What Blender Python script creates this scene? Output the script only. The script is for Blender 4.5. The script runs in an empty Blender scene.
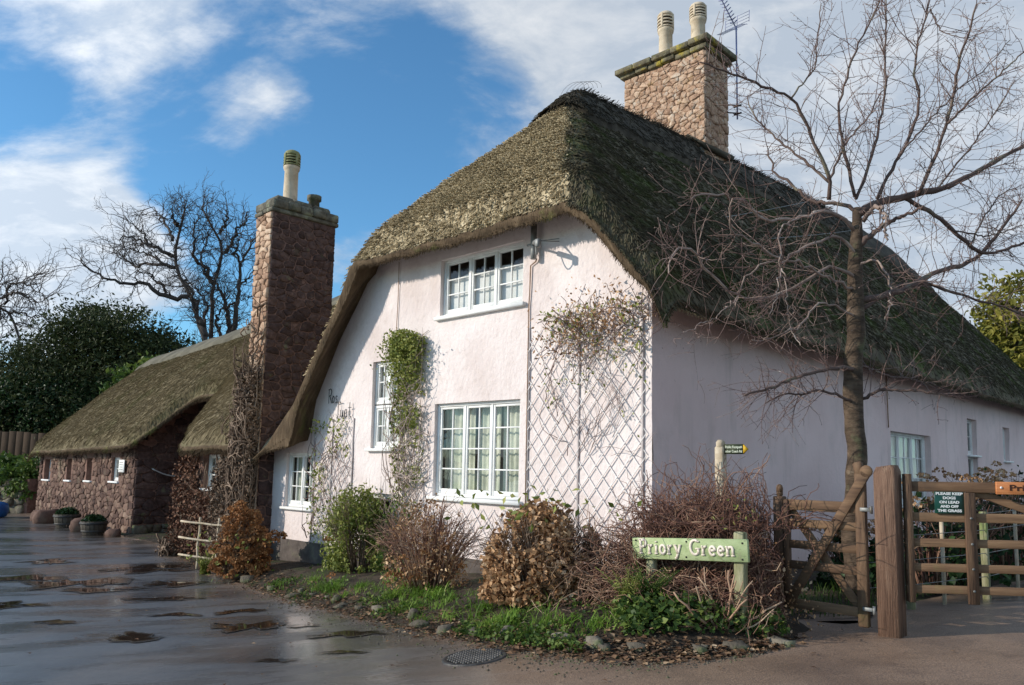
import bpy, bmesh, math, random
import numpy as np
from mathutils import Vector, Matrix
rng = np.random.default_rng(7)
random.seed(7)
SC = bpy.context.scene
COL = SC.collection
rad = math.radians
# ------------------------------------------------------------------ camera
cam = bpy.data.cameras.new('camera')
camo = bpy.data.objects.new('camera', cam)
COL.objects.link(camo)
cam.sensor_width = 36.0
cam.lens = 36.0 * 780 / 1024
cam.shift_y = 34.5 / 1024
cam.clip_start = 0.05
cam.clip_end = 3000
camo.matrix_world = (Matrix.Translation((0, 0, 1.6)) @ Matrix.Rotation(math.pi / 2 + math.atan(.114), 4, 'X')
                     @ Matrix.Rotation(rad(1.15), 4, 'Z'))
SC.camera = camo
# ------------------------------------------------------------------ light
SUN_EL = 22.0
hx, hy = -.985, -.17
hl = math.hypot(hx, hy)
SUNV = Vector((hx / hl * math.cos(rad(SUN_EL)), hy / hl * math.cos(rad(SUN_EL)), math.sin(rad(SUN_EL))))
sl = bpy.data.lights.new('sun', 'SUN')
sl.energy = 3.9
sl.angle = rad(.5)
sl.color = (1.0, .915, .80)
so = bpy.data.objects.new('sun', sl)
COL.objects.link(so)
so.rotation_euler = SUNV.to_track_quat('Z', 'Y').to_euler()
so.location = (-30, -10, 30)
SC.view_settings.view_transform = 'Standard'
SC.view_settings.look = 'None'
SC.view_settings.exposure = 0.1
SC.view_settings.gamma = 1.0
SC.view_settings.use_curve_mapping = False

W = bpy.data.worlds.new('World')
SC.world = W
W.use_nodes = True


def build_world():
    nt = W.node_tree
    N = nt.nodes
    Lk = nt.links
    N.clear()
    out = N.new('ShaderNodeOutputWorld')
    bg = N.new('ShaderNodeBackground')
    bg.inputs['Strength'].default_value = 0.132
    Lk.new(bg.outputs[0], out.inputs[0])
    sky = N.new('ShaderNodeTexSky')
    sky.sky_type = 'NISHITA'
    sky.sun_disc = False
    sky.sun_elevation = rad(SUN_EL)
    sky.sun_rotation = math.atan2(SUNV.x, SUNV.y)
    sky.air_density = 1.0
    sky.dust_density = .1
    sky.ozone_density = 3.5
    tc = N.new('ShaderNodeTexCoord')

    def math_(op, a, b=None, clamp=False):
        n = N.new('ShaderNodeMath')
        n.operation = op
        n.use_clamp = clamp
        for i, v in enumerate((a, b)):
            if v is None:
                continue
            if isinstance(v, (int, float)):
                n.inputs[i].default_value = v
            else:
                Lk.new(v, n.inputs[i])
        return n.outputs[0]
    # flatten directions on a cloud layer: v = d / (z + .25)
    sep = N.new('ShaderNodeSeparateXYZ')
    Lk.new(tc.outputs['Generated'], sep.inputs[0])
    zz = math_('ADD', math_('MAXIMUM', sep.outputs[2], 0.0), .32)
    comb = N.new('ShaderNodeCombineXYZ')
    Lk.new(math_('DIVIDE', sep.outputs[0], zz), comb.inputs[0])
    Lk.new(math_('DIVIDE', sep.outputs[1], zz), comb.inputs[1])
    mp = N.new('ShaderNodeMapping')
    mp.inputs['Rotation'].default_value = (0, 0, rad(35))
    mp.inputs['Scale'].default_value = (1.0, 1.5, 1.0)
    mp.inputs['Location'].default_value = (3.1, 1.7, 0)
    Lk.new(comb.outputs[0], mp.inputs[0])

    def noise(vec, scale, detail, rough, dist=0.):
        n = N.new('ShaderNodeTexNoise')
        n.inputs['Scale'].default_value = scale
        n.inputs['Detail'].default_value = detail
        n.inputs['Roughness'].default_value = rough
        n.inputs['Distortion'].default_value = dist
        Lk.new(vec, n.inputs['Vector'])
        return n.outputs['Fac']
    n1 = noise(mp.outputs[0], 2.1, 9, .6, .5)
    n2 = noise(mp.outputs[0], 6.5, 7, .62, .3)
    base = math_('ADD', math_('MULTIPLY', n1, .7), math_('MULTIPLY', n2, .3))
    bias = None
    for (d, rin, rout, amt) in CLOUD_BANKS:
        vm = N.new('ShaderNodeVectorMath')
        vm.operation = 'DOT_PRODUCT'
        Lk.new(tc.outputs['Generated'], vm.inputs[0])
        v = Vector(d).normalized()
        vm.inputs[1].default_value = v
        mr = N.new('ShaderNodeMapRange')
        mr.interpolation_type = 'SMOOTHERSTEP'
        mr.inputs['From Min'].default_value = math.cos(rad(rout))
        mr.inputs['From Max'].default_value = math.cos(rad(rin))
        mr.inputs['To Min'].default_value = 0
        mr.inputs['To Max'].default_value = amt
        Lk.new(vm.outputs['Value'], mr.inputs['Value'])
        bias = mr.outputs[0] if bias is None else math_('ADD', bias, mr.outputs[0])
    base = math_('ADD', math_('MULTIPLY', base, 1.7), -.35)
    tot = math_('ADD', base, bias)
    mr = N.new('ShaderNodeMapRange')
    mr.interpolation_type = 'SMOOTHSTEP'
    mr.inputs['From Min'].default_value = .55
    mr.inputs['From Max'].default_value = .98
    Lk.new(tot, mr.inputs['Value'])
    # cloud brightness: thick parts a little greyer and bluer
    ramp = N.new('ShaderNodeValToRGB')
    e = ramp.color_ramp.elements
    e[0].position = .46
    e[0].color = (3.7, 4.2, 4.85, 1)
    e[1].position = .80
    e[1].color = (6.3, 6.4, 6.5, 1)
    Lk.new(n2, ramp.inputs[0])
    mix = N.new('ShaderNodeMix')
    mix.data_type = 'RGBA'
    Lk.new(math_('MULTIPLY', mr.outputs[0], .93), mix.inputs[0])
    tint = N.new('ShaderNodeMix')
    tint.data_type = 'RGBA'
    tint.blend_type = 'MULTIPLY'
    tint.inputs[0].default_value = 1
    tint.inputs[7].default_value = SKY_TINT
    Lk.new(sky.outputs[0], tint.inputs[6])
    Lk.new(tint.outputs[2], mix.inputs[6])
    # clouds nearer the sun are brighter lit
    vs = N.new('ShaderNodeVectorMath')
    vs.operation = 'DOT_PRODUCT'
    Lk.new(tc.outputs['Generated'], vs.inputs[0])
    vs.inputs[1].default_value = SUNV
    sm = N.new('ShaderNodeMapRange')
    sm.interpolation_type = 'SMOOTHSTEP'
    sm.inputs['From Min'].default_value = .0
    sm.inputs['From Max'].default_value = .75
    sm.inputs['To Min'].default_value = 1.0
    sm.inputs['To Max'].default_value = 1.5
    Lk.new(vs.outputs['Value'], sm.inputs['Value'])
    br = N.new('ShaderNodeVectorMath')
    br.operation = 'SCALE'
    Lk.new(ramp.outputs[0], br.inputs[0])
    Lk.new(sm.outputs[0], br.inputs['Scale'])
    Lk.new(br.outputs[0], mix.inputs[7])
    Lk.new(mix.outputs[2], bg.inputs['Color'])


# banks of cloud: direction, full inside (deg), gone outside (deg), amount
SKY_TINT = (.82, 1.22, 1.32, 1)
CLOUD_BANKS = [
    ((-.371, .809, .457), 1, 12, .17), ((-.473, .759, .470), 2, 10, .17), ((-.294, .873, .390), .5, 5, .24),
    ((-.489, .834, .234), 1, 9, .34), ((-.540, .817, .203), 2, 10, .34), ((-.438, .870, .215), 1, 6, .26), ((-.204, .942, .268), .5, 4.5, .26),
    ((-.022, .854, .521), 3, 16, .24), ((.275, .841, .465), 9, 26, .34), ((.479, .833, .279), 9, 28, .40), ((.75, -.45, .35), 45, 95, .34),  # last bank lies unseen behind the camera, added to neutralise the blue shade
    ((-.106, .927, .360), 3, 12, -.26), ((-.335, .884, .327), 2, 9, -.22), ((-.52, .80, .345), 1, 6, -.14)
    , ((-1., .02, .22), 12, 42, .32)  # unseen bank added at the left to whiten window reflections

]
build_world()

# ------------------------------------------------------------------ frames
# house frame: s runs left along the front wall, t runs back along the side wall, C is the near corner
CX, CY = 1.6252, 9.0
L2 = np.array([-.71822, .69582, 0.])
R2 = np.array([.69582, .71822, 0.])
C0 = np.array([CX, CY, 0.])


def H(s, t, z):
    s = np.asarray(s, float)
    t = np.asarray(t, float)
    z = np.asarray(z, float)
    s, t, z = np.broadcast_arrays(s, t, z)
    out = C0 + s[..., None] * L2 + t[..., None] * R2
    out = out.copy()
    out[..., 2] = z
    return out


def st(X, Y):
    dx = X - CX
    dy = Y - CY
    return dx * L2[0] + dy * L2[1], dx * R2[0] + dy * R2[1]


EDGE = np.array([(-60., 76.), (-40.0, 53.5), (-21.58, 33.53), (-18.83, 31.51), (-14.33, 26.49), (-11.08, 22.91), (-8.75, 20.23), (-6.82, 16.81),
                 (-4.92, 13.89), (-3.76, 12.15), (-2.77, 10.71), (-1.87, 9.55), (-1.13, 8.51), (-0.55, 7.79),
                 (-0.06, 7.15), (0.36, 6.73), (0.75, 6.45), (1.2, 6.3), (1.68, 6.36), (2.25, 6.62), (2.62, 7.2)])


def smooth01(x):
    x = np.clip(x, 0, 1)
    return x * x * (3 - 2 * x)


def groundz(X, Y=None):
    X = np.clip(np.asarray(X, float), -400, 14)
    a = -0.75 * (1 - np.exp(np.minimum(X, 0) / 6))
    Xp = np.maximum(X, 0)
    return np.where(X < 0, a, .03 * Xp + .095 * (1 - np.exp(-Xp)))


def edge_dist(X, Y, poly=None):
    poly = EDGE if poly is None else poly
    """distance from the road edge, positive towards the house"""
    X = np.asarray(X, float)
    Y = np.asarray(Y, float)
    best = np.full(X.shape, 1e9)
    sign = np.zeros(X.shape)
    for a, b in zip(poly[:-1], poly[1:]):
        d = b - a
        l2 = d @ d
        u = np.clip(((X - a[0]) * d[0] + (Y - a[1]) * d[1]) / l2, 0, 1)
        px = a[0] + u * d[0]
        py = a[1] + u * d[1]
        dd = np.hypot(X - px, Y - py)
        cr = d[0] * (Y - a[1]) - d[1] * (X - a[0])
        m = dd < best
        best = np.where(m, dd, best)
        sign = np.where(m, np.sign(cr), sign)
    return best * sign


def vnoise(x, y, seed=0):
    """smooth value noise, vectorised"""
    xi = np.floor(x).astype(np.int64)
    yi = np.floor(y).astype(np.int64)
    fx = x - xi
    fy = y - yi
    fx = fx * fx * (3 - 2 * fx)
    fy = fy * fy * (3 - 2 * fy)

    def h(a, b):
        n = (a * 374761393 + b * 668265263 + seed * 1274126177) & 0x7fffffff
        n = ((n ^ (n >> 13)) * 1274126177) & 0x7fffffff
        return (n & 0xffff) / 65535.
    return (h(xi, yi) * (1 - fx) + h(xi + 1, yi) * fx) * (1 - fy) + (h(xi, yi + 1) * (1 - fx) + h(xi + 1, yi + 1) * fx) * fy


def fbm(x, y, seed=0, o=3):
    r = 0
    a = .5
    for i in range(o):
        r = r + a * (vnoise(x * 2 ** i, y * 2 ** i, seed + i) - .5)
        a *= .5
    return r


def bed_h(X, Y):
    d = edge_dist(X, Y)
    s, t = st(X, Y)
    m = .16 * smooth01(d / .9) * smooth01((9.6 - s) / .8) * smooth01((2.75 - X) / .4) * np.where(t < .6, 1, 0)
    return np.where(d > 0, m + .02 * smooth01(d / .2) + .03 * fbm(X * 3, Y * 3, 5) * smooth01(d / .3), 0)


def gz(X, Y):
    return groundz(X) + bed_h(X, Y)


# ------------------------------------------------------------------ materials
MATS = {}


def M(name, ramp, scale=4., detail=5., nrough=.6, stretch=(1, 1, 1), var=None, vw=.5, rough=.85, rvar=0., bump=.3, bscale=40.,
      bdist=.01, spec=.3, metal=0., spots=(), trans=0., bstretch=None):
    m = bpy.data.materials.new(name)
    m.use_nodes = True
    nt = m.node_tree
    N = nt.nodes
    Lk = nt.links
    bs = N['Principled BSDF']
    tc = N.new('ShaderNodeTexCoord')

    def mapped(stt):
        if tuple(stt) == (1, 1, 1):
            return tc.outputs['Object']
        mp = N.new('ShaderNodeMapping')
        mp.inputs['Scale'].default_value = stt
        Lk.new(tc.outputs['Object'], mp.inputs[0])
        return mp.outputs[0]

    def noise(sc, de, st_):
        n = N.new('ShaderNodeTexNoise')
        n.inputs['Scale'].default_value = sc
        n.inputs['Detail'].default_value = de
        n.inputs['Roughness'].default_value = nrough
        Lk.new(mapped(st_), n.inputs['Vector'])
        return n.outputs['Fac']
    fac = noise(scale, detail, stretch)
    ctr = N.new('ShaderNodeMapRange')
    ctr.inputs['From Min'].default_value = .25
    ctr.inputs['From Max'].default_value = .75
    Lk.new(fac, ctr.inputs['Value'])
    fac = ctr.outputs[0]
    if var:
        if var == 'attr':
            a = N.new('ShaderNodeAttribute')
            a.attribute_name = 'rnd'
            v = a.outputs['Fac']
        else:
            a = N.new('ShaderNodeObjectInfo')
            v = a.outputs['Random']
        mx = N.new('ShaderNodeMix')
        mx.inputs[0].default_value = vw
        Lk.new(fac, mx.inputs[2])
        Lk.new(v, mx.inputs[3])
        fac = mx.outputs[0]
    r = N.new('ShaderNodeValToRGB')
    els = r.color_ramp.elements
    while len(els) < len(ramp):
        els.new(.5)
    for el, (p, c) in zip(els, ramp):
        el.position = p
        el.color = (*c, 1)
    Lk.new(fac, r.inputs[0])
    colr = r.outputs[0]
    for (c, sc, lo, hi, amt, *sst) in spots:
        nf = noise(sc, 5., sst[0] if sst else (1, 1, 1))
        mr = N.new('ShaderNodeMapRange')
        mr.inputs['From Min'].default_value = lo
        mr.inputs['From Max'].default_value = hi
        mr.inputs['To Max'].default_value = amt
        Lk.new(nf, mr.inputs['Value'])
        mx = N.new('ShaderNodeMix')
        mx.data_type = 'RGBA'
        Lk.new(mr.outputs[0], mx.inputs[0])
        Lk.new(colr, mx.inputs[6])
        mx.inputs[7].default_value = (*c, 1)
        colr = mx.outputs[2]
    Lk.new(colr, bs.inputs['Base Color'])
    bs.inputs['Roughness'].default_value = rough
    if rvar:
        mr = N.new('ShaderNodeMapRange')
        mr.inputs['To Min'].default_value = rough - rvar
        mr.inputs['To Max'].default_value = rough + rvar
        Lk.new(noise(scale * .7, 4, (1, 1, 1)), mr.inputs['Value'])
        Lk.new(mr.outputs[0], bs.inputs['Roughness'])
    bs.inputs['Specular IOR Level'].default_value = spec
    bs.inputs['Metallic'].default_value = metal
    if bump:
        b = N.new('ShaderNodeBump')
        b.inputs['Strength'].default_value = bump
        b.inputs['Distance'].default_value = bdist
        Lk.new(noise(bscale, 4, bstretch or stretch), b.inputs['Height'])
        Lk.new(b.outputs[0], bs.inputs['Normal'])
    if trans:
        tr = N.new('ShaderNodeBsdfTranslucent')
        Lk.new(colr, tr.inputs['Color'])
        ms = N.new('ShaderNodeMixShader')
        ms.inputs[0].default_value = trans
        Lk.new(bs.outputs[0], ms.inputs[1])
        Lk.new(tr.outputs[0], ms.inputs[2])
        Lk.new(ms.outputs[0], N['Material Output'].inputs[0])
    MATS[name] = m
    return m


def glass_mat():
    m = bpy.data.materials.new('window_glass')
    m.use_nodes = True
    N = m.node_tree.nodes
    Lk = m.node_tree.links
    N.clear()
    out = N.new('ShaderNodeOutputMaterial')
    tr = N.new('ShaderNodeBsdfTransparent')
    tr.inputs[0].default_value = (.97, .97, .96, 1)
    gl = N.new('ShaderNodeBsdfGlossy')
    gl.inputs['Roughness'].default_value = .015
    tcn = N.new('ShaderNodeTexCoord')
    nz = N.new('ShaderNodeTexNoise')
    nz.inputs['Scale'].default_value = 3.
    Lk.new(tcn.outputs['Object'], nz.inputs['Vector'])
    bp = N.new('ShaderNodeBump')
    bp.inputs['Strength'].default_value = .25
    bp.inputs['Distance'].default_value = .01
    Lk.new(nz.outputs['Fac'], bp.inputs['Height'])
    Lk.new(bp.outputs[0], gl.inputs['Normal'])
    lw = N.new('ShaderNodeLayerWeight')
    lw.inputs['Blend'].default_value = .5
    fr = N.new('ShaderNodeMath')            # Schlick, the same from both sides of the pane
    fr.operation = 'POWER'
    Lk.new(lw.outputs['Facing'], fr.inputs[0])
    fr.inputs[1].default_value = 5.
    ad = N.new('ShaderNodeMath')
    ad.operation = 'MULTIPLY_ADD'
    ad.inputs[1].default_value = .9
    ad.inputs[2].default_value = .09
    ad.use_clamp = True
    Lk.new(fr.outputs[0], ad.inputs[0])
    ms = N.new('ShaderNodeMixShader')
    Lk.new(ad.outputs[0], ms.inputs[0])
    Lk.new(tr.outputs[0], ms.inputs[1])
    Lk.new(gl.outputs[0], ms.inputs[2])
    Lk.new(ms.outputs[0], out.inputs[0])
    return m


GLASS = glass_mat()
PLASTER = M('pink_plaster', [(.2, (.66, .565, .535)), (.55, (.74, .655, .63)), (.85, (.79, .71, .685))], scale=1.3, rough=.93, bump=.8, bscale=15,
            bdist=.022, stretch=(1, 1, .8), spots=[((.56, .47, .43), 5.5, .58, .72, .5), ((.50, .43, .38), 17., .66, .74, .5)])
PLASTER2 = M('pink_plaster_warm_fill', [(.2, (.76, .595, .575)), (.55, (.82, .655, .635)), (.85, (.86, .70, .68))], scale=.8, rough=.93, bump=.5, bscale=16,  # same paint as the front, albedo warmed and raised to stand for bounce light
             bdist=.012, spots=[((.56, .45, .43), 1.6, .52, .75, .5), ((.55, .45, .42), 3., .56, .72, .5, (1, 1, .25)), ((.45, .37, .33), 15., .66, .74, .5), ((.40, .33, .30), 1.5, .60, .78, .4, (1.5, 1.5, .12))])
PLINTH = M('dark_plinth_paint', [(.2, (.06, .05, .045)), (.7, (.12, .10, .09))], rough=.9, bump=.5, spots=[((.2, .2, .13), 6., .55, .7, .5)])
WHITE = M('white_gloss_paint', [(.3, (.74, .74, .72)), (.7, (.82, .82, .80))], rough=.45, bump=.1, spots=[((.45, .45, .40), 14., .64, .72, .35)])
CURT = M('cream_curtain_cloth', [(.3, (.48, .52, .42)), (.7, (.64, .67, .56))], rough=.95, bump=.2, trans=.08)
NET = M('pale_blind_cloth', [(.3, (.66, .68, .66)), (.7, (.74, .75, .73))], rough=.95, bump=.1, trans=.06)
ROOM = M('dim_room', [(.3, (.10, .09, .08)), (.7, (.16, .15, .13))], rough=.95, bump=0)
THATCH_TAN = M('weathered_reed', [(.0, (.045, .034, .020)), (.30, (.19, .15, .088)), (.6, (.42, .34, .21)), (1., (.68, .58, .40))], scale=2.2, var='attr', vw=.65,
               rough=.95, bump=.5, bscale=60, spots=[((.26, .235, .13), 1.3, .54, .70, .3)])
THATCH_MOSS = M('mossy_reed', [(.0, (.028, .024, .016)), (.4, (.078, .066, .042)), (.75, (.135, .115, .072)), (1., (.22, .19, .125))], scale=1.6, var='attr', vw=.6,
                rough=.97, bump=.5, bscale=60, spots=[((.075, .105, .022), 1.1, .50, .64, .75), ((.055, .075, .018), 3.2, .54, .70, .6)])
THATCH_OLD = M('old_brown_thatch', [(.0, (.055, .042, .022)), (.4, (.125, .098, .052)), (.75, (.19, .152, .085)), (1., (.27, .225, .135))], scale=1.8, var='attr', vw=.6,
               rough=.97, bump=.5, bscale=60, stretch=(1, 1, 1), spots=[((.095, .095, .035), .8, .52, .68, .5)])
THATCH_RIDGE = M('dark_ridge_thatch', [(.0, (.022, .018, .013)), (.5, (.055, .047, .034)), (1., (.13, .115, .085))], scale=3., var='attr', vw=.6, rough=.97, bump=.6)
THATCH_CUT = M('cut_thatch_ends', [(.0, (.035, .022, .012)), (.5, (.10, .067, .038)), (1., (.19, .135, .082))], scale=14., stretch=(1, 1, .2), var='attr', vw=.5, rough=.97, bump=1.,
               bscale=45, bdist=.03, bstretch=(1, 1, .12), spots=[((.15, .18, .04), 1.1, .60, .70, .7), ((.05, .035, .02), 2., .55, .7, .5)])
MORTAR = M('red_earth_mortar', [(.2, (.32, .21, .15)), (.8, (.46, .32, .24))], scale=9, rough=.98, bump=.8, bscale=50)
MORTAR_D = M('dark_mortar', [(.2, (.15, .085, .065)), (.8, (.25, .15, .12))], scale=9, rough=.98, bump=.8, bscale=50)
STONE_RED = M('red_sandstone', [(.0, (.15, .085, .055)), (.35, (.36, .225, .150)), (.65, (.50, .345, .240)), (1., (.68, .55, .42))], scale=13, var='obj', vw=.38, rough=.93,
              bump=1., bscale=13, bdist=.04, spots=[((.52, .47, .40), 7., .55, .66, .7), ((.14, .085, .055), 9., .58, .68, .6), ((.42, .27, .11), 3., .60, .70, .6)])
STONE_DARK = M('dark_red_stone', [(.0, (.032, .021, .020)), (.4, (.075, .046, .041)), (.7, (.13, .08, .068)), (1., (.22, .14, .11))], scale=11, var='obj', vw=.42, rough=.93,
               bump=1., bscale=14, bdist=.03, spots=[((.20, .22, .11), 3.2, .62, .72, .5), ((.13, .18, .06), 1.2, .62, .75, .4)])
STONE_FACE = M('red_rubble_facing', [(.0, (.04, .023, .019)), (.4, (.105, .060, .046)), (.7, (.18, .112, .085)), (1., (.31, .23, .17))], scale=6, var='attr', vw=.65, rough=.93,
               bump=.8, bscale=35, bdist=.015, spots=[((.18, .17, .11), 1.4, .58, .72, .4)])
STONE_GREY = M('grey_lichen_stone', [(.0, (.06, .05, .04)), (.5, (.14, .12, .09)), (1., (.30, .26, .20))], scale=8, var='obj', vw=.5, rough=.93, bump=.8, bscale=30,
               bdist=.02, spots=[((.10, .14, .04), 3., .50, .64, .7)])
CAPSTONE = M('lichened_capstone', [(.0, (.06, .05, .035)), (.5, (.16, .14, .09)), (1., (.28, .26, .16))], scale=7, rough=.95, bump=.9, bscale=25, bdist=.02,
             spots=[((.42, .33, .05), 3., .52, .62, .85), ((.07, .09, .03), 5., .56, .66, .7)])
CAPDARK = M('mossy_grey_capstone', [(.0, (.06, .055, .045)), (.5, (.14, .13, .10)), (1., (.25, .24, .19))], scale=7, rough=.95, bump=.9, bscale=25, bdist=.02,
            spots=[((.30, .32, .22), 5., .58, .66, .7), ((.08, .10, .04), 3., .56, .66, .6)])
POT = M('buff_chimney_clay', [(.2, (.50, .40, .28)), (.8, (.66, .56, .42))], scale=6, rough=.85, bump=.2, spots=[((.26, .22, .15), 7., .58, .72, .6)])
POT_MOSS = M('mossy_pot_clay', [(.2, (.18, .19, .08)), (.8, (.33, .32, .17))], scale=9, rough=.9, bump=.3)
SOOT = M('soot_black', [(.2, (.012, .011, .010)), (.8, (.03, .027, .025))], rough=.95, bump=.2)
IRON = M('dark_iron', [(.2, (.03, .03, .032)), (.8, (.07, .068, .065))], rough=.6, bump=.2, metal=.3)
STUDM = M('worn_stud_iron', [(.2, (.07, .065, .06)), (.8, (.15, .14, .13))], rough=.5, bump=.2, metal=.3)
GALV = M('grey_galvanised_pipe', [(.2, (.15, .155, .15)), (.8, (.30, .305, .295))], rough=.55, bump=.2, metal=.4, spots=[((.13, .10, .07), 9., .56, .66, .7)])
BLUEPOLE = M('blue_grey_aerial_metal', [(.2, (.18, .20, .36)), (.8, (.32, .35, .55))], rough=.45, bump=.1, metal=.3)
GATE = M('brown_gate_oak', [(.0, (.065, .037, .022)), (.4, (.13, .075, .043)), (.75, (.20, .122, .068)), (1., (.28, .18, .105))], scale=2.5, stretch=(1, 1, 14), var='obj', vw=.35, rough=.8,
         bump=.5, bscale=9, bdist=.004, spots=[((.05, .035, .025), 2.5, .55, .72, .5), ((.03, .02, .015), 2., .62, .67, .8, (.8, .8, 18)), ((.14, .17, .05), 2.0, .60, .74, .45)])
POSTW = M('weathered_post_oak', [(.0, (.085, .048, .034)), (.5, (.17, .100, .068)), (1., (.27, .175, .12))], scale=5, stretch=(7, 7, .5), rough=.85, bump=1., bscale=12,
          bdist=.015, spots=[((.025, .017, .013), 6., .59, .645, .9, (6, 6, .22)), ((.16, .18, .05), 2.4, .62, .74, .6), ((.07, .045, .035), 3., .56, .7, .5)])
ALGAE = M('algae_grey_post', [(.0, (.12, .13, .05)), (.5, (.27, .26, .15)), (1., (.42, .40, .28))], scale=5, stretch=(5, 5, .8), rough=.85, bump=.6, bscale=20,
          spots=[((.14, .21, .05), 3., .48, .62, .8), ((.06, .06, .035), 6., .60, .66, .8, (5, 5, .3))])
GREENSIGN = M('pale_green_sign_paint', [(.0, (.24, .32, .13)), (.5, (.36, .44, .22)), (1., (.46, .52, .30))], scale=5, rough=.6, bump=.2,
              spots=[((.13, .19, .05), 4.5, .55, .70, .75), ((.16, .17, .10), 9., .58, .66, .6, (2, 2, 9)), ((.30, .30, .18), 12., .62, .70, .5)])
CREAMLET = M('cream_letter_paint', [(.2, (.62, .52, .42)), (.8, (.78, .70, .60))], rough=.6, bump=.1)
DKGREEN = M('dark_green_enamel', [(.3, (.004, .045, .032)), (.7, (.006, .06, .042))], rough=.35, bump=0, spec=.5)
FPGREEN = M('dark_olive_sign', [(.3, (.03, .04, .02)), (.7, (.05, .065, .03))], rough=.6, bump=.1)
PALELET = M('pale_letter_paint', [(.3, (.55, .60, .48)), (.7, (.66, .70, .58))], rough=.6, bump=0)
WHITELET = M('white_letter_paint', [(.3, (.80, .80, .78)), (.7, (.85, .85, .83))], rough=.5, bump=0)
YELLOW = M('yellow_arrow_paint', [(.3, (.55, .33, .02)), (.7, (.65, .42, .04))], rough=.6, bump=0)
ORANGEW = M('varnished_orange_wood', [(.0, (.38, .13, .045)), (.5, (.50, .19, .07)), (1., (.58, .26, .11))], scale=4, stretch=(2, 2, 18), rough=.45, bump=.2)
BURNT = M('burnt_letter_brown', [(.3, (.05, .018, .010)), (.7, (.08, .03, .016))], rough=.7, bump=0)
LATH = M('white_trellis_lath', [(.2, (.74, .70, .68)), (.8, (.84, .81, .79))], rough=.7, bump=.3, var='obj', vw=.4)
LATH_D = M('weathered_trellis_post', [(.2, (.40, .35, .34)), (.8, (.56, .50, .48))], rough=.8, bump=.3)
BARK = M('cherry_bark', [(.0, (.020, .014, .010)), (.45, (.065, .045, .030)), (.8, (.12, .085, .058)), (1., (.22, .17, .12))], scale=5, stretch=(1, 1, 2.2), rough=.85, bump=1., bscale=8,
         bdist=.03, bstretch=(1, 1, 2.2), spots=[((.12, .14, .07), 3., .58, .70, .6)])
BRANCH = M('grey_branch_bark', [(.0, (.05, .033, .029)), (.5, (.125, .085, .072)), (1., (.28, .22, .18))], scale=3, rough=.8, bump=.5, bscale=30, var='attr', vw=.3,
           spots=[((.20, .21, .13), 3., .56, .68, .6)])
BRANCH_PALE = M('pale_sunlit_bark', [(.0, (.12, .085, .07)), (.5, (.30, .225, .19)), (1., (.52, .44, .38))], scale=3, rough=.8, bump=.5, bscale=30)  # paler copy of the branch bark, sunlight put into the colour
TWIG = M('reddish_twig_bark', [(.0, (.08, .045, .042)), (.5, (.16, .10, .088)), (1., (.36, .27, .23))], scale=2, var='attr', vw=.7, rough=.7, bump=0)
TANGLE = M('dry_bramble_stem', [(.0, (.07, .031, .025)), (.4, (.19, .095, .068)), (.7, (.34, .205, .135)), (1., (.60, .44, .30))], scale=1.5, var='attr', vw=.8, rough=.85, bump=0)
VINE = M('dry_creeper_stem', [(.0, (.055, .036, .025)), (.5, (.17, .115, .080)), (1., (.36, .27, .20))], scale=2.5, var='attr', vw=.75, rough=.9, bump=0)
GATEV = M('brown_gate_oak_upright', [(.0, (.055, .032, .020)), (.4, (.11, .064, .039)), (.75, (.17, .105, .062)), (1., (.24, .155, .095))], scale=6, stretch=(5, 5, .6), var='obj', vw=.35, rough=.8,
          bump=.7, bscale=18, spots=[((.03, .02, .015), 5., .60, .66, .8, (5, 5, .35)), ((.14, .17, .05), 2.0, .58, .74, .5)])
DRYLEAF = M('dry_brown_leaf', [(.0, (.12, .058, .026)), (.4, (.37, .205, .098)), (.75, (.60, .38, .21)), (1., (.78, .60, .40))], scale=3, var='attr', vw=.8, rough=.8, bump=0, trans=.2)
RUST = M('rust_flower_head', [(.0, (.12, .045, .018)), (.45, (.30, .135, .052)), (.8, (.45, .235, .10)), (1., (.58, .36, .18))], scale=3, var='attr', vw=.8, rough=.85, bump=0, trans=.2)
LEAF = M('bush_leaf', [(.0, (.022, .045, .010)), (.4, (.06, .115, .020)), (.75, (.14, .20, .040)), (1., (.29, .33, .085))], scale=2, var='attr', vw=.8, rough=.55, bump=0, trans=.3)
LEAF_LIME = M('climber_leaf', [(.0, (.08, .11, .022)), (.45, (.22, .26, .055)), (.8, (.38, .40, .11)), (1., (.55, .54, .22))], scale=2, var='attr', vw=.8, rough=.55, bump=0, trans=.3)
LEAF_YEW = M('dark_yew_leaf', [(.0, (.008, .014, .005)), (.5, (.034, .050, .014)), (.85, (.095, .105, .030)), (1., (.19, .18, .055))], scale=.5, var='attr', vw=.7, rough=.7, bump=0, trans=.15)
LEAF_LAUREL = M('laurel_leaf', [(.0, (.008, .020, .008)), (.5, (.020, .050, .016)), (.85, (.045, .10, .025)), (1., (.12, .17, .05))], scale=.6, var='attr', vw=.7, rough=.5, bump=0, trans=.2)
LEAF_YELLOW = M('golden_conifer_leaf', [(.0, (.07, .08, .012)), (.5, (.20, .19, .03)), (1., (.40, .34, .07))], scale=.8, var='attr', vw=.75, rough=.65, bump=0, trans=.3)
LEAF_HEDGE = M('far_hedge_leaf', [(.0, (.035, .035, .015)), (.5, (.085, .080, .030)), (1., (.18, .16, .07))], scale=.5, var='attr', vw=.7, rough=.8, bump=0, trans=.2)
GRASS = M('bright_grass_blade', [(.0, (.045, .10, .010)), (.5, (.16, .29, .035)), (1., (.40, .52, .13))], scale=2, var='attr', vw=.8, rough=.5, bump=0, trans=.35)
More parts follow.
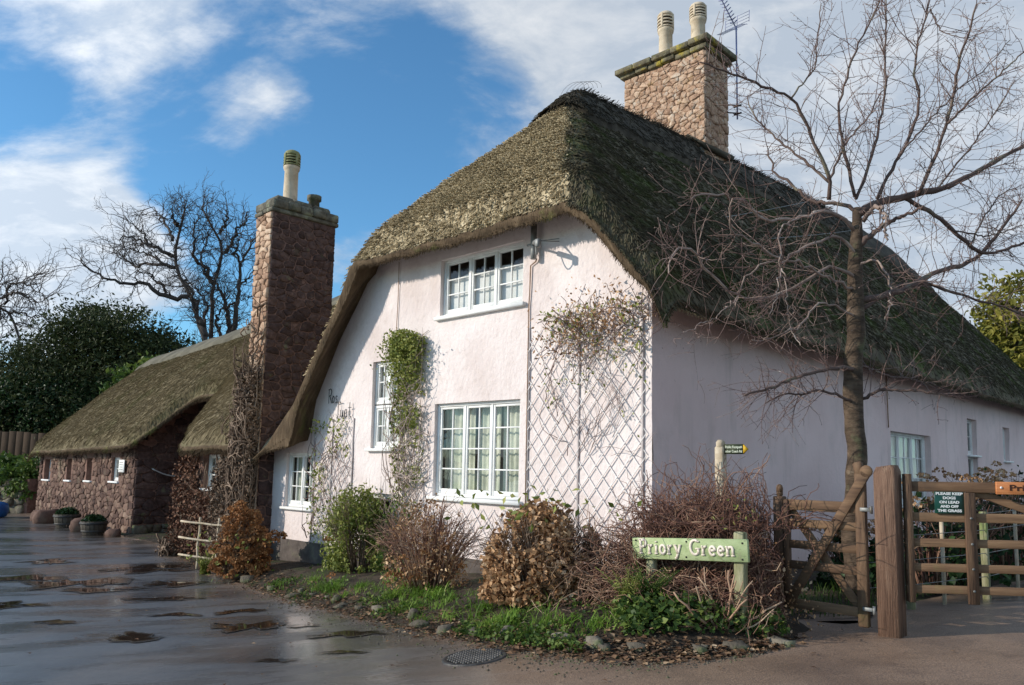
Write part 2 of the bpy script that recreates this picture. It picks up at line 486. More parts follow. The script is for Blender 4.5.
GRASS_D = M('lawn_grass_blade', [(.0, (.020, .045, .008)), (.5, (.05, .10, .016)), (1., (.12, .18, .04))], scale=2, var='attr', vw=.8, rough=.6, bump=0, trans=.3)
LITTER = M('fallen_leaf', [(.0, (.045, .024, .014)), (.5, (.14, .075, .04)), (.85, (.28, .17, .09)), (1., (.50, .38, .25))], scale=2, var='attr', vw=.85, rough=.8, bump=0)
SOIL = M('damp_soil', [(.2, (.022, .016, .011)), (.55, (.05, .036, .024)), (.85, (.09, .066, .045))], scale=2.5, rough=.9, bump=1., bscale=22, bdist=.03,
         spots=[((.035, .06, .012), 1.2, .52, .64, .7)])
OAKBARK = M('far_oak_bark', [(.0, (.035, .028, .026)), (.5, (.07, .057, .05)), (1., (.12, .10, .09))], scale=.6, rough=.9, bump=.3)
BARREL = M('wet_barrel_wood', [(.0, (.03, .025, .02)), (.5, (.065, .055, .042)), (1., (.11, .095, .075))], scale=4, stretch=(4, 4, .7), rough=.8, bump=.5)
FENCEW = M('brown_fence_board', [(.0, (.03, .018, .010)), (.5, (.06, .036, .020)), (1., (.10, .062, .036))], scale=4, var='obj', vw=.5, stretch=(3, 3, .6), rough=.85, bump=.4)
BLUE = M('blue_painted_board', [(.3, (.012, .028, .075)), (.7, (.02, .045, .11))], rough=.6, bump=.2)
BLUEPL = M('blue_plastic', [(.3, (.010, .06, .20)), (.7, (.016, .09, .27))], rough=.4, bump=.1)
ROPE = M('pale_rope', [(.3, (.42, .42, .42)), (.7, (.58, .58, .57))], rough=.9, bump=.3)
PALEPOLE = M('pale_peeled_pole', [(.2, (.38, .30, .20)), (.8, (.58, .50, .38))], scale=8, rough=.85, bump=.4)
MANHOLE = M('worn_cast_iron', [(.2, (.035, .033, .033)), (.8, (.09, .085, .08))], scale=12, rough=.5, bump=.4, metal=.4)
REDCREEP = M('red_brown_creeper_leaf', [(.0, (.05, .024, .016)), (.5, (.15, .072, .045)), (1., (.28, .155, .095))], scale=3, var='attr', vw=.8, rough=.9, bump=0)


def road_mat():
    m = bpy.data.materials.new('wet_asphalt')
    m.use_nodes = True
    N = m.node_tree.nodes
    Lk = m.node_tree.links
    bs = N['Principled BSDF']
    tc = N.new('ShaderNodeTexCoord')

    def noise(sc, de=4., ro=.6, v=None):
        n = N.new('ShaderNodeTexNoise')
        n.inputs['Scale'].default_value = sc
        n.inputs['Detail'].default_value = de
        n.inputs['Roughness'].default_value = ro
        Lk.new(v or tc.outputs['Object'], n.inputs['Vector'])
        return n.outputs['Fac']

    def mrange(v, a, b, c, d):
        mr = N.new('ShaderNodeMapRange')
        mr.interpolation_type = 'SMOOTHSTEP'
        for k, q in zip(('From Min', 'From Max', 'To Min', 'To Max'), (a, b, c, d)):
            mr.inputs[k].default_value = q
        Lk.new(v, mr.inputs['Value'])
        return mr.outputs[0]
    at = N.new('ShaderNodeAttribute')
    at.attribute_name = 'rnd'          # dryness / grit of the verge, 0 = wheel-worn wet road, 1 = gritty edge
    mp = N.new('ShaderNodeMapping')
    mp.inputs['Rotation'].default_value = (0, 0, rad(-44))
    mp.inputs['Scale'].default_value = (.35, 1.3, 1)
    Lk.new(tc.outputs['Object'], mp.inputs[0])
    wet = noise(1.1, 6, .6, mp.outputs[0])
    fine = noise(95., 3, .75)
    r = N.new('ShaderNodeValToRGB')
    e = r.color_ramp.elements
    e[0].position = .36
    e[0].color = (.030, .028, .027, 1)
    e[1].position = .72
    e[1].color = (.17, .155, .14, 1)
    Lk.new(fine, r.inputs[0])
    mx = N.new('ShaderNodeMix')
    mx.data_type = 'RGBA'
    Lk.new(mrange(at.outputs['Fac'], .1, .8, 0, .95), mx.inputs[0])
    Lk.new(r.outputs[0], mx.inputs[6])
    r2 = N.new('ShaderNodeValToRGB')
    e = r2.color_ramp.elements
    e[0].position = .35
    e[0].color = (.085, .050, .033, 1)
    e[1].position = .75
    e[1].color = (.50, .33, .21, 1)
    Lk.new(fine, r2.inputs[0])
    Lk.new(r2.outputs[0], mx.inputs[7])
    blot = noise(.9, 6, .65)
    mb_ = N.new('ShaderNodeMix')
    mb_.data_type = 'RGBA'
    mb_.blend_type = 'MULTIPLY'
    Lk.new(mrange(blot, .40, .66, 0, .7), mb_.inputs[0])
    Lk.new(mx.outputs[2], mb_.inputs[6])
    mb_.inputs[7].default_value = (.45, .42, .40, 1)
    Lk.new(mb_.outputs[2], bs.inputs['Base Color'])
    ro = mrange(wet, .40, .62, .20, .46)
    ad = N.new('ShaderNodeMath')
    ad.operation = 'MULTIPLY_ADD'
    ad.use_clamp = True
    Lk.new(at.outputs['Fac'], ad.inputs[0])
    ad.inputs[1].default_value = .35
    Lk.new(ro, ad.inputs[2])
    Lk.new(ad.outputs[0], bs.inputs['Roughness'])
    bs.inputs['Specular IOR Level'].default_value = .85
    bs.inputs['Coat Weight'].default_value = 1.0
    bs.inputs['Coat IOR'].default_value = 1.36
    Lk.new(mrange(wet, .38, .64, .12, .42), bs.inputs['Coat Roughness'])
    cw = N.new('ShaderNodeMath')
    cw.operation = 'SUBTRACT'
    cw.use_clamp = True
    cw.inputs[0].default_value = 1.0
    Lk.new(at.outputs['Fac'], cw.inputs[1])
    Lk.new(cw.outputs[0], bs.inputs['Coat Weight'])
    b = N.new('ShaderNodeBump')
    b.inputs['Strength'].default_value = .8
    b.inputs['Distance'].default_value = .008
    Lk.new(noise(120., 3, .6), b.inputs['Height'])
    b2 = N.new('ShaderNodeBump')
    b2.inputs['Strength'].default_value = .25
    b2.inputs['Distance'].default_value = .03
    Lk.new(noise(2.2, 4, .5), b2.inputs['Height'])
    Lk.new(b.outputs[0], b2.inputs['Normal'])
    Lk.new(b2.outputs[0], bs.inputs['Normal'])
    b3 = N.new('ShaderNodeBump')
    b3.inputs['Strength'].default_value = .12
    b3.inputs['Distance'].default_value = .02
    Lk.new(noise(9., 5, .6), b3.inputs['Height'])
    Lk.new(b3.outputs[0], bs.inputs['Coat Normal'])
    return m


ROAD = road_mat()


def water_mat():
    m = bpy.data.materials.new('puddle_water')
    m.use_nodes = True
    N = m.node_tree.nodes
    Lk = m.node_tree.links
    bs = N['Principled BSDF']
    tc = N.new('ShaderNodeTexCoord')
    n = N.new('ShaderNodeTexNoise')
    n.inputs['Scale'].default_value = 3.
    Lk.new(tc.outputs['Object'], n.inputs['Vector'])
    r = N.new('ShaderNodeValToRGB')
    r.color_ramp.elements[0].color = (.012, .009, .007, 1)
    r.color_ramp.elements[1].color = (.035, .025, .018, 1)
    Lk.new(n.outputs['Fac'], r.inputs[0])
    at = N.new('ShaderNodeAttribute')       # 0 at the damp rim, 1 in open water
    at.attribute_name = 'rnd'
    ng = N.new('ShaderNodeTexNoise')
    ng.inputs['Scale'].default_value = 95.
    Lk.new(tc.outputs['Object'], ng.inputs['Vector'])
    rg = N.new('ShaderNodeValToRGB')
    rg.color_ramp.elements[0].position = .36
    rg.color_ramp.elements[0].color = (.022, .020, .019, 1)
    rg.color_ramp.elements[1].position = .72
    rg.color_ramp.elements[1].color = (.11, .10, .09, 1)
    Lk.new(ng.outputs['Fac'], rg.inputs[0])
    mx = N.new('ShaderNodeMix')
    mx.data_type = 'RGBA'
    Lk.new(at.outputs['Fac'], mx.inputs[0])
    Lk.new(rg.outputs[0], mx.inputs[6])
    Lk.new(r.outputs[0], mx.inputs[7])
    Lk.new(mx.outputs[2], bs.inputs['Base Color'])
    mr = N.new('ShaderNodeMapRange')
    mr.inputs['To Min'].default_value = .32
    mr.inputs['To Max'].default_value = .03
    Lk.new(at.outputs['Fac'], mr.inputs['Value'])
    Lk.new(mr.outputs[0], bs.inputs['Roughness'])
    bs.inputs['IOR'].default_value = 1.33
    return m


WATER = water_mat()
# ------------------------------------------------------------------ mesh helpers
class MB:
    def __init__(self):
        self.v = []
        self.f = []
        self.r = []
        self.n = 0

    def add(self, V, F, rnd=0.5):
        V = np.asarray(V, float).reshape(-1, 3)
        for f in (F if isinstance(F, list) else [F]):
            f = np.asarray(f, np.int64)
            if f.size:
                self.f.append(f + self.n)
        self.v.append(V)
        r = np.broadcast_to(np.asarray(rnd, float), (len(V),)) if np.ndim(rnd) == 0 else np.asarray(rnd, float)
        self.r.append(r)
        self.n += len(V)
        return self

    def mesh(self, name, off=(0, 0, 0), smooth=False):
        V = np.concatenate(self.v) - np.asarray(off, float)
        R = np.concatenate(self.r)
        me = bpy.data.meshes.new(name)
        me.vertices.add(len(V))
        me.vertices.foreach_set('co', V.astype(np.float32).ravel())
        tot = np.concatenate([np.full(len(f), f.shape[1]) for f in self.f])
        idx = np.concatenate([f.ravel() for f in self.f])
        me.loops.add(len(idx))
        me.loops.foreach_set('vertex_index', idx.astype(np.int32))
        me.polygons.add(len(tot))
        start = np.concatenate([[0], np.cumsum(tot)[:-1]])
        me.polygons.foreach_set('loop_start', start.astype(np.int32))
        me.polygons.foreach_set('loop_total', tot.astype(np.int32))
        if smooth:
            me.polygons.foreach_set('use_smooth', np.ones(len(tot), bool))
        me.update(calc_edges=True)
        a = me.attributes.new('rnd', 'FLOAT', 'POINT')
        a.data.foreach_set('value', R.astype(np.float32))
        return me


ORG = {}       # world position of each object's origin


def link(name, me, mat, parent=None, at=None, kind=None):
    o = bpy.data.objects.new(name, me)
    COL.objects.link(o)
    if mat is not None and not me.materials:
        me.materials.append(mat)
    if kind:
        o['kind'] = kind
    return o


def obj(name, mb, mat, parent=None, at=None, smooth=False, kind=None):
    """one mesh object. top level: origin at `at`; child: its verts stay where they are in the world"""
    if parent is None:
        at = np.zeros(3) if at is None else np.asarray(at, float)
        me = mb.mesh(name, at, smooth)
        o = link(name, me, mat, kind=kind)
        o.location = at
        ORG[o.name] = at
    else:
        me = mb.mesh(name, ORG[parent.name], smooth)
        o = link(name, me, mat, kind=kind)
        o.parent = parent
        ORG[o.name] = ORG[parent.name]
    return o


def inst(name, me, parent, mw, mat=None):
    """a copy of a shared mesh at world matrix mw, child of parent (no rotation on parents)"""
    o = link(name, me, mat)
    o.parent = parent
    o.matrix_basis = Matrix.Translation(-Vector(ORG[parent.name])) @ mw
    ORG[o.name] = np.array(mw.translation)
    return o


def tag(o, label, cat, group=None):
    o['label'] = label
    o['category'] = cat
    if group:
        o['group'] = group
    return o


def thing(name, at, label, cat, group=None):
    o = bpy.data.objects.new(name, None)
    o.empty_display_size = .2
    COL.objects.link(o)
    o.location = at
    ORG[o.name] = np.asarray(at, float)
    return tag(o, label, cat, group)


def struct(name, mb, mat, smooth=False):
    return obj(name, mb, mat, smooth=smooth, kind='structure')


def norm(v):
    v = np.asarray(v, float)
    return v / np.maximum(np.linalg.norm(v, axis=-1, keepdims=True), 1e-9)


# chamfered box topology
def _cb():
    idx = {}
    cor = [(x, y, z) for x in (-1, 1) for y in (-1, 1) for z in (-1, 1)]
    for i, c in enumerate(cor):
        for j in range(3):
            idx[(c, j)] = i * 3 + j
    P = lambda c, j, d=.2: np.array([c[k] * (1 if k == j else 1 - d) for k in range(3)])
    quads, tris = [], []

    def put(keys, dst):
        pts = np.array([P(*k) for k in keys])
        n = np.cross(pts[1] - pts[0], pts[2] - pts[0])
        if n @ pts.mean(0) < 0:
            keys = keys[::-1]
        dst.append([idx[k] for k in keys])
    for j in range(3):
        a, b = [k for k in range(3) if k != j]
        for s in (-1, 1):
            ks = []
            for (u, v) in ((-1, -1), (1, -1), (1, 1), (-1, 1)):
                c = [0, 0, 0]
                c[j] = s
                c[a] = u
                c[b] = v
                ks.append((tuple(c), j))
            put(ks, quads)
    for e in range(3):
        j, k = [q for q in range(3) if q != e]
        for sj in (-1, 1):
            for sk in (-1, 1):
                c0 = [0, 0, 0]
                c0[j] = sj
                c0[k] = sk
                c1 = list(c0)
                c0[e] = -1
                c1[e] = 1
                put([(tuple(c0), j), (tuple(c1), j), (tuple(c1), k), (tuple(c0), k)], quads)
    for c in cor:
        put([(c, 0), (c, 1), (c, 2)], tris)
    return cor, np.array(quads), np.array(tris)


_COR, _CBQ, _CBT = _cb()


def box(mb, c, ax, half, ch=.006, rnd=.5):
    """chamfered box: centre, 3x3 axes (rows), half sizes"""
    ax = np.asarray(ax, float)
    half = np.asarray(half, float)
    ch = min(ch, half.min() * .6)
    V = []
    for cr in _COR:
        for j in range(3):
            V.append([cr[k] * (half[k] if k == j else half[k] - ch) for k in range(3)])
    V = np.array(V) @ ax + np.asarray(c, float)
    mb.add(V, [_CBQ, _CBT], rnd)


def bar(mb, p0, p1, w, h, up=(0, 0, 1), ch=.005, rnd=.5):
    """beam from p0 to p1: width w sideways, height h along up"""
    p0 = np.asarray(p0, float)
    p1 = np.asarray(p1, float)
    d = p1 - p0
    l = np.linalg.norm(d)
    d = d / l
    up = np.asarray(up, float)
    sd = norm(np.cross(d, up))
    u = np.cross(sd, d)
    box(mb, (p0 + p1) / 2, np.array([d, sd, u]), (l / 2, w / 2, h / 2), ch, rnd)


def tubes(mb, P, Rr, k=4, rnd=None, cap=True):
    """P (m,n,3) polylines, Rr (m,n) radii"""
    P = np.asarray(P, float)
    if P.ndim == 2:
        P = P[None]
    m, n, _ = P.shape
    Rr = np.broadcast_to(np.asarray(Rr, float), (m, n))
    T = norm(np.gradient(P, axis=1))
    ref = np.array([.31, .52, .795])
    A = norm(np.cross(T, ref))
    B = np.cross(T, A)
    th = np.arange(k) * 2 * math.pi / k
    V = P[:, :, None, :] + Rr[:, :, None, None] * (np.cos(th)[None, None, :, None] * A[:, :, None, :] + np.sin(th)[None, None, :, None] * B[:, :, None, :])
    base = (np.arange(m) * n * k)[:, None, None]
    i = (np.arange(n - 1) * k)[None, :, None]
    j = np.arange(k)[None, None, :]
    j2 = (j + 1) % k
    F = np.stack([base + i + j, base + i + k + j, base + i + k + j2, base + i + j2], -1).reshape(-1, 4)[:, ::-1]
    if rnd is None:
        rnd = rng.random(m)
    rn = np.repeat(np.broadcast_to(rnd, (m,)), n * k)
    Fs = [F]
    if cap and k >= 3:
        e = (np.arange(m) * n * k)[:, None] + (n - 1) * k + np.arange(k)[None, :]
        s0 = (np.arange(m) * n * k)[:, None] + np.arange(k)[None, ::-1]
        Fs += [e, s0]
    mb.add(V.reshape(-1, 3), Fs, rn)


def rvec(m):
    return norm(rng.normal(size=(m, 3)))


def leaves(mb, Cn, size, aspect=.5, up=None, upw=0., rnd=None, fold=.25):
    Cn = np.asarray(Cn, float)
    m = len(Cn)
    size = np.broadcast_to(np.asarray(size, float), (m,))
    D = rvec(m)
    N = rvec(m)
    if up is not None:
        N = norm(N * (1 - upw) + np.asarray(up, float) * upw)
    S = norm(np.cross(D, N))
    D = norm(np.cross(N, S))
    l = size[:, None] * .5
    w = l * aspect
    V = np.stack([Cn - D * l, Cn + S * w + N * l * fold, Cn + D * l, Cn - S * w + N * l * fold], 1)
    b = np.arange(m)[:, None] * 4
    F = np.concatenate([b + np.array([[0, 1, 2]]), b + np.array([[0, 2, 3]])])
    if rnd is None:
        rnd = rng.random(m)
    mb.add(V.reshape(-1, 3), F, np.repeat(rnd, 4))


def blades(mb, base, h, lean, w, rnd=None):
    """grass blades: three-segment arching strips"""
    base = np.asarray(base, float)
    m = len(base)
    a = rng.random(m) * 2 * math.pi
    D = np.stack([np.cos(a), np.sin(a), np.zeros(m)], 1)
    S = np.stack([-np.sin(a), np.cos(a), np.zeros(m)], 1)
    h = np.broadcast_to(h, (m,))[:, None]
    ln = np.broadcast_to(lean, (m,))[:, None]
    w = np.broadcast_to(w, (m,))[:, None]
    Z = np.array([0, 0, 1.])
    rows = []
    for u, ww in ((0, 1), (.4, .9), (.75, .6)):
        c = base + Z * h * (u - .25 * ln * u * u) + D * h * ln * u * u
        rows += [c - S * w * ww * .5, c + S * w * ww * .5]
    tip = base + Z * h * (1 - .45 * ln) + D * h * ln
    V = np.stack(rows + [tip], 1)
    b = np.arange(m)[:, None] * 7
    Q = np.concatenate([b + np.array([[0, 1, 3, 2]]), b + np.array([[2, 3, 5, 4]])])
    T = b + np.array([[4, 5, 6]])
    if rnd is None:
        rnd = rng.random(m)
    mb.add(V.reshape(-1, 3), [Q, T], np.repeat(rnd, 7))


def wander(start, d, n, step, jit, grav=0., taper=None, pull=None):
    """random-walk polylines (m,n,3)"""
    p = np.asarray(start, float).copy()
    d = norm(d)
    m = len(p)
    step = np.broadcast_to(step, (m,))[:, None]
    out = [p]
    for i in range(n - 1):
        d = norm(d + rng.normal(size=(m, 3)) * jit + np.array([0, 0, grav]))
        p = p + d * step
        out.append(p)
    return np.stack(out, 1)


def grid(mb, V, rnd=.5, flip=False):
    """V (a,b,3) sheet"""
    a, b, _ = V.shape
    i = np.arange(a - 1)[:, None] * b + np.arange(b - 1)[None, :]
    F = np.stack([i, i + 1, i + b + 1, i + b], -1).reshape(-1, 4)
    if flip:
        F = F[:, ::-1]
    mb.add(V.reshape(-1, 3), F, rnd if np.ndim(rnd) == 0 else np.asarray(rnd).ravel())


def lathe(mb, c, prof, k=16, rnd=.5, cap=True):
    c = np.asarray(c, float)
    th = np.arange(k) * 2 * math.pi / k
    V = np.array([[r * math.cos(t), r * math.sin(t), z] for r, z in prof for t in th]) + c
    n = len(prof)
    i = np.arange(n - 1)[:, None] * k
    j = np.arange(k)[None]
    F = np.stack([i + j, i + (j + 1) % k, i + k + (j + 1) % k, i + k + j], -1).reshape(-1, 4)
    Fs = [F]
    if cap:
        Fs += [np.arange(k)[None, ::-1], (n - 1) * k + np.arange(k)[None]]
    mb.add(V, Fs, rnd)


def blob(mb, c, rad3, seed, rnd=.5, nu=7, nv=10, rough=.25):
    """irregular stone"""
    c = np.asarray(c, float)
    g = np.random.default_rng(seed)
    th = np.linspace(0, math.pi, nu)
    V = [[0, 0, 1.]]
    for t in th[1:-1]:
        for p in np.arange(nv) * 2 * math.pi / nv + g.random() * .3:
            V.append([math.sin(t) * math.cos(p), math.sin(t) * math.sin(p), math.cos(t)])
    V.append([0, 0, -1.])
    V = np.array(V)
    V = np.sign(V) * np.abs(V) ** .75
    V *= (1 + rough * (g.random((len(V), 1)) - .5))
    a = g.random() * 6.28
    V = V * rad3
    ca, sa = math.cos(a), math.sin(a)
    V = np.stack([V[:, 0] * ca - V[:, 1] * sa, V[:, 0] * sa + V[:, 1] * ca, V[:, 2]], 1) + c
    T = [[0, 1 + j, 1 + (j + 1) % nv] for j in range(nv)]
    last = len(V) - 1
    o = 1 + (nu - 3) * nv
    T += [[last, o + (j + 1) % nv, o + j] for j in range(nv)]
    Q = [[1 + i * nv + j, 1 + (i + 1) * nv + j, 1 + (i + 1) * nv + (j + 1) % nv, 1 + i * nv + (j + 1) % nv] for i in range(nu - 3) for j in range(nv)]
    mb.add(V, [np.array(T), np.array(Q)], rnd)


# ------------------------------------------------------------------ rubble stones on a face
def stone_cells(w, h, cw, chh, seed):
    """irregular coursed rubble: Voronoi cells of jittered points, stretched sideways"""
    g = np.random.default_rng(seed)
    asp = cw / chh
    pts = []
    nrow = max(1, int(round(h / chh)))
    for r in range(nrow):
        n = max(1, int(round(w / cw * g.uniform(.8, 1.2))))
        for q in range(n):
            x = (q + .5 + .5 * (r % 2) * .8 - .2 + g.uniform(-.42, .42)) * w / n
            y = (r + .5 + g.uniform(-.34, .34)) * h / nrow
            if -.1 * cw < x < w + .1 * cw:
                pts.append((min(max(x, .02), w - .02), y))
    pts = np.array(pts)
    if len(pts) > 12:
        pts = pts[g.random(len(pts)) > .16]
    Q = pts * [1, asp]
    cells = []
    for i, p in enumerate(Q):
        poly = [np.array(c, float) for c in ((0, 0), (w, 0), (w, h * asp), (0, h * asp))]
        dist = np.hypot(*(Q - p).T)
        for j in np.argsort(dist)[1:18]:
            q = Q[j]
            mid = (p + q) / 2
            nn = q - p
            new = []
            for a in range(len(poly)):
                A = poly[a]
                B = poly[(a + 1) % len(poly)]
                da = (A - mid) @ nn
                db = (B - mid) @ nn
                if da <= 0:
                    new.append(A)
                if (da < 0 < db) or (db < 0 < da):
                    new.append(A + (B - A) * (da / (da - db)))
            poly = new
            if len(poly) < 3:
                break
        if len(poly) >= 3:
            cells.append(np.array(poly) / [1, asp])
    return cells, g


def stone_verts(poly, g, gap, proud):
    c = poly.mean(0)
    sz = np.sqrt(max(1e-6, np.ptp(poly[:, 0]) * np.ptp(poly[:, 1])))
    # cut the corners so stones look worn
    pp = []
    n = len(poly)
    for a in range(n):
        A = poly[a]
        pp.append(A + (poly[a - 1] - A) * .11)
        pp.append(A + (poly[(a + 1) % n] - A) * .11)
    pp = np.array(pp)
    md = (pp + np.roll(pp, -1, 0)) / 2 + g.normal(0, .035 * sz, (len(pp), 2))
    pp = np.stack([pp, md], 1).reshape(-1, 2)
    k = max(.4, 1 - 2 * gap / sz)
    outer = c + (pp - c) * k * (1 + g.uniform(-.05, .03, (len(pp), 1)))
    d = proud * g.uniform(.2, 2.2)
    inner = c + (outer - c) * .87
    n = len(pp)
    base = np.column_stack([outer, np.full(n, -.015)])
    edge = np.column_stack([outer, np.full(n, d * .55)])
    tilt = g.uniform(-.35, .35, 2)
    top = np.column_stack([inner, d + ((inner - c) @ tilt) * .35 + g.uniform(-.007, .007, n)])
    V = np.vstack([base, edge, top])
    j = np.arange(n)
    j2 = (j + 1) % n
    Q = np.concatenate([np.stack([j, j2, j2 + n, j + n], 1), np.stack([j + n, j2 + n, j2 + 2 * n, j + 2 * n], 1)])
    return V, Q, np.arange(2 * n, 3 * n)[None]


def stone_face(parent, mat, O, U, Vv, N, w, h, cw, chh, seed, gap=.012, proud=.03, joined=None, keep=None, joined_mat=None):
    O = np.asarray(O, float)
    A = np.array([U, Vv, N], float)
    cells, g = stone_cells(w, h, cw, chh, seed)
    jm = MB()
    for poly in cells:
        if keep is not None and not keep(*poly.mean(0)):
            continue
        V, Q, T = stone_verts(poly, g, gap, proud)
        if joined:
            jm.add(V @ A + O, [Q, T], g.random())
        else:
            mb = MB()
            mb.add(V @ A + O, [Q, T], g.random())
            obj('stone', mb, mat, parent)
    if joined and jm.n:
        obj(joined, jm, joined_mat or mat, parent, kind='stuff')
    return len(cells)


# ------------------------------------------------------------------ walls and windows
def wall_sheet(mb, O, U, N, u0, u1, zb, zt, holes, step=.11, seed=0, amp=.012, reveal=.14):
    """plaster wall with real openings; zb/zt functions of u"""
    O = np.asarray(O, float)

    def lines(a, b, br):
        br = sorted(set([round(x, 4) for x in br if a < x < b] + [a, b]))
        out = [br[0]]
        for p, q in zip(br[:-1], br[1:]):
            n = max(1, int(round((q - p) / step)))
            out += list(p + (q - p) * (np.arange(n) + 1) / n)
        return np.array(out)
    us = lines(u0, u1, [x for h in holes for x in h[:2]])
    zmin = min(zb(u) for u in us)
    zmax = max(zt(u) for u in us)
    zs = lines(zmin, zmax, [x for h in holes for x in h[2:]])
    UU, ZZ = np.meshgrid(us, zs, indexing='ij')
    d = amp * 2 * fbm(UU * 1.7 + seed, ZZ * 1.7, seed, 3) + amp * .8 * fbm(UU * 6, ZZ * 6, seed + 9, 2)
    V = O + UU[..., None] * np.asarray(U) + d[..., None] * np.asarray(N)
    V[..., 2] = ZZ
    F = []
    nz = len(zs)
    for i in range(len(us) - 1):
        uc = (us[i] + us[i + 1]) / 2
        a, b = zb(uc), zt(uc)
        for j in range(nz - 1):
            zc = (zs[j] + zs[j + 1]) / 2
            if zs[j + 1] < a or zs[j] > b:
                continue
            if any(h[0] < uc < h[1] and h[2] < zc < h[3] for h in holes):
                continue
            F.append([i * nz + j, (i + 1) * nz + j, (i + 1) * nz + j + 1, i * nz + j + 1])
    mb.add(V.reshape(-1, 3), np.array(F))
    for (a, b, c, dd) in holes:
        # reveals follow the wavy wall edge
        ui = np.where((us >= a - 1e-4) & (us <= b + 1e-4))[0]
        zi = np.where((zs >= c - 1e-4) & (zs <= dd + 1e-4))[0]
        for ring, fl in ((V[ui, zi[0]], False), (V[ui, zi[-1]], True), (V[ui[0], zi], True), (V[ui[-1], zi], False)):
            back = ring - np.asarray(N) * reveal
            mid = ring - np.asarray(N) * .02
            grid(mb, np.stack([ring, mid, back], 0), flip=fl)


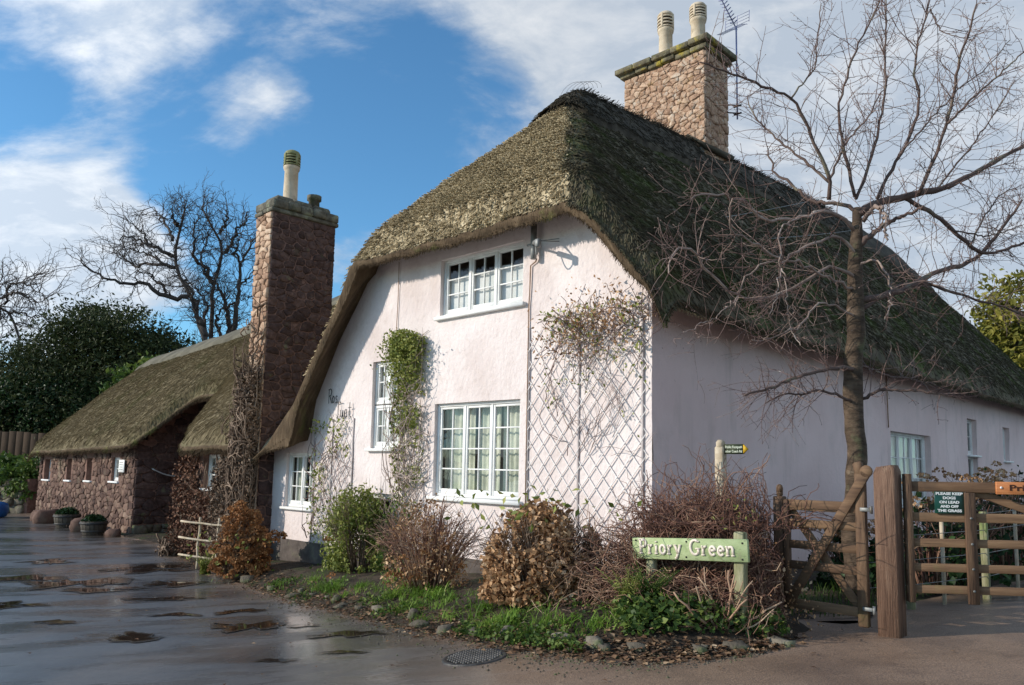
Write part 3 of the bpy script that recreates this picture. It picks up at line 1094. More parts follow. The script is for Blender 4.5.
def window(parent, O, U, N, u0, u1, z0, z1, nl=1, rows=3, cols=2, depth=.09, sill=True, curtain='sides', cmat=None, silldrop=.05, transom=None, back=1.2, low=0.):
    O = np.asarray(O, float)
    U = np.asarray(U, float)
    N = np.asarray(N, float)
    Z = np.array([0, 0, 1.])
    ax = np.array([U, N, Z])

    def P(u, d, z):
        q = O + U * u + N * d
        q = q.copy()
        q[2] = z
        return q
    fr = MB()

    def b(m, ua, ub, za, zb, d0, d1, ch=.004):
        box(m, P((ua + ub) / 2, (d0 + d1) / 2, (za + zb) / 2), ax, ((ub - ua) / 2, abs(d1 - d0) / 2, (zb - za) / 2), ch)
    fw = .045
    D = -depth
    b(fr, u0, u0 + fw, z0, z1, D - .05, D + .03)
    b(fr, u1 - fw, u1, z0, z1, D - .05, D + .03)
    b(fr, u0 + fw, u1 - fw, z1 - fw, z1, D - .05, D + .028)
    b(fr, u0 + fw, u1 - fw, z0, z0 + fw, D - .05, D + .028)
    lw = (u1 - u0 - 2 * fw) / nl
    lights = []
    for i in range(nl):
        a = u0 + fw + i * lw
        c = a + lw
        if i:
            b(fr, a - .018, a + .018, z0 + fw, z1 - fw, D - .045, D + .024)
            a += .018
        if i < nl - 1:
            c -= .018
        lights.append((a, c))
    w = obj('window', fr, WHITE, parent)
    sw = .036
    for (a, c) in lights:
        cs = MB()
        za, zc = z0 + fw, z1 - fw
        bl = .065
        b(cs, a + .002, a + sw, za, zc, D - .03, D + .012)
        b(cs, c - sw, c - .002, za, zc, D - .03, D + .012)
        b(cs, a + sw, c - sw, zc - sw, zc - .002, D - .03, D + .010)
        b(cs, a + sw, c - sw, za + .002, za + bl, D - .03, D + .010)
        obj('casement', cs, WHITE, w)
        ga, gc, gz0, gz1 = a + sw, c - sw, za + bl, zc - sw
        for r in range(1, rows):
            zz = gz0 + (gz1 - gz0) * r / rows
            m = MB()
            b(m, ga, gc, zz - .010, zz + .010, D - .02, D + .004, .003)
            obj('glazing_bar', m, WHITE, w)
        for q in range(1, cols):
            uu = ga + (gc - ga) * q / cols
            m = MB()
            b(m, uu - .010, uu + .010, gz0, gz1, D - .021, D + .006, .003)
            obj('glazing_bar', m, WHITE, w)
        for r in range(rows):
            for q in range(cols):
                ua = ga + (gc - ga) * q / cols
                ub = ga + (gc - ga) * (q + 1) / cols
                zl = gz0 + (gz1 - gz0) * r / rows
                zu = gz0 + (gz1 - gz0) * (r + 1) / rows
                tl = rng.normal(0, .0035, 3)
                m = MB()
                dd = D - .010
                m.add([P(ua, dd + tl[0], zl), P(ub, dd + tl[1], zl), P(ub, dd + tl[2], zu), P(ua, dd + tl[0] + tl[2] - tl[1], zu)], np.array([[0, 1, 2, 3]]))
                obj('pane', m, GLASS, w)
    if sill:
        m = MB()
        b(m, u0 - .07, u1 + .07, z0 - silldrop, z0 - .002, D - .03, .07, .008)
        obj('sill', m, WHITE, w)
    # the dim room behind
    m = MB()
    e = .25
    bk = D - back
    c8 = [P(u0 - e, D - .06, z0 - e), P(u1 + e, D - .06, z0 - e), P(u1 + e, D - .06, z1 + e), P(u0 - e, D - .06, z1 + e),
          P(u0 - e, bk, z0 - e), P(u1 + e, bk, z0 - e), P(u1 + e, bk, z1 + e), P(u0 - e, bk, z1 + e)]
    m.add(c8, np.array([[4, 5, 6, 7], [0, 4, 7, 3], [5, 1, 2, 6], [7, 6, 2, 3], [0, 1, 5, 4]]))
    obj('room_lining', m, ROOM, w)

    def cloth(ua, ub, za, zb, mat, nm, dd=-.10, wav=.018, freq=55):
        n = max(8, int((ub - ua) * 60))
        uu = np.linspace(ua, ub, n)
        zz = np.linspace(za, zb, 5)
        Ug, Zg = np.meshgrid(uu, zz, indexing='ij')
        dv = D + dd + wav * np.sin(Ug * freq + .6 * np.sin(Ug * 13) + Zg * .6)
        V = O + Ug[..., None] * U + dv[..., None] * N
        V[..., 2] = Zg + (.02 * np.sin(Ug * 9) if nm == 'blind' else 0) * (Zg > (za + zb) / 2)
        m = MB()
        grid(m, V)
        obj(nm, m, mat, w, smooth=True)
    if curtain == 'sides':
        ww = (u1 - u0) * .40
        cloth(u0, u0 + ww, z0, z1, CURT, 'curtain')
        cloth(u1 - ww, u1, z0, z1, CURT, 'curtain')
    elif curtain == 'wide':
        ww = (u1 - u0)
        cloth(u0, u0 + ww * .375, z0, z1, CURT, 'curtain', dd=-.16)
        cloth(u0 + ww * .39, u0 + ww * .65, z0, z1, CURT, 'curtain', dd=-.18)
        cloth(u0 + ww * .69, u0 + ww, z0, z1, CURT, 'curtain', dd=-.16)
    elif curtain == 'blind':
        cloth(u0, u1, z0, z0 + (z1 - z0) * .70, NET, 'blind', dd=-.07, wav=.004, freq=12)  # cut short with wavy top; bare row above imitates eave shadow and reflection
    elif curtain == 'net':
        cloth(u0, u1, z0, z1, NET, 'net_curtain', dd=-.07, wav=.01, freq=60)
    return w
# ------------------------------------------------------------------ ground, road
def axis_lines(fine0, fine1, step, far):
    a = list(np.arange(fine0, fine1 + 1e-6, step))
    out = []
    d = step
    x = fine1
    while x < far[1]:
        d *= 1.35
        x += d
        out.append(x)
    lo = []
    d = step
    x = fine0
    while x > far[0]:
        d *= 1.35
        x -= d
        lo.append(x)
    return np.array(lo[::-1] + a + out)


xs = axis_lines(-16, 9, .22, (-700, 700))
ys = axis_lines(3., 24, .22, (-120, 1500))
X, Y = np.meshgrid(xs, ys, indexing='ij')
Z = gz(X, Y)
ed = edge_dist(X, Y)
Z = np.where(ed < -.15, Z - .03, Z)
# the ground climbs gently behind the cottages
s_, t_ = st(X, Y)
Z = Z + 2.2 * smooth01((t_ - 14) / 40) * smooth01((s_ - 2) / 20)
mb = MB()
grid(mb, np.stack([X, Y, Z], -1), flip=True)
GROUND = struct('ground', mb, SOIL, smooth=True)

PUD = [(-7.4, 13.6, .75, .45), (-8.7, 14.2, .75, .35), (-6.95, 15.4, .85, .55), (-9.6, 16.7, .5, .3), (-5.5, 13.2, .55, .28), (-6.5, 12.75, .7, .22),
       (-2.95, 9.2, .36, .26), (-3.4, 10.25, .33, .14), (-1.62, 8.35, .40, .12), (-1.5, 7.52, .24, .05), (-4.1, 8.9, .42, .18), (-7.1, 11.4, .5, .25),
       (-2.3, 9.0, .18, .06), (-4.9, 11.6, .5, .12), (-4.2, 10.2, .35, .10), (-5.6, 10.0, .3, .09), (-2.1, 7.4, .16, .05)]
# road: one sheet on the lane side of its edge line, its border snapped to that line
DRIVE = np.array([(2.80, 7.75), (3.22, 7.45), (3.5, 7.7), (3.75, 8.1), (4.4, 8.65), (5.4, 9.35), (7.0, 10.4), (9.5, 12.0), (14., 15.), (60, 45)])
RLINE = np.vstack([EDGE[:-1], [(2.5, 6.95)], DRIVE])
xr = axis_lines(-16, 9, .15, (-75, 70))
yr = axis_lines(2.5, 24, .15, (-60, 95))
X, Y = np.meshgrid(xr, yr, indexing='ij')
wx = .10 * fbm(X * 2.1, Y * 2.1, 31)
D_ = edge_dist(X, Y, RLINE) + wx
e = .02
gx = (edge_dist(X + e, Y, RLINE) - edge_dist(X - e, Y, RLINE)) / (2 * e)
gy_ = (edge_dist(X, Y + e, RLINE) - edge_dist(X, Y - e, RLINE)) / (2 * e)
keepv = D_ < 0
inside = D_ <= 0
i0 = np.arange(len(xr) - 1)[:, None] * len(yr) + np.arange(len(yr) - 1)[None, :]
Fq = np.stack([i0, i0 + len(yr), i0 + len(yr) + 1, i0 + 1], -1)
anyin = inside[:-1, :-1] | inside[1:, :-1] | inside[:-1, 1:] | inside[1:, 1:]
Dp = np.clip(D_, 0, .4)
Xs = X - gx * Dp
Ys = Y - gy_ * Dp
dist_in = np.maximum(-D_, 0)
Zr = groundz(Xs) + .006 + .012 * fbm(Xs * 1.2, Ys * 1.2, 12)
dry = np.exp(-dist_in / .42) * (.7 + 1.2 * fbm(X * 3, Y * 3, 3))
dry = np.maximum(dry, .9 * smooth01((Xs + 1.6) / 2.6) * smooth01((9.5 - Ys) / 2))
dry = np.maximum(dry, .16 + .5 * fbm(Xs * .9 + 5, Ys * .9, 8))
for (px_, py_, pa_, pb_) in PUD:
    q_ = np.hypot((Xs - px_) / (pa_ + .25), (Ys - py_) / (pb_ + .25))
    dry = dry * smooth01((q_ - .75) / .9)
dry = np.clip(dry, 0, 1)
mb = MB()
mb.add(np.stack([Xs, Ys, Zr], -1).reshape(-1, 3), Fq[anyin], dry.ravel())
ROADO = struct('road', mb, ROAD, smooth=True)


def roadz(x, y):
    return float(groundz(x)) + .006 + .012 * float(fbm(np.array([x * 1.2]), np.array([y * 1.2]), 12)[0])


# puddles
PL = ['broad dark puddle near the left edge of the lane', 'long dark puddle at the far left of the lane', 'wide puddle across the lane before the barn',
      'small far puddle on the lane by the barn wall', 'dark puddle on the lane before the creeper chimney', 'thin puddle lying left of the lane centre',
      'brown reflecting puddle in the middle of the lane', 'thin brown puddle above the middle one', 'elongated puddle beside the garden edge', 'small shallow puddle nearest the drain cover',
      'oval puddle on the near left of the lane', 'wet patch at the left edge of the lane', 'tiny puddle between the middle puddle and the garden edge', 'thin dark wet streak across the lane centre',
      'narrow wet streak in the lane left of the brown puddle', 'small wet streak at the near left of the lane', 'tiny puddle in the near lane']
for i, (x, y, a, b) in enumerate(PUD):
    n = 72
    th = np.arange(n) * 2 * math.pi / n
    rr = .95 + .85 * fbm(np.cos(th) * 2.0 + i * 7.3 + 50, np.sin(th) * 2.0 + 50, 77 + i, 5) * 2
    ra = -rad(12)
    px = rr * a * np.cos(th)
    py = rr * b * np.sin(th) + .35 * b * np.sin(px / a * 3 + i) + .22 * b * np.sin(px / a * 7 + 2 * i)
    P = np.stack([x + px * math.cos(ra) - py * math.sin(ra), y + px * math.sin(ra) + py * math.cos(ra)], 1)
    cen_ = np.array([[x, y]])
    rings_ = [cen_ + (P - cen_) * q for q in (1.12, .92, .74)]
    Vp = np.column_stack([np.vstack(rings_ + [cen_]), np.zeros(3 * n + 1)])
    Vp[:, 2] = [roadz(*q) + .009 for q in Vp[:, :2]]
    j = np.arange(n)
    j2 = (j + 1) % n
    mb = MB()
    mb.add(Vp, [np.stack([np.full(n, 3 * n), 2 * n + j, 2 * n + j2], 1), np.concatenate([np.stack([k_ * n + j, k_ * n + j2, (k_ + 1) * n + j2, (k_ + 1) * n + j], 1) for k_ in (0, 1)])],
           np.concatenate([np.zeros(n), np.full(n, .55), np.ones(n + 1)]))
    o = struct('puddle', mb, WATER, smooth=True)
    o['label'] = PL[i]

# drain cover
dc = np.array([-.27, 6.88, roadz(-.27, 6.88) + .012])
t = thing('drain_cover', dc, 'round cast iron drain cover with raised studs set in the road', 'drain cover')
mb = MB()
lathe(mb, dc, [(.28, -.03), (.28, -.004), (.27, .0), (.25, .0), (.246, -.006), (.001, -.006)], 36)
mb.v = [v + np.array([0, 0, 1.]) * (.115 * (v[:, :1] - dc[0])) for v in mb.v]
obj('cover_plate', mb, MANHOLE, t)
mb = MB()
for i in range(-7, 8):
    for j in range(-7, 8):
        x, y = i * .040 + (j % 2) * .020, j * .036
        if math.hypot(x, y) < .235:
            box(mb, dc + [x, y, .115 * x - .001], np.eye(3), (.0125, .0115, .010), .006)
obj('studs', mb, STUDM, t, kind='stuff')

# ------------------------------------------------------------------ pink cottage
COT = thing('thatched_cottage', H(4, 2, -.1), 'pink washed cottage with mossy thatched roof and white windows beside the lane', 'cottage')
UF = -L2
NF = -R2
UR = R2
NR = -L2


def fz_base(u):
    s, t = -u, 0
    q = H(s, 0, 0)
    return float(groundz(q[0])) - .25


def fz_top(u):
    s = -u
    return float(np.interp(s, [-.1, 0, .46, .94, 5.66, 6.47, 7.15, 7.3, 8.8], [3.75, 3.80, 4.36, 5.0, 4.92, 3.98, 3.0, 2.15, 2.0]))


FW = [(2.09, 3.81, 3.80, 4.70), (2.10, 3.86, 1.12, 2.50), (4.72, 5.46, 1.82, 3.26), (4.85, 5.50, .48, 1.12), (7.12, 8.06, .76, 1.76)]
mb = MB()
wall_sheet(mb, C0, UF, NF, -8.52, 0, lambda u: float(np.interp(-u, [0, 3.2, 6.9, 8.6], [.32, .27, .13, .10])), fz_top, [(-b, -a, c, d) for a, b, c, d in FW], seed=3)
obj('front_wall', mb, PLASTER, COT, smooth=True)
mb = MB()
wall_sheet(mb, C0 + NF * .0, UF, NF, -8.50, 0, fz_base, lambda u: float(np.interp(-u, [0, 3.2, 6.9, 8.6], [.31, .26, .12, .09])), [], seed=5, amp=.02)
mb.v = [v + NF * .035 for v in mb.v]
obj('plinth', mb, PLINTH, COT, smooth=True)
RW = [(7.90, 10.34, .98, 2.40), (13.16, 14.05, 1.25, 2.94), (16.62, 17.35, 1.98, 2.90)]
mb = MB()
wall_sheet(mb, C0, UR, NR, 0, 24.5, lambda u: -.1, lambda u: 3.9, RW, seed=11, step=.22, amp=.03)
obj('side_wall', mb, PLASTER2, COT, smooth=True)
# left end wall of the pink part and the back, plain
mb = MB()
grid(mb, np.stack([np.stack([H(8.52, t, -.6) for t in (0, 3, 8)]), np.stack([H(8.52, t, 2.1) for t in (0, 3, 8)])]))
grid(mb, np.stack([np.stack([H(s, 24.5, -.1) for s in (0, 3.3, 7)]), np.stack([H(s, 24.5, 3.9) for s in (0, 3.3, 7)])]))
obj('end_wall', mb, PLASTER2, COT)

window(COT, C0, UF, NF, -3.81, -2.09, 3.82, 4.70, nl=3, rows=3, cols=2, curtain='blind', silldrop=.06)
window(COT, C0, UF, NF, -3.86, -2.10, 1.14, 2.50, nl=3, rows=4, cols=2, curtain='wide', silldrop=.06)
window(COT, C0, UF, NF, -5.46, -4.72, 1.84, 2.54, nl=2, rows=2, cols=2, curtain='net')
window(COT, C0, UF, NF, -5.46, -4.72, 2.56, 3.26, nl=2, rows=2, cols=2, curtain='net', sill=False)
window(COT, C0, UF, NF, -5.50, -4.85, .50, 1.12, nl=1, rows=1, cols=1, curtain=None, sill=False)
window(COT, C0, UF, NF, -8.06, -7.12, .78, 1.76, nl=2, rows=3, cols=2, curtain='sides')
window(COT, C0, UR, NR, 7.90, 10.34, 1.0, 2.40, nl=3, rows=3, cols=2, curtain='net', depth=.14)
window(COT, C0, UR, NR, 13.16, 14.05, 2.08, 2.94, nl=1, rows=2, cols=2, curtain=None, depth=.14)
window(COT, C0, UR, NR, 13.16, 14.05, 1.27, 2.06, nl=1, rows=1, cols=2, curtain=None, depth=.14, sill=False)
window(COT, C0, UR, NR, 16.62, 17.35, 2.0, 2.90, nl=1, rows=2, cols=2, curtain=None, depth=.14)

# ------------------------------------------------------------------ main thatch
def smin(a, b, k=.22):
    h = np.clip(.5 + .5 * (b - a) / k, 0, 1)
    return b * (1 - h) + a * h - k * h * (1 - h)


def ridge_z(t):
    return np.interp(t, [0, 2.5, 6.5, 11, 15.5, 19, 30], [8.15, 8.15, 8.45, 8.72, 8.82, 8.7, 8.5])


S_R, S_L, T_F, T_B = -.45, 8.85, -.45, 25.0


def main_top(s, t, roll=True):
    zr = ridge_z(t)
    right = 3.72 + (zr - 3.72) * (s - S_R) / (3.3 - S_R)
    left = np.interp(s, [3.3, 5.66, 6.47, 7.15, 8.14, 8.85], [0, 5.12, 4.12, 3.22, 2.38, 2.05])
    top_l = zr + (5.12 - zr) * (s - 3.3) / (5.66 - 3.3)
    left = np.where(s < 5.66, top_l, left) - .45 * smooth01((.15 - t) / .6) * smooth01((s - 5.2) / .8)
    hip = 5.16 + (t - T_F) * 1.0
    hipb = 3.72 + (T_B - t) * .86
    z = smin(smin(right, left, .25), hip, .35)
    z = smin(z, hipb, .4)
    # edges roll over
    if roll:
        z = z - .24 * smooth01((S_R + .30 - s) / .30) ** 2 - (.30 - .16 * smooth01((s - 5.2) / .6)) * smooth01((T_F + .36 - t) / .36) ** 1.6
    return z + .10 * fbm(s * 1.1 + 40, t * 1.1 + 40, 21, 3) + .05 * fbm(s * 5 + 40, t * 5 + 40, 23, 2)


def main_bot(s, t, top):
    b = top - np.interp(s, [S_R, 0, 1, 5.5], [.34, .46, .46, .42])
    edgev = np.interp(s, [5.3, 5.66, 6.47, 7.0, 7.2, 8.3, 8.85], [4.72, 4.28, 3.28, 2.55, 1.86, 1.74, 1.72])
    inv = np.interp(s, [5.3, 5.66, 6.47, 7.15, 7.3, 8.77], [4.74, 4.71, 3.73, 2.71, 1.99, 1.84])
    u = smooth01((t - T_F) / .45)
    lb = edgev * (1 - u) + inv * u
    w = smooth01((s - 5.3) / .3)
    b2 = np.minimum(lb, top - .06)
    return b * (1 - w) + b2 * w


ss = np.concatenate([np.arange(S_R, 9.0 - .1, .11), [S_L]])
ss = ss[ss <= S_L]
tt = np.concatenate([[T_F, T_F + .03, T_F + .08], np.arange(T_F + .17, 4, .11), np.arange(4.05, T_B, .24), [T_B]])
S, T = np.meshgrid(ss, tt, indexing='ij')
TOP = main_top(S, T)
BOT = np.minimum(main_bot(S, T, main_top(S, T, False)), TOP - .05)
BOT = BOT + .05 * fbm(S * 3, T * 3, 61)


def top_part(m):
    return H(S, T, TOP)[m]


# split: the front hip and left slope are tan reed, the long right slope is mossy
def roof_sheet(si0, si1, ti0, ti1):
    mb = MB()
    grid(mb, H(S, T, TOP)[si0:si1, ti0:ti1], rng.random((si1 - si0, ti1 - ti0)))
    return mb


obj('thatch_slope', roof_sheet(0, len(ss), 0, len(tt)), THATCH_MOSS, COT, smooth=True).data.materials.append(THATCH_TAN)
roof_o = bpy.data.objects['thatch_slope']
# per-face: is this face on the front hip / left slope?
na, nb = len(ss) - 1, len(tt) - 1
sc_ = (S[:-1, :-1] + S[1:, 1:]) / 2
tc_ = (T[:-1, :-1] + T[1:, 1:]) / 2


def is_tan(s, t):
    zr = ridge_z(t)
    right = 3.72 + (zr - 3.72) * (s - S_R) / (3.3 - S_R)
    hip = 5.16 + (t - T_F)
    return (hip < right - .12 + .5 * fbm(s * 2 + 9, t * 2 + 9, 5)) | (s > 3.3)


roof_o.data.polygons.foreach_set('material_index', is_tan(sc_, tc_).astype(np.int32).ravel())
# soffit and cut edges
mb = MB()
grid(mb, H(S, T, BOT), rng.random(S.shape), flip=True)
ring = lambda A: np.concatenate([A[:, 0], A[-1, 1:], A[-2::-1, -1], A[0, -2:0:-1]])
a = ring(H(S, T, TOP))
b = ring(H(S, T, BOT))
a = np.vstack([a, a[:1]])
b = np.vstack([b, b[:1]])
cen = H(4.2, 12, 5)
outw = norm((a - b) * 0 + (a - cen) * [1, 1, 0])
lay = [a + (b - a) * f for f in (0, .33, .66, 1)]
lay[1] = lay[1] + outw * .035
lay[2] = lay[2] + outw * .02
grid(mb, np.stack(lay), rng.random((4, len(a))), flip=True)
obj('thatch_eave', mb, THATCH_CUT, COT, smooth=True)

# ridge cap: thick dark roll of newer straw laid over the ridge, block-cut edge
rs = np.array([-.78, -.76, -.6, -.4, -.2, 0, .2, .4, .6, .76, .78])
rt = np.concatenate([np.arange(1.95, 6, .15), np.arange(6, 21.6, .4)])
RS, RT = np.meshgrid(rs + 3.3, rt, indexing='ij')
RZ = main_top(RS, RT)
lift = .13 * np.ones_like(RS)
lift[0] = lift[-1] = -.08
RZ2 = RZ + lift + .06 * np.exp(-((RS - 3.3) / .3) ** 2)
RZ2[:, 0] -= .22
RZ2[:, -1] -= .2
mb = MB()
grid(mb, H(RS, RT, RZ2), rng.random(RS.shape))
obj('thatch_ridge', mb, THATCH_RIDGE, COT, smooth=True)


# straw: thousands of reed tips lying down the slope
def straws(parent, name, mat, fn, tofn, smp, n, ln, w, lift, seed, hang=0.):
    g = np.random.default_rng(seed)
    s, t = smp(g, n)
    e = .04
    z = fn(s, t)
    ds = (fn(s + e, t) - z) / e
    dt = (fn(s, t + e) - z) / e
    P = tofn(s, t, z)
    gs = tofn(s - ds * .1, t - dt * .1, z - (ds ** 2 + dt ** 2) * .1) - P
    D = norm(gs)
    a = tofn(s + .1, t, z + ds * .1) - P
    b = tofn(s, t + .1, z + dt * .1) - P
    Nn = norm(np.cross(a, b))
    Nn = np.where(Nn[:, 2:] < 0, -Nn, Nn)
    S_ = np.cross(D, Nn)
    D = norm(D + S_ * g.normal(0, .13, (n, 1)))
    S_ = norm(np.cross(D, Nn))
    l = ln * g.uniform(.5, 1.4, (n, 1))
    ww = w * g.uniform(.6, 1.4, (n, 1))
    up = lift * g.uniform(.2, 1.3, (n, 1))
    root = P - D * l * .5 - Nn * .02
    tip = P + D * l * .5 + Nn * up
    tip[:, 2] -= hang
    V = np.stack([root - S_ * ww * .6, root + S_ * ww * .6, tip + S_ * ww * .5 + Nn * ww * .1, tip - S_ * ww * .5 + Nn * ww * .1, tip - Nn * ww * .9 + D * ww * .2], 1)
    k = np.arange(n)[:, None] * 5
    Q = k + np.array([[0, 1, 2, 3]])
    Tt = np.concatenate([k + np.array([[3, 2, 4]]), k + np.array([[0, 3, 4]]), k + np.array([[1, 4, 2]])])
    mb = MB()
    mb.add(V.reshape(-1, 3), [Q, Tt], np.repeat(g.random(n), 5))
    return obj(name, mb, mat, parent, kind='stuff')


def smp_hip(g, n):
    s = g.uniform(-.2, 6.8, n * 4)
    t = g.uniform(T_F, 3.2, n * 4)
    ok = is_tan(s, t) & (s < 3.3 + 3.6)
    return s[ok][:n], t[ok][:n]


def smp_right(g, n):
    s = g.uniform(S_R, 3.0, n * 4)
    t = T_F + (23 - T_F) * g.random(n * 4) ** 1.7
    ok = ~is_tan(s, t)
    return s[ok][:n], t[ok][:n]


straws(COT, 'reed_tips', THATCH_TAN, main_top, H, smp_hip, 26000, .10, .013, .055, 1)
straws(COT, 'mossy_reed_tips', THATCH_MOSS, main_top, H, smp_right, 42000, .19, .010, .022, 2)
straws(COT, 'ridge_straw', THATCH_RIDGE, lambda s, t: main_top(s, t) + .13 + .06 * np.exp(-((s - 3.3) / .3) ** 2), H, lambda g, n: (g.uniform(2.55, 4.05, n), 1.95 + 12 * g.random(n) ** 1.4), 9000, .22, .009, .015, 3)


# shaggy fringe along the cut eaves
def fringe(parent, name, mat, P, D, n_per, ln, w, seed):
    g = np.random.default_rng(seed)
    sl_ = np.linalg.norm(np.diff(P, axis=0), axis=1)
    good = np.where(sl_ < .8)[0]
    i = g.choice(good, n_per)
    f = g.random((n_per, 1))
    p = P[i] * (1 - f) + P[i + 1] * f
    d = norm(D + g.normal(0, .3, (n_per, 3)))
    l = ln * g.uniform(.4, 1.3, (n_per, 1))
    mb = MB()
    tubes(mb, np.stack([p - d * l * .3, p + d * l * .7], 1), np.stack([np.full(n_per, w), np.full(n_per, w * .4)], 1), 3, g.random(n_per), cap=False)
    return obj(name, mb, mat, parent, kind='stuff')


low = H(S[:, 0], T[:, 0], BOT[:, 0])
fringe(COT, 'eave_fringe', THATCH_CUT, np.vstack([low + (np.array(H(S[:, 0], T[:, 0], TOP[:, 0])) - low) * q for q in (0.02, .3, .6)]), -R2 * .25 + np.array([0, 0, -1.]), 5000, .065, .005, 8)
low = H(S[0], T[0], BOT[0])
lowt = H(S[0], T[0], TOP[0])
kk = T[0] < 16
fringe(COT, 'side_eave_fringe', THATCH_MOSS, np.vstack([(low + (lowt - low) * q)[kk] for q in (.02, .3, .7)]), -L2 * .3 + np.array([0, 0, -1.]), 4000, .07, .005, 9)
mb = MB()
# wire loops standing off the ridge end
for q in range(5):
    th = np.linspace(0, math.pi, 9)
    mb_p = np.array([H(3.3 + .28 * math.cos(x), 2.45 + q * .12, 8.12 + .05 * q + .20 * math.sin(x)) for x in th])
    tubes(mb, mb_p, .003, 3)
obj('ridge_wire', mb, IRON, COT)


# ------------------------------------------------------------------ chimneys
def shaft(parent, name, s0, s1, t0, t1, z0, z1, mat):
    m = MB()
    box(m, H((s0 + s1) / 2, (t0 + t1) / 2, (z0 + z1) / 2), np.array([L2, R2, [0, 0, 1.]]), ((s1 - s0) / 2, (t1 - t0) / 2, (z1 - z0) / 2), .02)
    return obj(name, m, mat, parent)


def slabs(parent, mat, s0, s1, t0, t1, z0, z1, over, seed, nn=5):
    """capping course of separate slabs"""
    g = np.random.default_rng(seed)
    cuts = np.linspace(s0 - over, s1 + over, nn + 1)
    cuts[1:-1] += g.uniform(-.06, .06, nn - 1)
    for a, b in zip(cuts[:-1], cuts[1:]):
        m = MB()
        dz = g.uniform(-.015, .02)
        box(m, H((a + b) / 2, (t0 + t1) / 2, (z0 + z1) / 2 + dz), np.array([L2, R2, [0, 0, 1.]]), ((b - a) / 2 - .006, (t1 - t0) / 2 + over + g.uniform(-.02, .02), (z1 - z0) / 2), .014)
        obj('capping_slab', m, mat, parent)


def chimney_pot(parent, c, h, r, mat, mat2, cowl=True):
    c = np.asarray(c, float)
    m = MB()
    hb = h * .60
    lathe(m, c, [(r * 1.06, 0), (r * 1.06, .05), (r * .98, .07), (r * .93, hb), (r * 1.05, hb + .02), (r * 1.12, hb + .06), (r * 1.12, hb + .10), (r * .6, hb + .11)], 20)
    p = obj('chimney_pot', m, mat, parent, smooth=False)
    if cowl:
        # louvred cowl: rings on ribs, domed top
        m2 = MB()
        z = hb + .10
        gap = (h - z - .12) / 4
        for i in range(4):
            zz = z + gap * (i + .15)
            lathe(m2, c + [0, 0, zz], [(r * .80, .03), (r * 1.16, -.012), (r * 1.16, gap * .42), (r * .95, gap * .52), (r * .80, gap * .52)], 20)
        for q in range(4):
            a = q * math.pi / 2 + .9
            box(m2, c + [r * 1.08 * math.cos(a), r * 1.08 * math.sin(a), (z + h - .1) / 2], np.array([[math.cos(a), math.sin(a), 0], [-math.sin(a), math.cos(a), 0], [0, 0, 1]]), (.022, .025, (h - .1 - z) / 2), .005)
        lathe(m2, c + [0, 0, h - .13], [(r * 1.16, 0), (r * 1.14, .035), (r * .95, .085), (r * .6, .115), (.01, .13)], 20)
        obj('chimney_cowl', m2, mat2, parent)
        m3 = MB()
        lathe(m3, c, [(r * .74, hb), (r * .74, h - .12)], 16)
        obj('flue_liner', m3, SOOT, parent)
    return p


zv = np.array([0, 0, 1.])
CH = shaft(COT, 'ridge_chimney', 2.99, 5.03, 6.42, 7.38, 7.0, 10.50, MORTAR)
stone_face(CH, STONE_RED, H(5.05, 6.41, 8.2), UF, zv, NF, 2.08, 2.28, .165, .105, 51, gap=.007, proud=.012)
stone_face(CH, STONE_RED, H(2.98, 6.40, 8.0), UR, zv, NR, 1.0, 2.48, .22, .14, 52, gap=.007, proud=.012)
slabs(CH, CAPSTONE, 2.96, 5.06, 6.40, 7.40, 10.49, 10.60, .07, 5, 6)
slabs(CH, CAPSTONE, 2.96, 5.06, 6.40, 7.40, 10.605, 10.73, .15, 6, 5)
chimney_pot(CH, H(4.25, 6.9, 10.72), 1.34, .165, POT, POT)
chimney_pot(CH, H(3.41, 6.9, 10.72), 1.20, .165, POT, POT)
m = MB()
for q in range(24):
    a = H(3.0 + rng.random() * 2, 6.35, 8.5)
# lead flashing / thatch collar
tubes(m, np.array([H(5.1, 6.36, float(main_top(np.array(5.1), np.array(6.3))) + .15), H(4.2, 6.33, float(main_top(np.array(4.2), np.array(6.3))) + .2), H(3.3, 6.33, 8.63), H(2.93, 6.33, 8.3), H(2.9, 7.4, 8.35)]), .07, 6)
obj('flashing', m, THATCH_RIDGE, CH)

# TV aerial on its pole beside the chimney
ap = H(2.86, 7.60, 9.3)
AER = thing('tv_aerial', ap, 'tall thin TV aerial with comb boom strapped to the ridge chimney', 'aerial')
m = MB()
tubes(m, np.array([ap, ap + [0, 0, 2.18]]), .018, 8)
obj('mast', m, BLUEPOLE, AER)
m = MB()
for dz in (.12, .30):
    tubes(m, np.array([ap + [0, 0, dz] - L2 * .05, H(3.02, 7.36, 9.3 + dz)]), .016, 5)
    tubes(m, np.array([ap + [0, 0, dz] - L2 * .10, ap + [0, 0, dz] + L2 * .08]), .022, 5)
obj('bracket', m, IRON, AER)
at_ = ap + np.array([0, 0, 2.13])
bd = norm(np.array([-.55, -.50, .55]))
m = MB()
bar(m, at_ - bd * .05, at_ + bd * 1.1, .022, .022)
obj('boom', m, BLUEPOLE, AER)
m = MB()
sd = norm(np.cross(bd, [0, 0, 1]))
upv = np.cross(sd, bd)
for q in range(13):
    c = at_ + bd * (.12 + q * .08)
    for sg in (-1, 1):
        tubes(m, np.array([c + upv * .03, c + upv * .03 + sd * sg * .09 + bd * .03]), .012, 4)
obj('director', m, BLUEPOLE, AER)
m = MB()
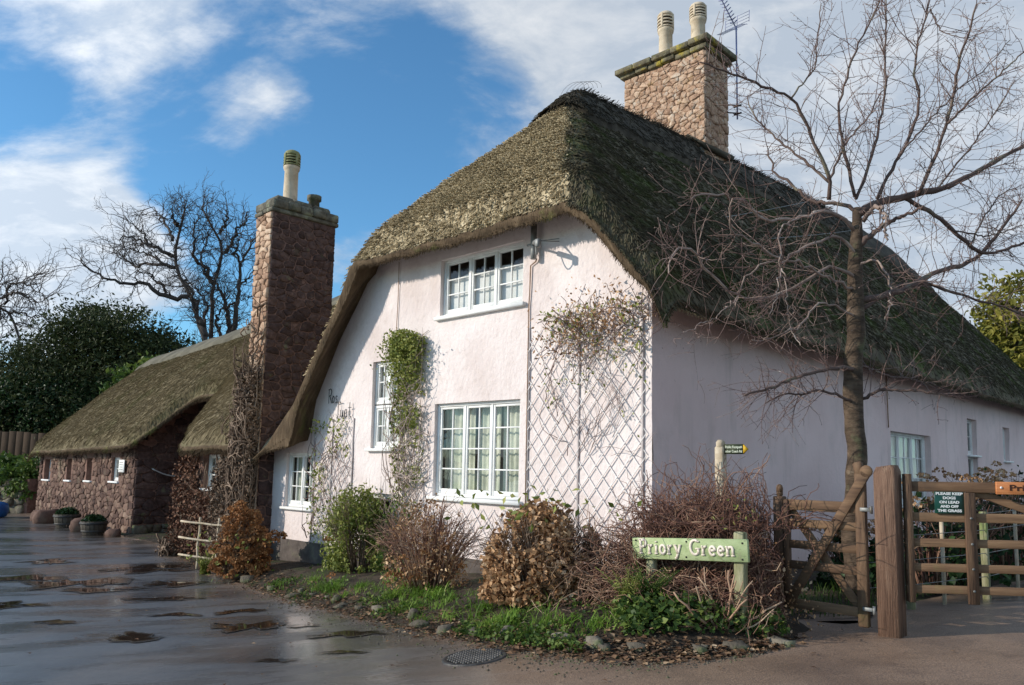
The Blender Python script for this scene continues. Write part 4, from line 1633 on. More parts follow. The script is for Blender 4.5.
for sg in (-1, 1):
    for q in range(4):
        o_ = at_ + upv * sg * (.07 + q * .07) + bd * (.02 + .04 * q)
        tubes(m, np.array([o_ - sd * .30, o_ + sd * .30]), .005, 4)
    for e in (-.3, 0, .3):
        tubes(m, np.array([at_ + sd * e + upv * sg * .06, at_ + sd * e + upv * sg * .30 + bd * .15]), .006, 4)
obj('reflector', m, BLUEPOLE, AER)

# service bracket, conduit and overhead cables
m = MB()
tubes(m, H(np.full(4, 1.82), np.full(4, -.09), np.array([4.36, 4.5, 4.65, 4.84])), .042, 10)
obj('service_mast', m, GALV, COT)
m = MB()
pA = H(1.82, -.12, 4.56)
pB = H(1.46, -.40, 4.47)
tubes(m, np.array([pA + L2 * .10 + R2 * .02, pA, pA * .5 + pB * .5, pB]), .016, 8)
tubes(m, np.array([pA * .55 + pB * .45, pB]), .034, 8)
box(m, pB + np.array([0, 0, -.03]), np.array([L2, R2, [0, 0, 1.]]), (.035, .035, .055), .012)
th = np.linspace(0, 1, 11)
tubes(m, np.array([pB + (pA - pB) * .45 * x + np.array([0, 0, -.17 * math.sin(x * math.pi)]) for x in th]), .009, 5)
obj('cable_arm', m, GALV, COT)
m = MB()
cp = [(1.82, 4.38), (1.84, 4.34), (1.93, 4.30), (1.94, 3.9), (1.95, 3.75), (1.95, 2.6), (1.95, .4)]
tubes(m, np.array([H(s, -.025, z) for s, z in cp]), .010, 6)
tubes(m, np.array([H(s, -.022, z) for s, z in ((4.84, 4.85), (4.83, 4.2), (4.85, 3.6), (4.9, 3.3))]), .007, 5)
obj('wall_cable', m, MORTAR, COT)
m = MB()
tubes(m, np.array([H(-.0 + 7.72 * 0, 0, 0) + UR * 7.72 + NR * .03 + [0, 0, 3.5], C0 + UR * 7.75 + NR * .03 + [0, 0, 2.45]]), .012, 5)
obj('side_cable', m, MORTAR, COT)
PE = np.array([21.0, 30.0, 16.5])
for q, dz in ((0, 0.), (1, -2.6)):
    u = np.linspace(0, 1, 24)[:, None]
    P = pB + (PE + [0, 0, dz] - pB) * u
    P[:, 2] -= (.9 * 4 * u * (1 - u))[:, 0]
    m = MB()
    tubes(m, P, .007, 5)
    tag(obj('overhead_cable', m, GALV, at=P[0]), ['upper thin overhead cable running from the gable bracket over the mossy roof', 'lower thin overhead cable running from the gable bracket over the mossy roof'][q], 'cable')
# ------------------------------------------------------------------ stone range: barn on the left, creeper-clad middle house, big chimney
RAN = thing('stone_range', H(18, 3, -.6), 'long red stone thatched range with small white windows left of the pink cottage', 'stone cottage')


def rg_ridge(s):
    return 6.35 - .055 * (s - 14.7)


def _sm(s, xs_, ys_):
    # eave line smoothed where the thatch sweeps round the recess
    return sum(np.interp(s + d, xs_, ys_) for d in np.linspace(-.45, .45, 7)) / 7


def rg_eave_t(s):
    # barn projects, recess between, middle house projects furthest
    return _sm(s, [8, 12.3, 16.0, 18.1, 18.8, 30], [-.27, -.27, 2.45, 2.65, 1.13, 1.13])


def rg_eave_z(s):
    return _sm(s, [8, 12.3, 16.0, 18.1, 18.8, 28.9], [2.20, 2.06, 3.70, 3.72, 2.22, 1.98])


RS0, RS1 = 8.9, 28.9
def rg_top(s, t, roll=1.):
    te = rg_eave_t(s)
    ze = rg_eave_z(s)
    zr = rg_ridge(s) - 1.3 * smooth01((s - 26.8) / 2.1) ** 2 * .35
    u = (t - te) / (5. - te)
    front = ze + (zr - ze) * u + .22 * np.sin(np.clip(u, 0, 1) * math.pi) * 1
    back = zr - (t - 5.) * 1.0
    z = smin(front, back, .3)
    z = z - roll * .22 * smooth01(((te + .28) - t) / .28) ** 1.6 - .2 * smooth01((s - (RS1 - .25)) / .25) ** 2
    return z + .12 * fbm(s * .8 + 70, t * .8 + 70, 35, 3) + .03 * fbm(s * 4 + 70, t * 4 + 70, 36, 2)


sv = np.concatenate([np.arange(RS0, 20, .13), np.arange(20, RS1, .22), [RS1 - .08, RS1]])
uv = np.concatenate([[0, .008, .02, .04], np.linspace(.06, 1, 40), np.linspace(1.05, 2.0, 12)])
SS, UU = np.meshgrid(sv, uv, indexing='ij')
TE = rg_eave_t(SS)
TT = np.where(UU <= 1, TE + (5. - TE) * UU, 5. + (UU - 1) * 4.6)
ZT = rg_top(SS, TT)
ZB = np.minimum(rg_top(SS, TT, 0.) - .33 + .04 * fbm(SS * 3, TT * 3, 66), ZT - .05)
mb = MB()
grid(mb, H(SS, TT, ZT), rng.random(SS.shape))
obj('thatch_slope', mb, THATCH_OLD, RAN, smooth=True)
mb = MB()
grid(mb, H(SS, TT, ZB), rng.random(SS.shape), flip=True)
a = ring(H(SS, TT, ZT))
b = ring(H(SS, TT, ZB))
a = np.vstack([a, a[:1]])
b = np.vstack([b, b[:1]])
grid(mb, np.stack([a, a + (b - a) * .4 - R2 * .03, b]), rng.random((3, len(a))), flip=True)
obj('thatch_eave', mb, THATCH_CUT, RAN, smooth=True)
rsv = np.arange(9, 28.8, .35)
off = np.array([-.62, -.60, -.4, -.2, 0, .2, .4, .6])
A_, B_ = np.meshgrid(off, rsv, indexing='ij')
RZ = rg_top(B_, 5. + A_) + .12 + .05 * np.exp(-(A_ / .25) ** 2)
RZ[0] -= .2
mb = MB()
grid(mb, H(B_, 5. + A_, RZ), rng.random(A_.shape), flip=True)
obj('thatch_ridge', mb, M('pale_ridge_straw', [(.0, (.06, .055, .04)), (.5, (.125, .115, .085)), (1., (.22, .20, .15))], scale=2, var='attr', vw=.5, rough=.97, bump=.5), RAN, smooth=True)


def smp_rg(g, n):
    s = g.uniform(RS0, RS1, n)
    te = rg_eave_t(s)
    return s, te + (5. - te) * g.random(n)


straws(RAN, 'thatch_straw', THATCH_OLD, rg_top, H, smp_rg, 48000, .30, .008, .018, 14)
P_ = H(SS[:, 0], TT[:, 0], ZB[:, 0])
P2_ = H(SS[:, 0], TT[:, 0], ZT[:, 0])
fringe(RAN, 'eave_fringe', THATCH_CUT, np.vstack([P_, P_ + (P2_ - P_) * .4]), -R2 * .3 + np.array([0, 0, -1.]), 4000, .14, .008, 19)

# barn front wall (t = 1.5), return wall, recess wall, middle front wall (t = .2)
DPT = 1.5
BW = [(20.62, 21.28, .88, 1.62), (23.05, 23.58, .84, 1.58), (25.10, 25.62, .80, 1.54), (27.45, 28.2, .76, 1.50)]
mb = MB()
Ob = H(0, DPT, 0)
wall_sheet(mb, Ob, UF, NF, -28.75, -19.3, lambda u: -1.2, lambda u: float(np.interp(-u, [19, 28.8], [2.0, 1.8])), [(-b, -a, c, d) for a, b, c, d in BW], step=.3, seed=21, reveal=.28)
wl = obj('barn_wall', mb, MORTAR_D, RAN, smooth=True)
stone_face(wl, STONE_FACE, H(28.75, DPT - .012, -1.15), UF, zv, NF, 9.45, 3.05, .24, .15, 61, gap=.012, proud=.016, joined='rubble_stones',
           keep=lambda x, y: not any((28.75 - b - .12) < x < (28.75 - a + .12) and (c - .1) < y - 1.15 < d + .5 for a, b, c, d in BW))
for (a, b, c, d) in BW:
    window(wl, Ob, UF, NF, -b, -a, c, d, nl=1, rows=2, cols=2, depth=.12 if a < 22 else .2, curtain='net' if a < 22 else None, silldrop=.06)
mb = MB()
wall_sheet(mb, H(19.3, DPT, 0), UR, NR, 0, 2.4, lambda u: -1.1, lambda u: 1.95 + .95 * u, [], step=.3, seed=23)
w2 = obj('return_wall', mb, MORTAR_D, RAN, smooth=True)
stone_face(w2, STONE_DARK, H(19.29, DPT, -.35), UR, zv, NR, 2.0, 3.4, .36, .21, 71, gap=.013, proud=.018, keep=lambda x, y: y - .35 < 1.85 + .95 * x)
stone_face(w2, STONE_GREY, H(19.27, DPT, -.78), UR, zv, NR, 2.0, .42, .24, .2, 72, gap=.010, proud=.06)
mb = MB()
wall_sheet(mb, H(0, 3.3, 0), UF, NF, -19.4, -13.1, lambda u: -.9, lambda u: 3.95, [], step=.3, seed=25)
w3 = obj('recess_wall', mb, MORTAR_D, RAN, smooth=True)
stone_face(w3, STONE_DARK, H(19.3, 3.29, -.8), UF, zv, NF, 6.1, 4.7, .40, .22, 73, gap=.012, proud=.018, joined='rubble_stones', joined_mat=STONE_FACE)
mb = MB()
MW = [(10.98, 11.92, .96, 1.72)]
wall_sheet(mb, H(0, .2, 0), UF, NF, -12.85, -9.0, lambda u: -.9, lambda u: 2.1, [(-b, -a, c, d) for a, b, c, d in MW], step=.3, seed=27, reveal=.25)
w4 = obj('middle_wall', mb, MORTAR_D, RAN, smooth=True)
stone_face(w4, STONE_FACE, H(12.85, .19, -.8), UF, zv, NF, 3.8, 2.9, .3, .18, 74, gap=.012, proud=.018, joined='rubble_stones',
           keep=lambda x, y: not ((12.85 - 11.92 - .12) < x < (12.85 - 10.98 + .12) and .86 < y - .8 < 2.3))
window(w4, H(0, .2, 0), UF, NF, -11.92, -10.98, .98, 1.72, nl=1, rows=3, cols=3, depth=.14, curtain='net')
mb = MB()
grid(mb, np.stack([np.stack([H(12.85, t, -.9) for t in (.2, 2, 3.4)]), np.stack([H(12.85, t, z) for t, z in ((.2, 2.1), (2, 3.0), (3.4, 4.0))])]))
grid(mb, np.stack([np.stack([H(28.75, t, -1.2) for t in (1.5, 5, 9)]), np.stack([H(28.75, t, z) for t, z in ((1.5, 1.8), (5, 4.6), (9, 1.9))])]))
obj('gable_wall', mb, MORTAR_D, RAN)

# big chimney
CL = shaft(RAN, 'stone_chimney', 8.54, 9.13, -.30, 1.13, -.6, 6.45, MORTAR_D)
stone_face(CL, STONE_DARK, H(8.535, -.30, 1.6), UR, zv, NR, 1.43, 4.83, .20, .135, 81, gap=.013, proud=.010)  # shaded face of the stack: its shade is put into darker stone
stone_face(CL, STONE_RED, H(9.13, -.305, -.4), UF, zv, NF, .59, 6.83, .17, .11, 82, gap=.007, proud=.016, joined='rubble_stones', joined_mat=M('lit_red_rubble', [(.0, (.15, .085, .055)), (.35, (.36, .225, .150)), (.65, (.50, .345, .240)), (1., (.68, .55, .42))], scale=13, var='attr', vw=.6, rough=.93, bump=.8, bscale=35))  # sunlit face of the same stack: sunlight put into paler stone
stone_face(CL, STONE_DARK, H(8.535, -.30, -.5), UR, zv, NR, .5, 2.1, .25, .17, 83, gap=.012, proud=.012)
slabs(CL, CAPDARK, 8.53, 9.14, -.31, 1.14, 6.43, 6.51, .04, 15, 2)
for q in range(5):
    m = MB()
    t0 = -.30 + q * .286
    box(m, H(8.835, t0 + .143, 6.605 + .01 * (q % 2)), np.array([L2, R2, zv]), (.37 + .02 * (q % 2), .139 + (.03 if q in (0, 4) else 0), .085), .025)
    obj('capping_slab', m, CAPDARK, CL)
for q in range(3):
    m = MB()
    box(m, H(8.83, .0 + q * .42, 6.75), np.array([L2, R2, zv]), (.24, .20, .07), .05)
    obj('capping_slab', m, CAPDARK, CL)
chimney_pot(CL, H(8.80, .20, 6.77), 1.12, .145, POT, POT_MOSS)
m = MB()
lathe(m, H(8.75, .72, 6.79), [(.12, 0), (.11, .16), (.15, .17), (.15, .26), (.05, .28)], 12)
obj('capped_flue', m, CAPDARK, CL)
m = MB()
rp = np.array([H(19.18, t_, z_) for t_, z_ in zip(np.linspace(1.93, 3.0, 12), np.linspace(1.30, 1.10, 12) - .10 * np.sin(np.linspace(0, math.pi, 12)))])
tubes(m, rp, .022, 5)
tag(obj('washing_line', m, ROPE, at=rp[0]), 'pale rope sagging across the dark stone return wall of the barn', 'rope')

# white notice on the barn wall
NB = H(20.42, DPT - .09, 1.2)
t = thing('wall_notice', NB, 'small white notice board fixed to the barn wall beside its right-hand window', 'sign')
m = MB()
box(m, H(20.15, DPT - .10, 1.36), np.array([L2, R2, zv]), (.22, .015, .19), .004)
obj('notice_board', m, WHITE, t)
m = MB()
for q, (w_, z_) in enumerate(((.14, 1.47), (.15, 1.40), (.10, 1.33), (.13, 1.26))):
    box(m, H(20.15, DPT - .117, z_), np.array([L2, R2, zv]), (w_, .002, .010), .001)
obj('faded_print', m, GALV, t)

# ------------------------------------------------------------------ creeper on the chimney and middle wall
def hug(n, s0, s1, z0, z1, t, nseg, step, jit, up, seed):
    g = np.random.default_rng(seed)
    p = H(g.uniform(s0, s1, n), t - g.uniform(.01, .14, n), g.uniform(z0, z1, n))
    d = norm(np.outer(g.normal(0, .6, n), L2) + np.outer(g.uniform(.2, 1, n) * up, zv) - np.outer(g.normal(0, .2, n), R2))
    return wander(p, d, nseg, step, jit)


def clampw(P, s0, s1, bulk):
    s, t = st(P[..., 0], P[..., 1])
    s = np.clip(s, s0, s1)
    face = np.where(s < 9.15, -.33, np.interp(s, [9.15, 9.7], [-.33, .15]))
    return H(s, np.clip(t, face - bulk, face - .01), P[..., 2])


CRE = thing('dry_creeper', H(9.2, -.5, -.45), 'leafless brown creeper smothering the lower half of the big stone chimney', 'creeper')
mb = MB()
pts = []
for (n, s0, s1, z0, z1, t) in ((320, 8.5, 9.6, -.45, 2.0, -.32), (300, 8.6, 10.6, -.4, 1.2, -.30), (160, 8.55, 9.2, 1.5, 3.2, -.33), (120, 9.1, 10.5, .3, 2.0, -.12), (25, 8.6, 9.1, 3., 4.6, -.33)):
    pts.append(hug(n, s0, s1, z0, z1, t, 9, .12, .38, 1., int(n + 10 * z1)))
P = clampw(np.concatenate(pts), 8.5, 10.6, .30)
tubes(mb, P, np.linspace(.014, .004, 9)[None] * rng.uniform(.5, 1.8, (len(P), 1)), 4)
obj('stems', mb, VINE, CRE)
mb = MB()
P = clampw(hug(26, 8.9, 9.8, -.45, .1, -.42, 14, .19, .22, 1.4, 77), 8.5, 9.9, .26)
tubes(mb, P, np.linspace(.035, .008, 14)[None] * rng.uniform(.6, 1.4, (26, 1)), 5)
obj('main_stem', mb, VINE, CRE, smooth=True)
mb = MB()
n = 15000
s = rng.uniform(8.5, 10.7, n)
z = rng.uniform(-.3, 3.4, n)
ok = z < np.interp(s, [8.5, 9.2, 9.6, 10.2, 10.7], [3.3, 3.4, 2.4, 1.9, 1.0]) + rng.normal(0, .2, n)
s, z = s[ok], z[ok]
tq = np.where(s < 9.15, -.34, np.interp(s, [9.15, 9.6], [-.34, -.05])) - rng.uniform(0, .20, len(s))
leaves(mb, H(s, tq, z), rng.uniform(.04, .10, len(s)), .6)
obj('dead_leaves', mb, VINE, CRE, kind='stuff')

RC = thing('red_wall_creeper', H(12.6, .05, -.5), 'reddish brown creeper covering the middle stone wall left of its white window', 'creeper')
mb = MB()
n = 5200
s = rng.uniform(10.2, 12.9, n)
z = rng.uniform(-.45, 1.75, n)
top = np.interp(s, [10.2, 11, 11.9, 12.0, 12.75, 12.9], [.9, .9, .9, 1.75, 1.7, 1.3])
ok = (z < top + rng.normal(0, .08, n))
s, z = s[ok], z[ok]
leaves(mb, H(s, .14 - rng.uniform(0, .28, len(s)) * (1.2 - .3 * z), z), rng.uniform(.05, .11, len(s)), .65)
obj('foliage', mb, REDCREEP, RC)
mb = MB()
P = clampw(hug(120, 10.3, 12.8, -.5, .8, .12, 8, .15, .4, 1., 91), 10.2, 12.85, .2)
tubes(mb, P, .007, 3)
obj('stems', mb, VINE, RC)
mb = MB()
P = clampw(wander(H(rng.uniform(12.3, 12.8, 40), rng.uniform(-.3, .1, 40), np.full(40, -.5)), np.tile([[0, 0, 1.]], (40, 1)) + rng.normal(0, .4, (40, 3)), 7, .10, .5), 11.9, 12.85, .5)
tubes(mb, P, .02, 4)
obj('woody_base', mb, VINE, RC)

# ------------------------------------------------------------------ trellises
_lm = MB()
box(_lm, (0, 0, 0), np.eye(3), (.5, .5, .5), .12)
LATHM = _lm.mesh('lath')
LATHM.materials.append(LATH)


def lath(parent, p0, p1, w, d, nrm):
    p0 = np.asarray(p0, float)
    p1 = np.asarray(p1, float)
    v = p1 - p0
    l = np.linalg.norm(v)
    v /= l
    sd = norm(np.cross(nrm, v))
    mw = Matrix(((v[0] * l, sd[0] * w, nrm[0] * d, (p0 + p1)[0] / 2), (v[1] * l, sd[1] * w, nrm[1] * d, (p0 + p1)[1] / 2), (v[2] * l, sd[2] * w, nrm[2] * d, (p0 + p1)[2] / 2), (0, 0, 0, 1)))
    return inst('lath', LATHM, parent, mw)


def trellis(label, s0, s1, z0, z1, px, pz, posts, keep=None):
    T_ = thing('wall_trellis', H((s0 + s1) / 2, -.04, z0), label, 'trellis', 'trellises on the pink wall')
    w, h = s1 - s0, z1 - z0
    sl = pz / px
    for sg in (1, -1):
        # family of lines u*sl*sg + c = z
        c = -h * 1.0 if sg > 0 else 0
        c0 = -sl * w if sg > 0 else 0
        c1 = h if sg > 0 else h + sl * w
        n = int((c1 - c0) / pz)
        for q in range(1, n + 1):
            cc = c0 + q * pz + rng.normal(0, .006)
            # clip against rectangle
            us = np.linspace(0, w, 60)
            zz_ = cc + sg * sl * us
            ok = (zz_ > 0) & (zz_ < h)
            if keep is not None:
                ok &= keep(s1 - us, z0 + zz_)
            if ok.sum() < 3:
                continue
            i = np.where(ok)[0]
            a_, b_ = i[0], i[-1]
            toff = -.024 if sg > 0 else -.014
            lath(T_, H(s1 - us[a_], toff, z0 + zz_[a_]), H(s1 - us[b_], toff, z0 + zz_[b_]), .011, .008, NF)
    for (s, za, zb_) in posts:
        m = MB()
        bar(m, H(s, -.015, za), H(s, -.015, zb_), .030, .018, up=NF)
        obj('trellis_post', m, LATH_D, T_)
    return T_


trellis('tall white diamond trellis at the right-hand corner of the front wall', .06, 1.98, .15, 3.40, .215, .265, [(1.94, .2, 3.45), (1.08, .2, 3.55), (.12, .2, 3.4)],
        keep=lambda s, z: z < 3.42 - .18 * (s < .5))
trellis('small diamond trellis with climber left of the narrow window', 5.98, 7.08, .15, 2.45, .19, .23, [(5.93, .15, 2.35), (6.55, .15, 2.35), (7.10, .15, 2.3)])
trellis('low white trellis under the big ground floor window', 2.05, 3.3, .32, 1.02, .215, .265, [])

# wire-script house name on the wall
HN = thing('house_name', H(6.5, -.02, 2.35), 'thin wrought wire house name in two lines of script above the small trellis', 'house name')


def script(line, s0, z0, h, sc):
    """single-line wire lettering: strokes in em units"""
    G_ = {'R': [[(0, 0), (0, 1)], [(-.1, .95), (.3, 1.02), (.5, .8), (.35, .55), (0, .5)], [(.2, .5), (.55, 0)]],
          'e': [[(.05, .25), (.4, .3), (.35, .5), (.15, .5), (.05, .25), (.15, 0), (.45, .08)]],
          's': [[(.38, .45), (.15, .5), (.12, .3), (.35, .2), (.3, 0), (.05, .05)]],
          'o': [[(.25, .5), (.05, .3), (.15, 0), (.38, .1), (.42, .38), (.25, .5)]],
          'T': [[(.3, 1), (.3, .05), (.1, 0)], [(-.05, .95), (.3, 1.03), (.65, .97)]],
          'u': [[(.05, .5), (.08, .08), (.3, .02), (.42, .5), (.45, .0)]],
          'd': [[(.4, .45), (.12, .45), (.05, .15), (.3, 0), (.42, .2), (.42, 1), (.45, 0)]],
          't': [[(.2, .95), (.2, .08), (.38, .03)], [(0, .6), (.4, .62)]]}
    m = MB()
    x = 0
    for ch in line:
        for stk in G_[ch]:
            q = np.array(stk)
            tt_ = np.linspace(0, len(q) - 1, len(q) * 4)
            px = np.interp(tt_, np.arange(len(q)), q[:, 0])
            pz = np.interp(tt_, np.arange(len(q)), q[:, 1])
            tubes(m, H(s0 - (x + px) * sc, -.05, z0 + pz * h), .008, 4)
        x += .58
    obj('wire_word', m, IRON, HN)


script('Ros', 6.66, 2.62, .25, .17)
script('Tuet', 6.42, 2.36, .27, .21)
# ------------------------------------------------------------------ plants on and before the wall
def climber(label, s0, s1, z0, z1, nst, nlf, lmat, smat, bulk, seed, lsz=.05, topheavy=0., group=None, at=None, dens=None, stem_r=.006):
    t_ = thing('wall_climber', H((s0 + s1) / 2, -.1, z0) if at is None else at, label, 'climber', group)
    g = np.random.default_rng(seed)
    m = MB()
    P = hug(nst, s0, s1, z0, z0 + (z1 - z0) * .75, -.05, 10, (z1 - z0) / 22, .25, 1.3, seed)
    s_a, t_a = st(P[..., 0], P[..., 1])
    s_a = np.clip(s_a, s0 - .12, s1 + .12)
    t_a = np.clip(t_a, -bulk, -.02)
    P = H(s_a, t_a, np.clip(P[..., 2], z0, z1 + .1))
    tubes(m, P, np.linspace(stem_r, stem_r * .4, 10)[None] * g.uniform(.5, 1.6, (nst, 1)), 4)
    obj('stems', m, smat, t_)
    m = MB()
    z = z0 + (z1 - z0) * g.random(nlf) ** (1 / (1 + topheavy))
    s = g.uniform(s0, s1, nlf)
    cl = fbm(s * 3.5 + seed, z * 3.5, seed, 3)
    ok = cl > (-.12 if dens is None else dens)
    s, z = s[ok], z[ok]
    b = bulk * (.35 + .65 * (z - z0) / (z1 - z0)) if topheavy else bulk
    leaves(m, H(s + g.normal(0, .03, len(s)), -.03 - b * g.random(len(s)), z), lsz * g.uniform(.6, 1.5, len(s)), .6, up=NF + [0, 0, .5], upw=.35)
    obj('foliage', m, lmat, t_)
    return t_


c1 = climber('tall leafy climber trained up the wall between the narrow and wide windows', 4.08, 4.74, .30, 3.55, 120, 2600, LEAF_LIME, BRANCH_PALE, .20, 101, lsz=.055, topheavy=1.2, dens=-.1)
m = MB()
n = 3600
s = 4.46 + rng.normal(0, .19, n)
z = 3.38 + rng.normal(0, .23, n)
ok = (z < 3.75 - .45 * np.abs(s - 4.46) + .5 * fbm(s * 4, z * 4, 3)) & (z > 2.75) & (fbm(s * 4 + 3, z * 4, 17, 3) > -.14)
leaves(m, H(s[ok], -.05 - .30 * rng.random(ok.sum()), z[ok]), rng.uniform(.03, .065, ok.sum()), .6)
obj('foliage', m, LEAF_LIME, c1)
climber('sparse climber with yellow green leaves on the small left trellis', 6.0, 7.1, .2, 2.35, 60, 700, LEAF_LIME, TWIG, .12, 103, lsz=.06, dens=-.02)
c2 = climber('straggly climber with few pale leaves at the top right of the corner trellis', .05, 1.6, 1.7, 3.62, 60, 600, LEAF_LIME, TWIG, .16, 105, lsz=.05, topheavy=2.5, dens=.0, stem_r=.004)
m = MB()
n = 800
s = np.clip(rng.normal(.75, .5, n), -.12, 1.7)
z = rng.normal(3.42, .22, n) - .15 * (s - .5)
ok = (z < np.interp(s, [0, .46, .94, 2], [3.45, 3.95, 4.05, 3.85]))
leaves(m, H(s[ok], -.04 - .26 * rng.random(ok.sum()), z[ok]), rng.uniform(.03, .07, ok.sum()), .5)
P = wander(H(rng.uniform(-.05, 1.4, 110), np.full(110, -.10), rng.uniform(3.0, 3.5, 110)), rng.normal(size=(110, 3)) + [0, 0, .6], 6, .085, .35)
obj('foliage', m, DRYLEAF, c2)
m = MB()
tubes(m, P, .0045, 3)
obj('wild_shoots', m, TWIG, c2)


def bush(name, label, base, rx, ry, h, nst, nlf, lmat, smat, lsz, seed, cat='bush', shape='dome', lumpy=.55, stem_r=.008, aspect=.55, inner=.35, clump=.0, spread=1., group=None, upw=0.25):
    base = np.array([base[0], base[1], float(gz(np.array(base[0]), np.array(base[1])))])
    t_ = thing(name, base, label, cat, group)
    g = np.random.default_rng(seed)
    n = nst
    a = g.random(n) * 6.283
    r = np.sqrt(g.random(n)) * .35
    b = np.stack([np.cos(a) * r * rx, np.sin(a) * r * ry, np.zeros(n)], 1)
    aim = np.stack([np.cos(a) * r / .35 * rx * spread, np.sin(a) * r / .35 * ry * spread, h * (1 - .45 * (r / .35) ** 2) * g.uniform(.75, 1.0, n)], 1)
    u = np.linspace(0, 1, 8)[None, :, None]
    P = b[:, None] * (1 - u) + aim[:, None] * u + np.array([0, 0, 1.]) * (np.sin(u * math.pi) * .12 * h) + np.cumsum(g.normal(0, .012, (n, 8, 3)), 1)
    m = MB()
    tubes(m, P + base, np.linspace(stem_r, stem_r * .35, 8)[None] * g.uniform(.6, 1.5, (n, 1)), 4)
    # side twigs
    k = 3
    ii = np.repeat(np.arange(n), k)
    jj = g.integers(3, 7, n * k)
    q = P[ii, jj] + base
    d = norm(P[ii, np.minimum(jj + 1, 7)] - P[ii, jj]) + g.normal(0, .55, (n * k, 3))
    tw = wander(q, d, 5, h * .055, .25)
    tubes(m, tw, stem_r * .4, 3)
    obj('stems', m, smat, t_)
    if nlf:
        m = MB()
        d = rvec(nlf * 2)
        rr = inner + (1 - inner) * g.random(nlf * 2) ** .5
        c = d * rr[:, None]
        if shape == 'dome':
            c[:, 2] = np.abs(c[:, 2])
            pos = c * [rx, ry, h]
            pos[:, :2] *= (1 - .12 * (1 - pos[:, 2:] / h))
        else:
            pos = c * [rx, ry, h / 2] + [0, 0, h / 2]
        lump = fbm(d[:, 0] * 2.6 + seed, d[:, 1] * 2.6 + d[:, 2] * 2.1, seed, 3)
        pos *= (1 + lumpy * lump)[:, None]
        ok = fbm(pos[:, 0] * 5 + seed, pos[:, 2] * 5 + pos[:, 1] * 4, seed + 3, 3) > clump
        pos = pos[ok][:nlf]
        leaves(m, pos + base, lsz * g.uniform(.55, 1.4, len(pos)), aspect, up=np.array([0, -.2, 1.]), upw=upw)
        obj('foliage', m, lmat, t_)
    return t_, base


def flower_heads(t_, base, mat, pos, r, npet, seed, name='flower_head'):
    g = np.random.default_rng(seed)
    m = MB()
    for p in pos:
        d = rvec(npet)
        d[:, 2] = np.abs(d[:, 2]) * .9 - .15
        leaves(m, p + d * r * g.uniform(.75, 1.05, (npet, 1)), r * .55, .9, rnd=np.clip(g.random() * .5 + g.random(npet) * .5, 0, 1))
    obj(name, m, mat, t_, kind='stuff')


# rust hydrangea by the chimney
t_, b_ = bush('hydrangea_bush', 'tall rust brown hydrangea full of dried flower heads in front of the chimney', (-4.62, 13.55), .5, .45, 1.15, 60, 260, DRYLEAF, VINE, .08, 201, inner=.5)
pp = []
for q in range(230):
    d = rvec(1)[0]
    d[2] = abs(d[2])
    f = rng.uniform(.72, 1.0)
    pp.append(b_ + d * [.50, .46, 1.22] * f * (1 if d[2] > .3 else .92) + [.06, 0, .06])
for q in range(14):
    d = rvec(1)[0] * .2
    pp.append(b_ + np.array([.62, -.05, .62]) + d * [1.1, 1, .8])
flower_heads(t_, b_, RUST, pp, .085, 34, 5)
m = MB()
leaves(m, b_ + np.column_stack([rng.normal(0, .4, 60), rng.normal(-.2, .3, 60), rng.uniform(.05, .8, 60)]), .09, .5)
obj('green_leaves', m, LEAF_LIME, t_, kind='stuff')
# green shrub
bush('shrub', 'green and yellow leafy shrub under the small left trellis', (-2.33, 12.4), .62, .5, 1.34, 90, 9000, LEAF_LIME, VINE, .055, 202, clump=-.10, inner=.35, stem_r=.006)
bush('shrub', 'small thin green shrub below the narrow window', (-1.6, 11.5), .36, .3, 1.10, 70, 700, LEAF, VINE, .06, 204, clump=.0, inner=.25, stem_r=.006)
# twiggy brown shrub
t_, b_ = bush('twiggy_shrub', 'thin twiggy brown shrub with few dry leaves below the big window', (-.98, 9.9), .62, .5, 1.15, 190, 1500, DRYLEAF, TANGLE, .05, 203, inner=.4, stem_r=.007, spread=1.15)
pp = [b_ + np.array([rng.normal(0, .5), rng.normal(-.25, .2), rng.uniform(.15, .7)]) for _ in range(14)]
flower_heads(t_, b_, RUST, pp, .06, 22, 7)
# brown leafy hydrangea
t_, b_ = bush('hydrangea_bush', 'rounded brown hydrangea bush covered with dry curled leaves right of the twiggy shrub', (.36, 8.38), .78, .60, 1.0, 170, 10000, DRYLEAF, VINE, .056, 205, lumpy=.22, inner=.40, aspect=.75, clump=-.06, stem_r=.007, upw=.1)
m = MB()
leaves(m, b_ + np.column_stack([rng.normal(.0, .45, 70), rng.normal(-.1, .35, 70), rng.uniform(.75, 1.15, 70)]), .10, .5)
obj('green_leaves', m, LEAF_LIME, t_, kind='stuff')

# great bramble tangle behind the sign
tb = np.array([2.06, 7.80, .12])
TAN = thing('bramble_mound', tb, 'large mound of tangled leafless purple brown stems behind the green village sign', 'bramble mound')


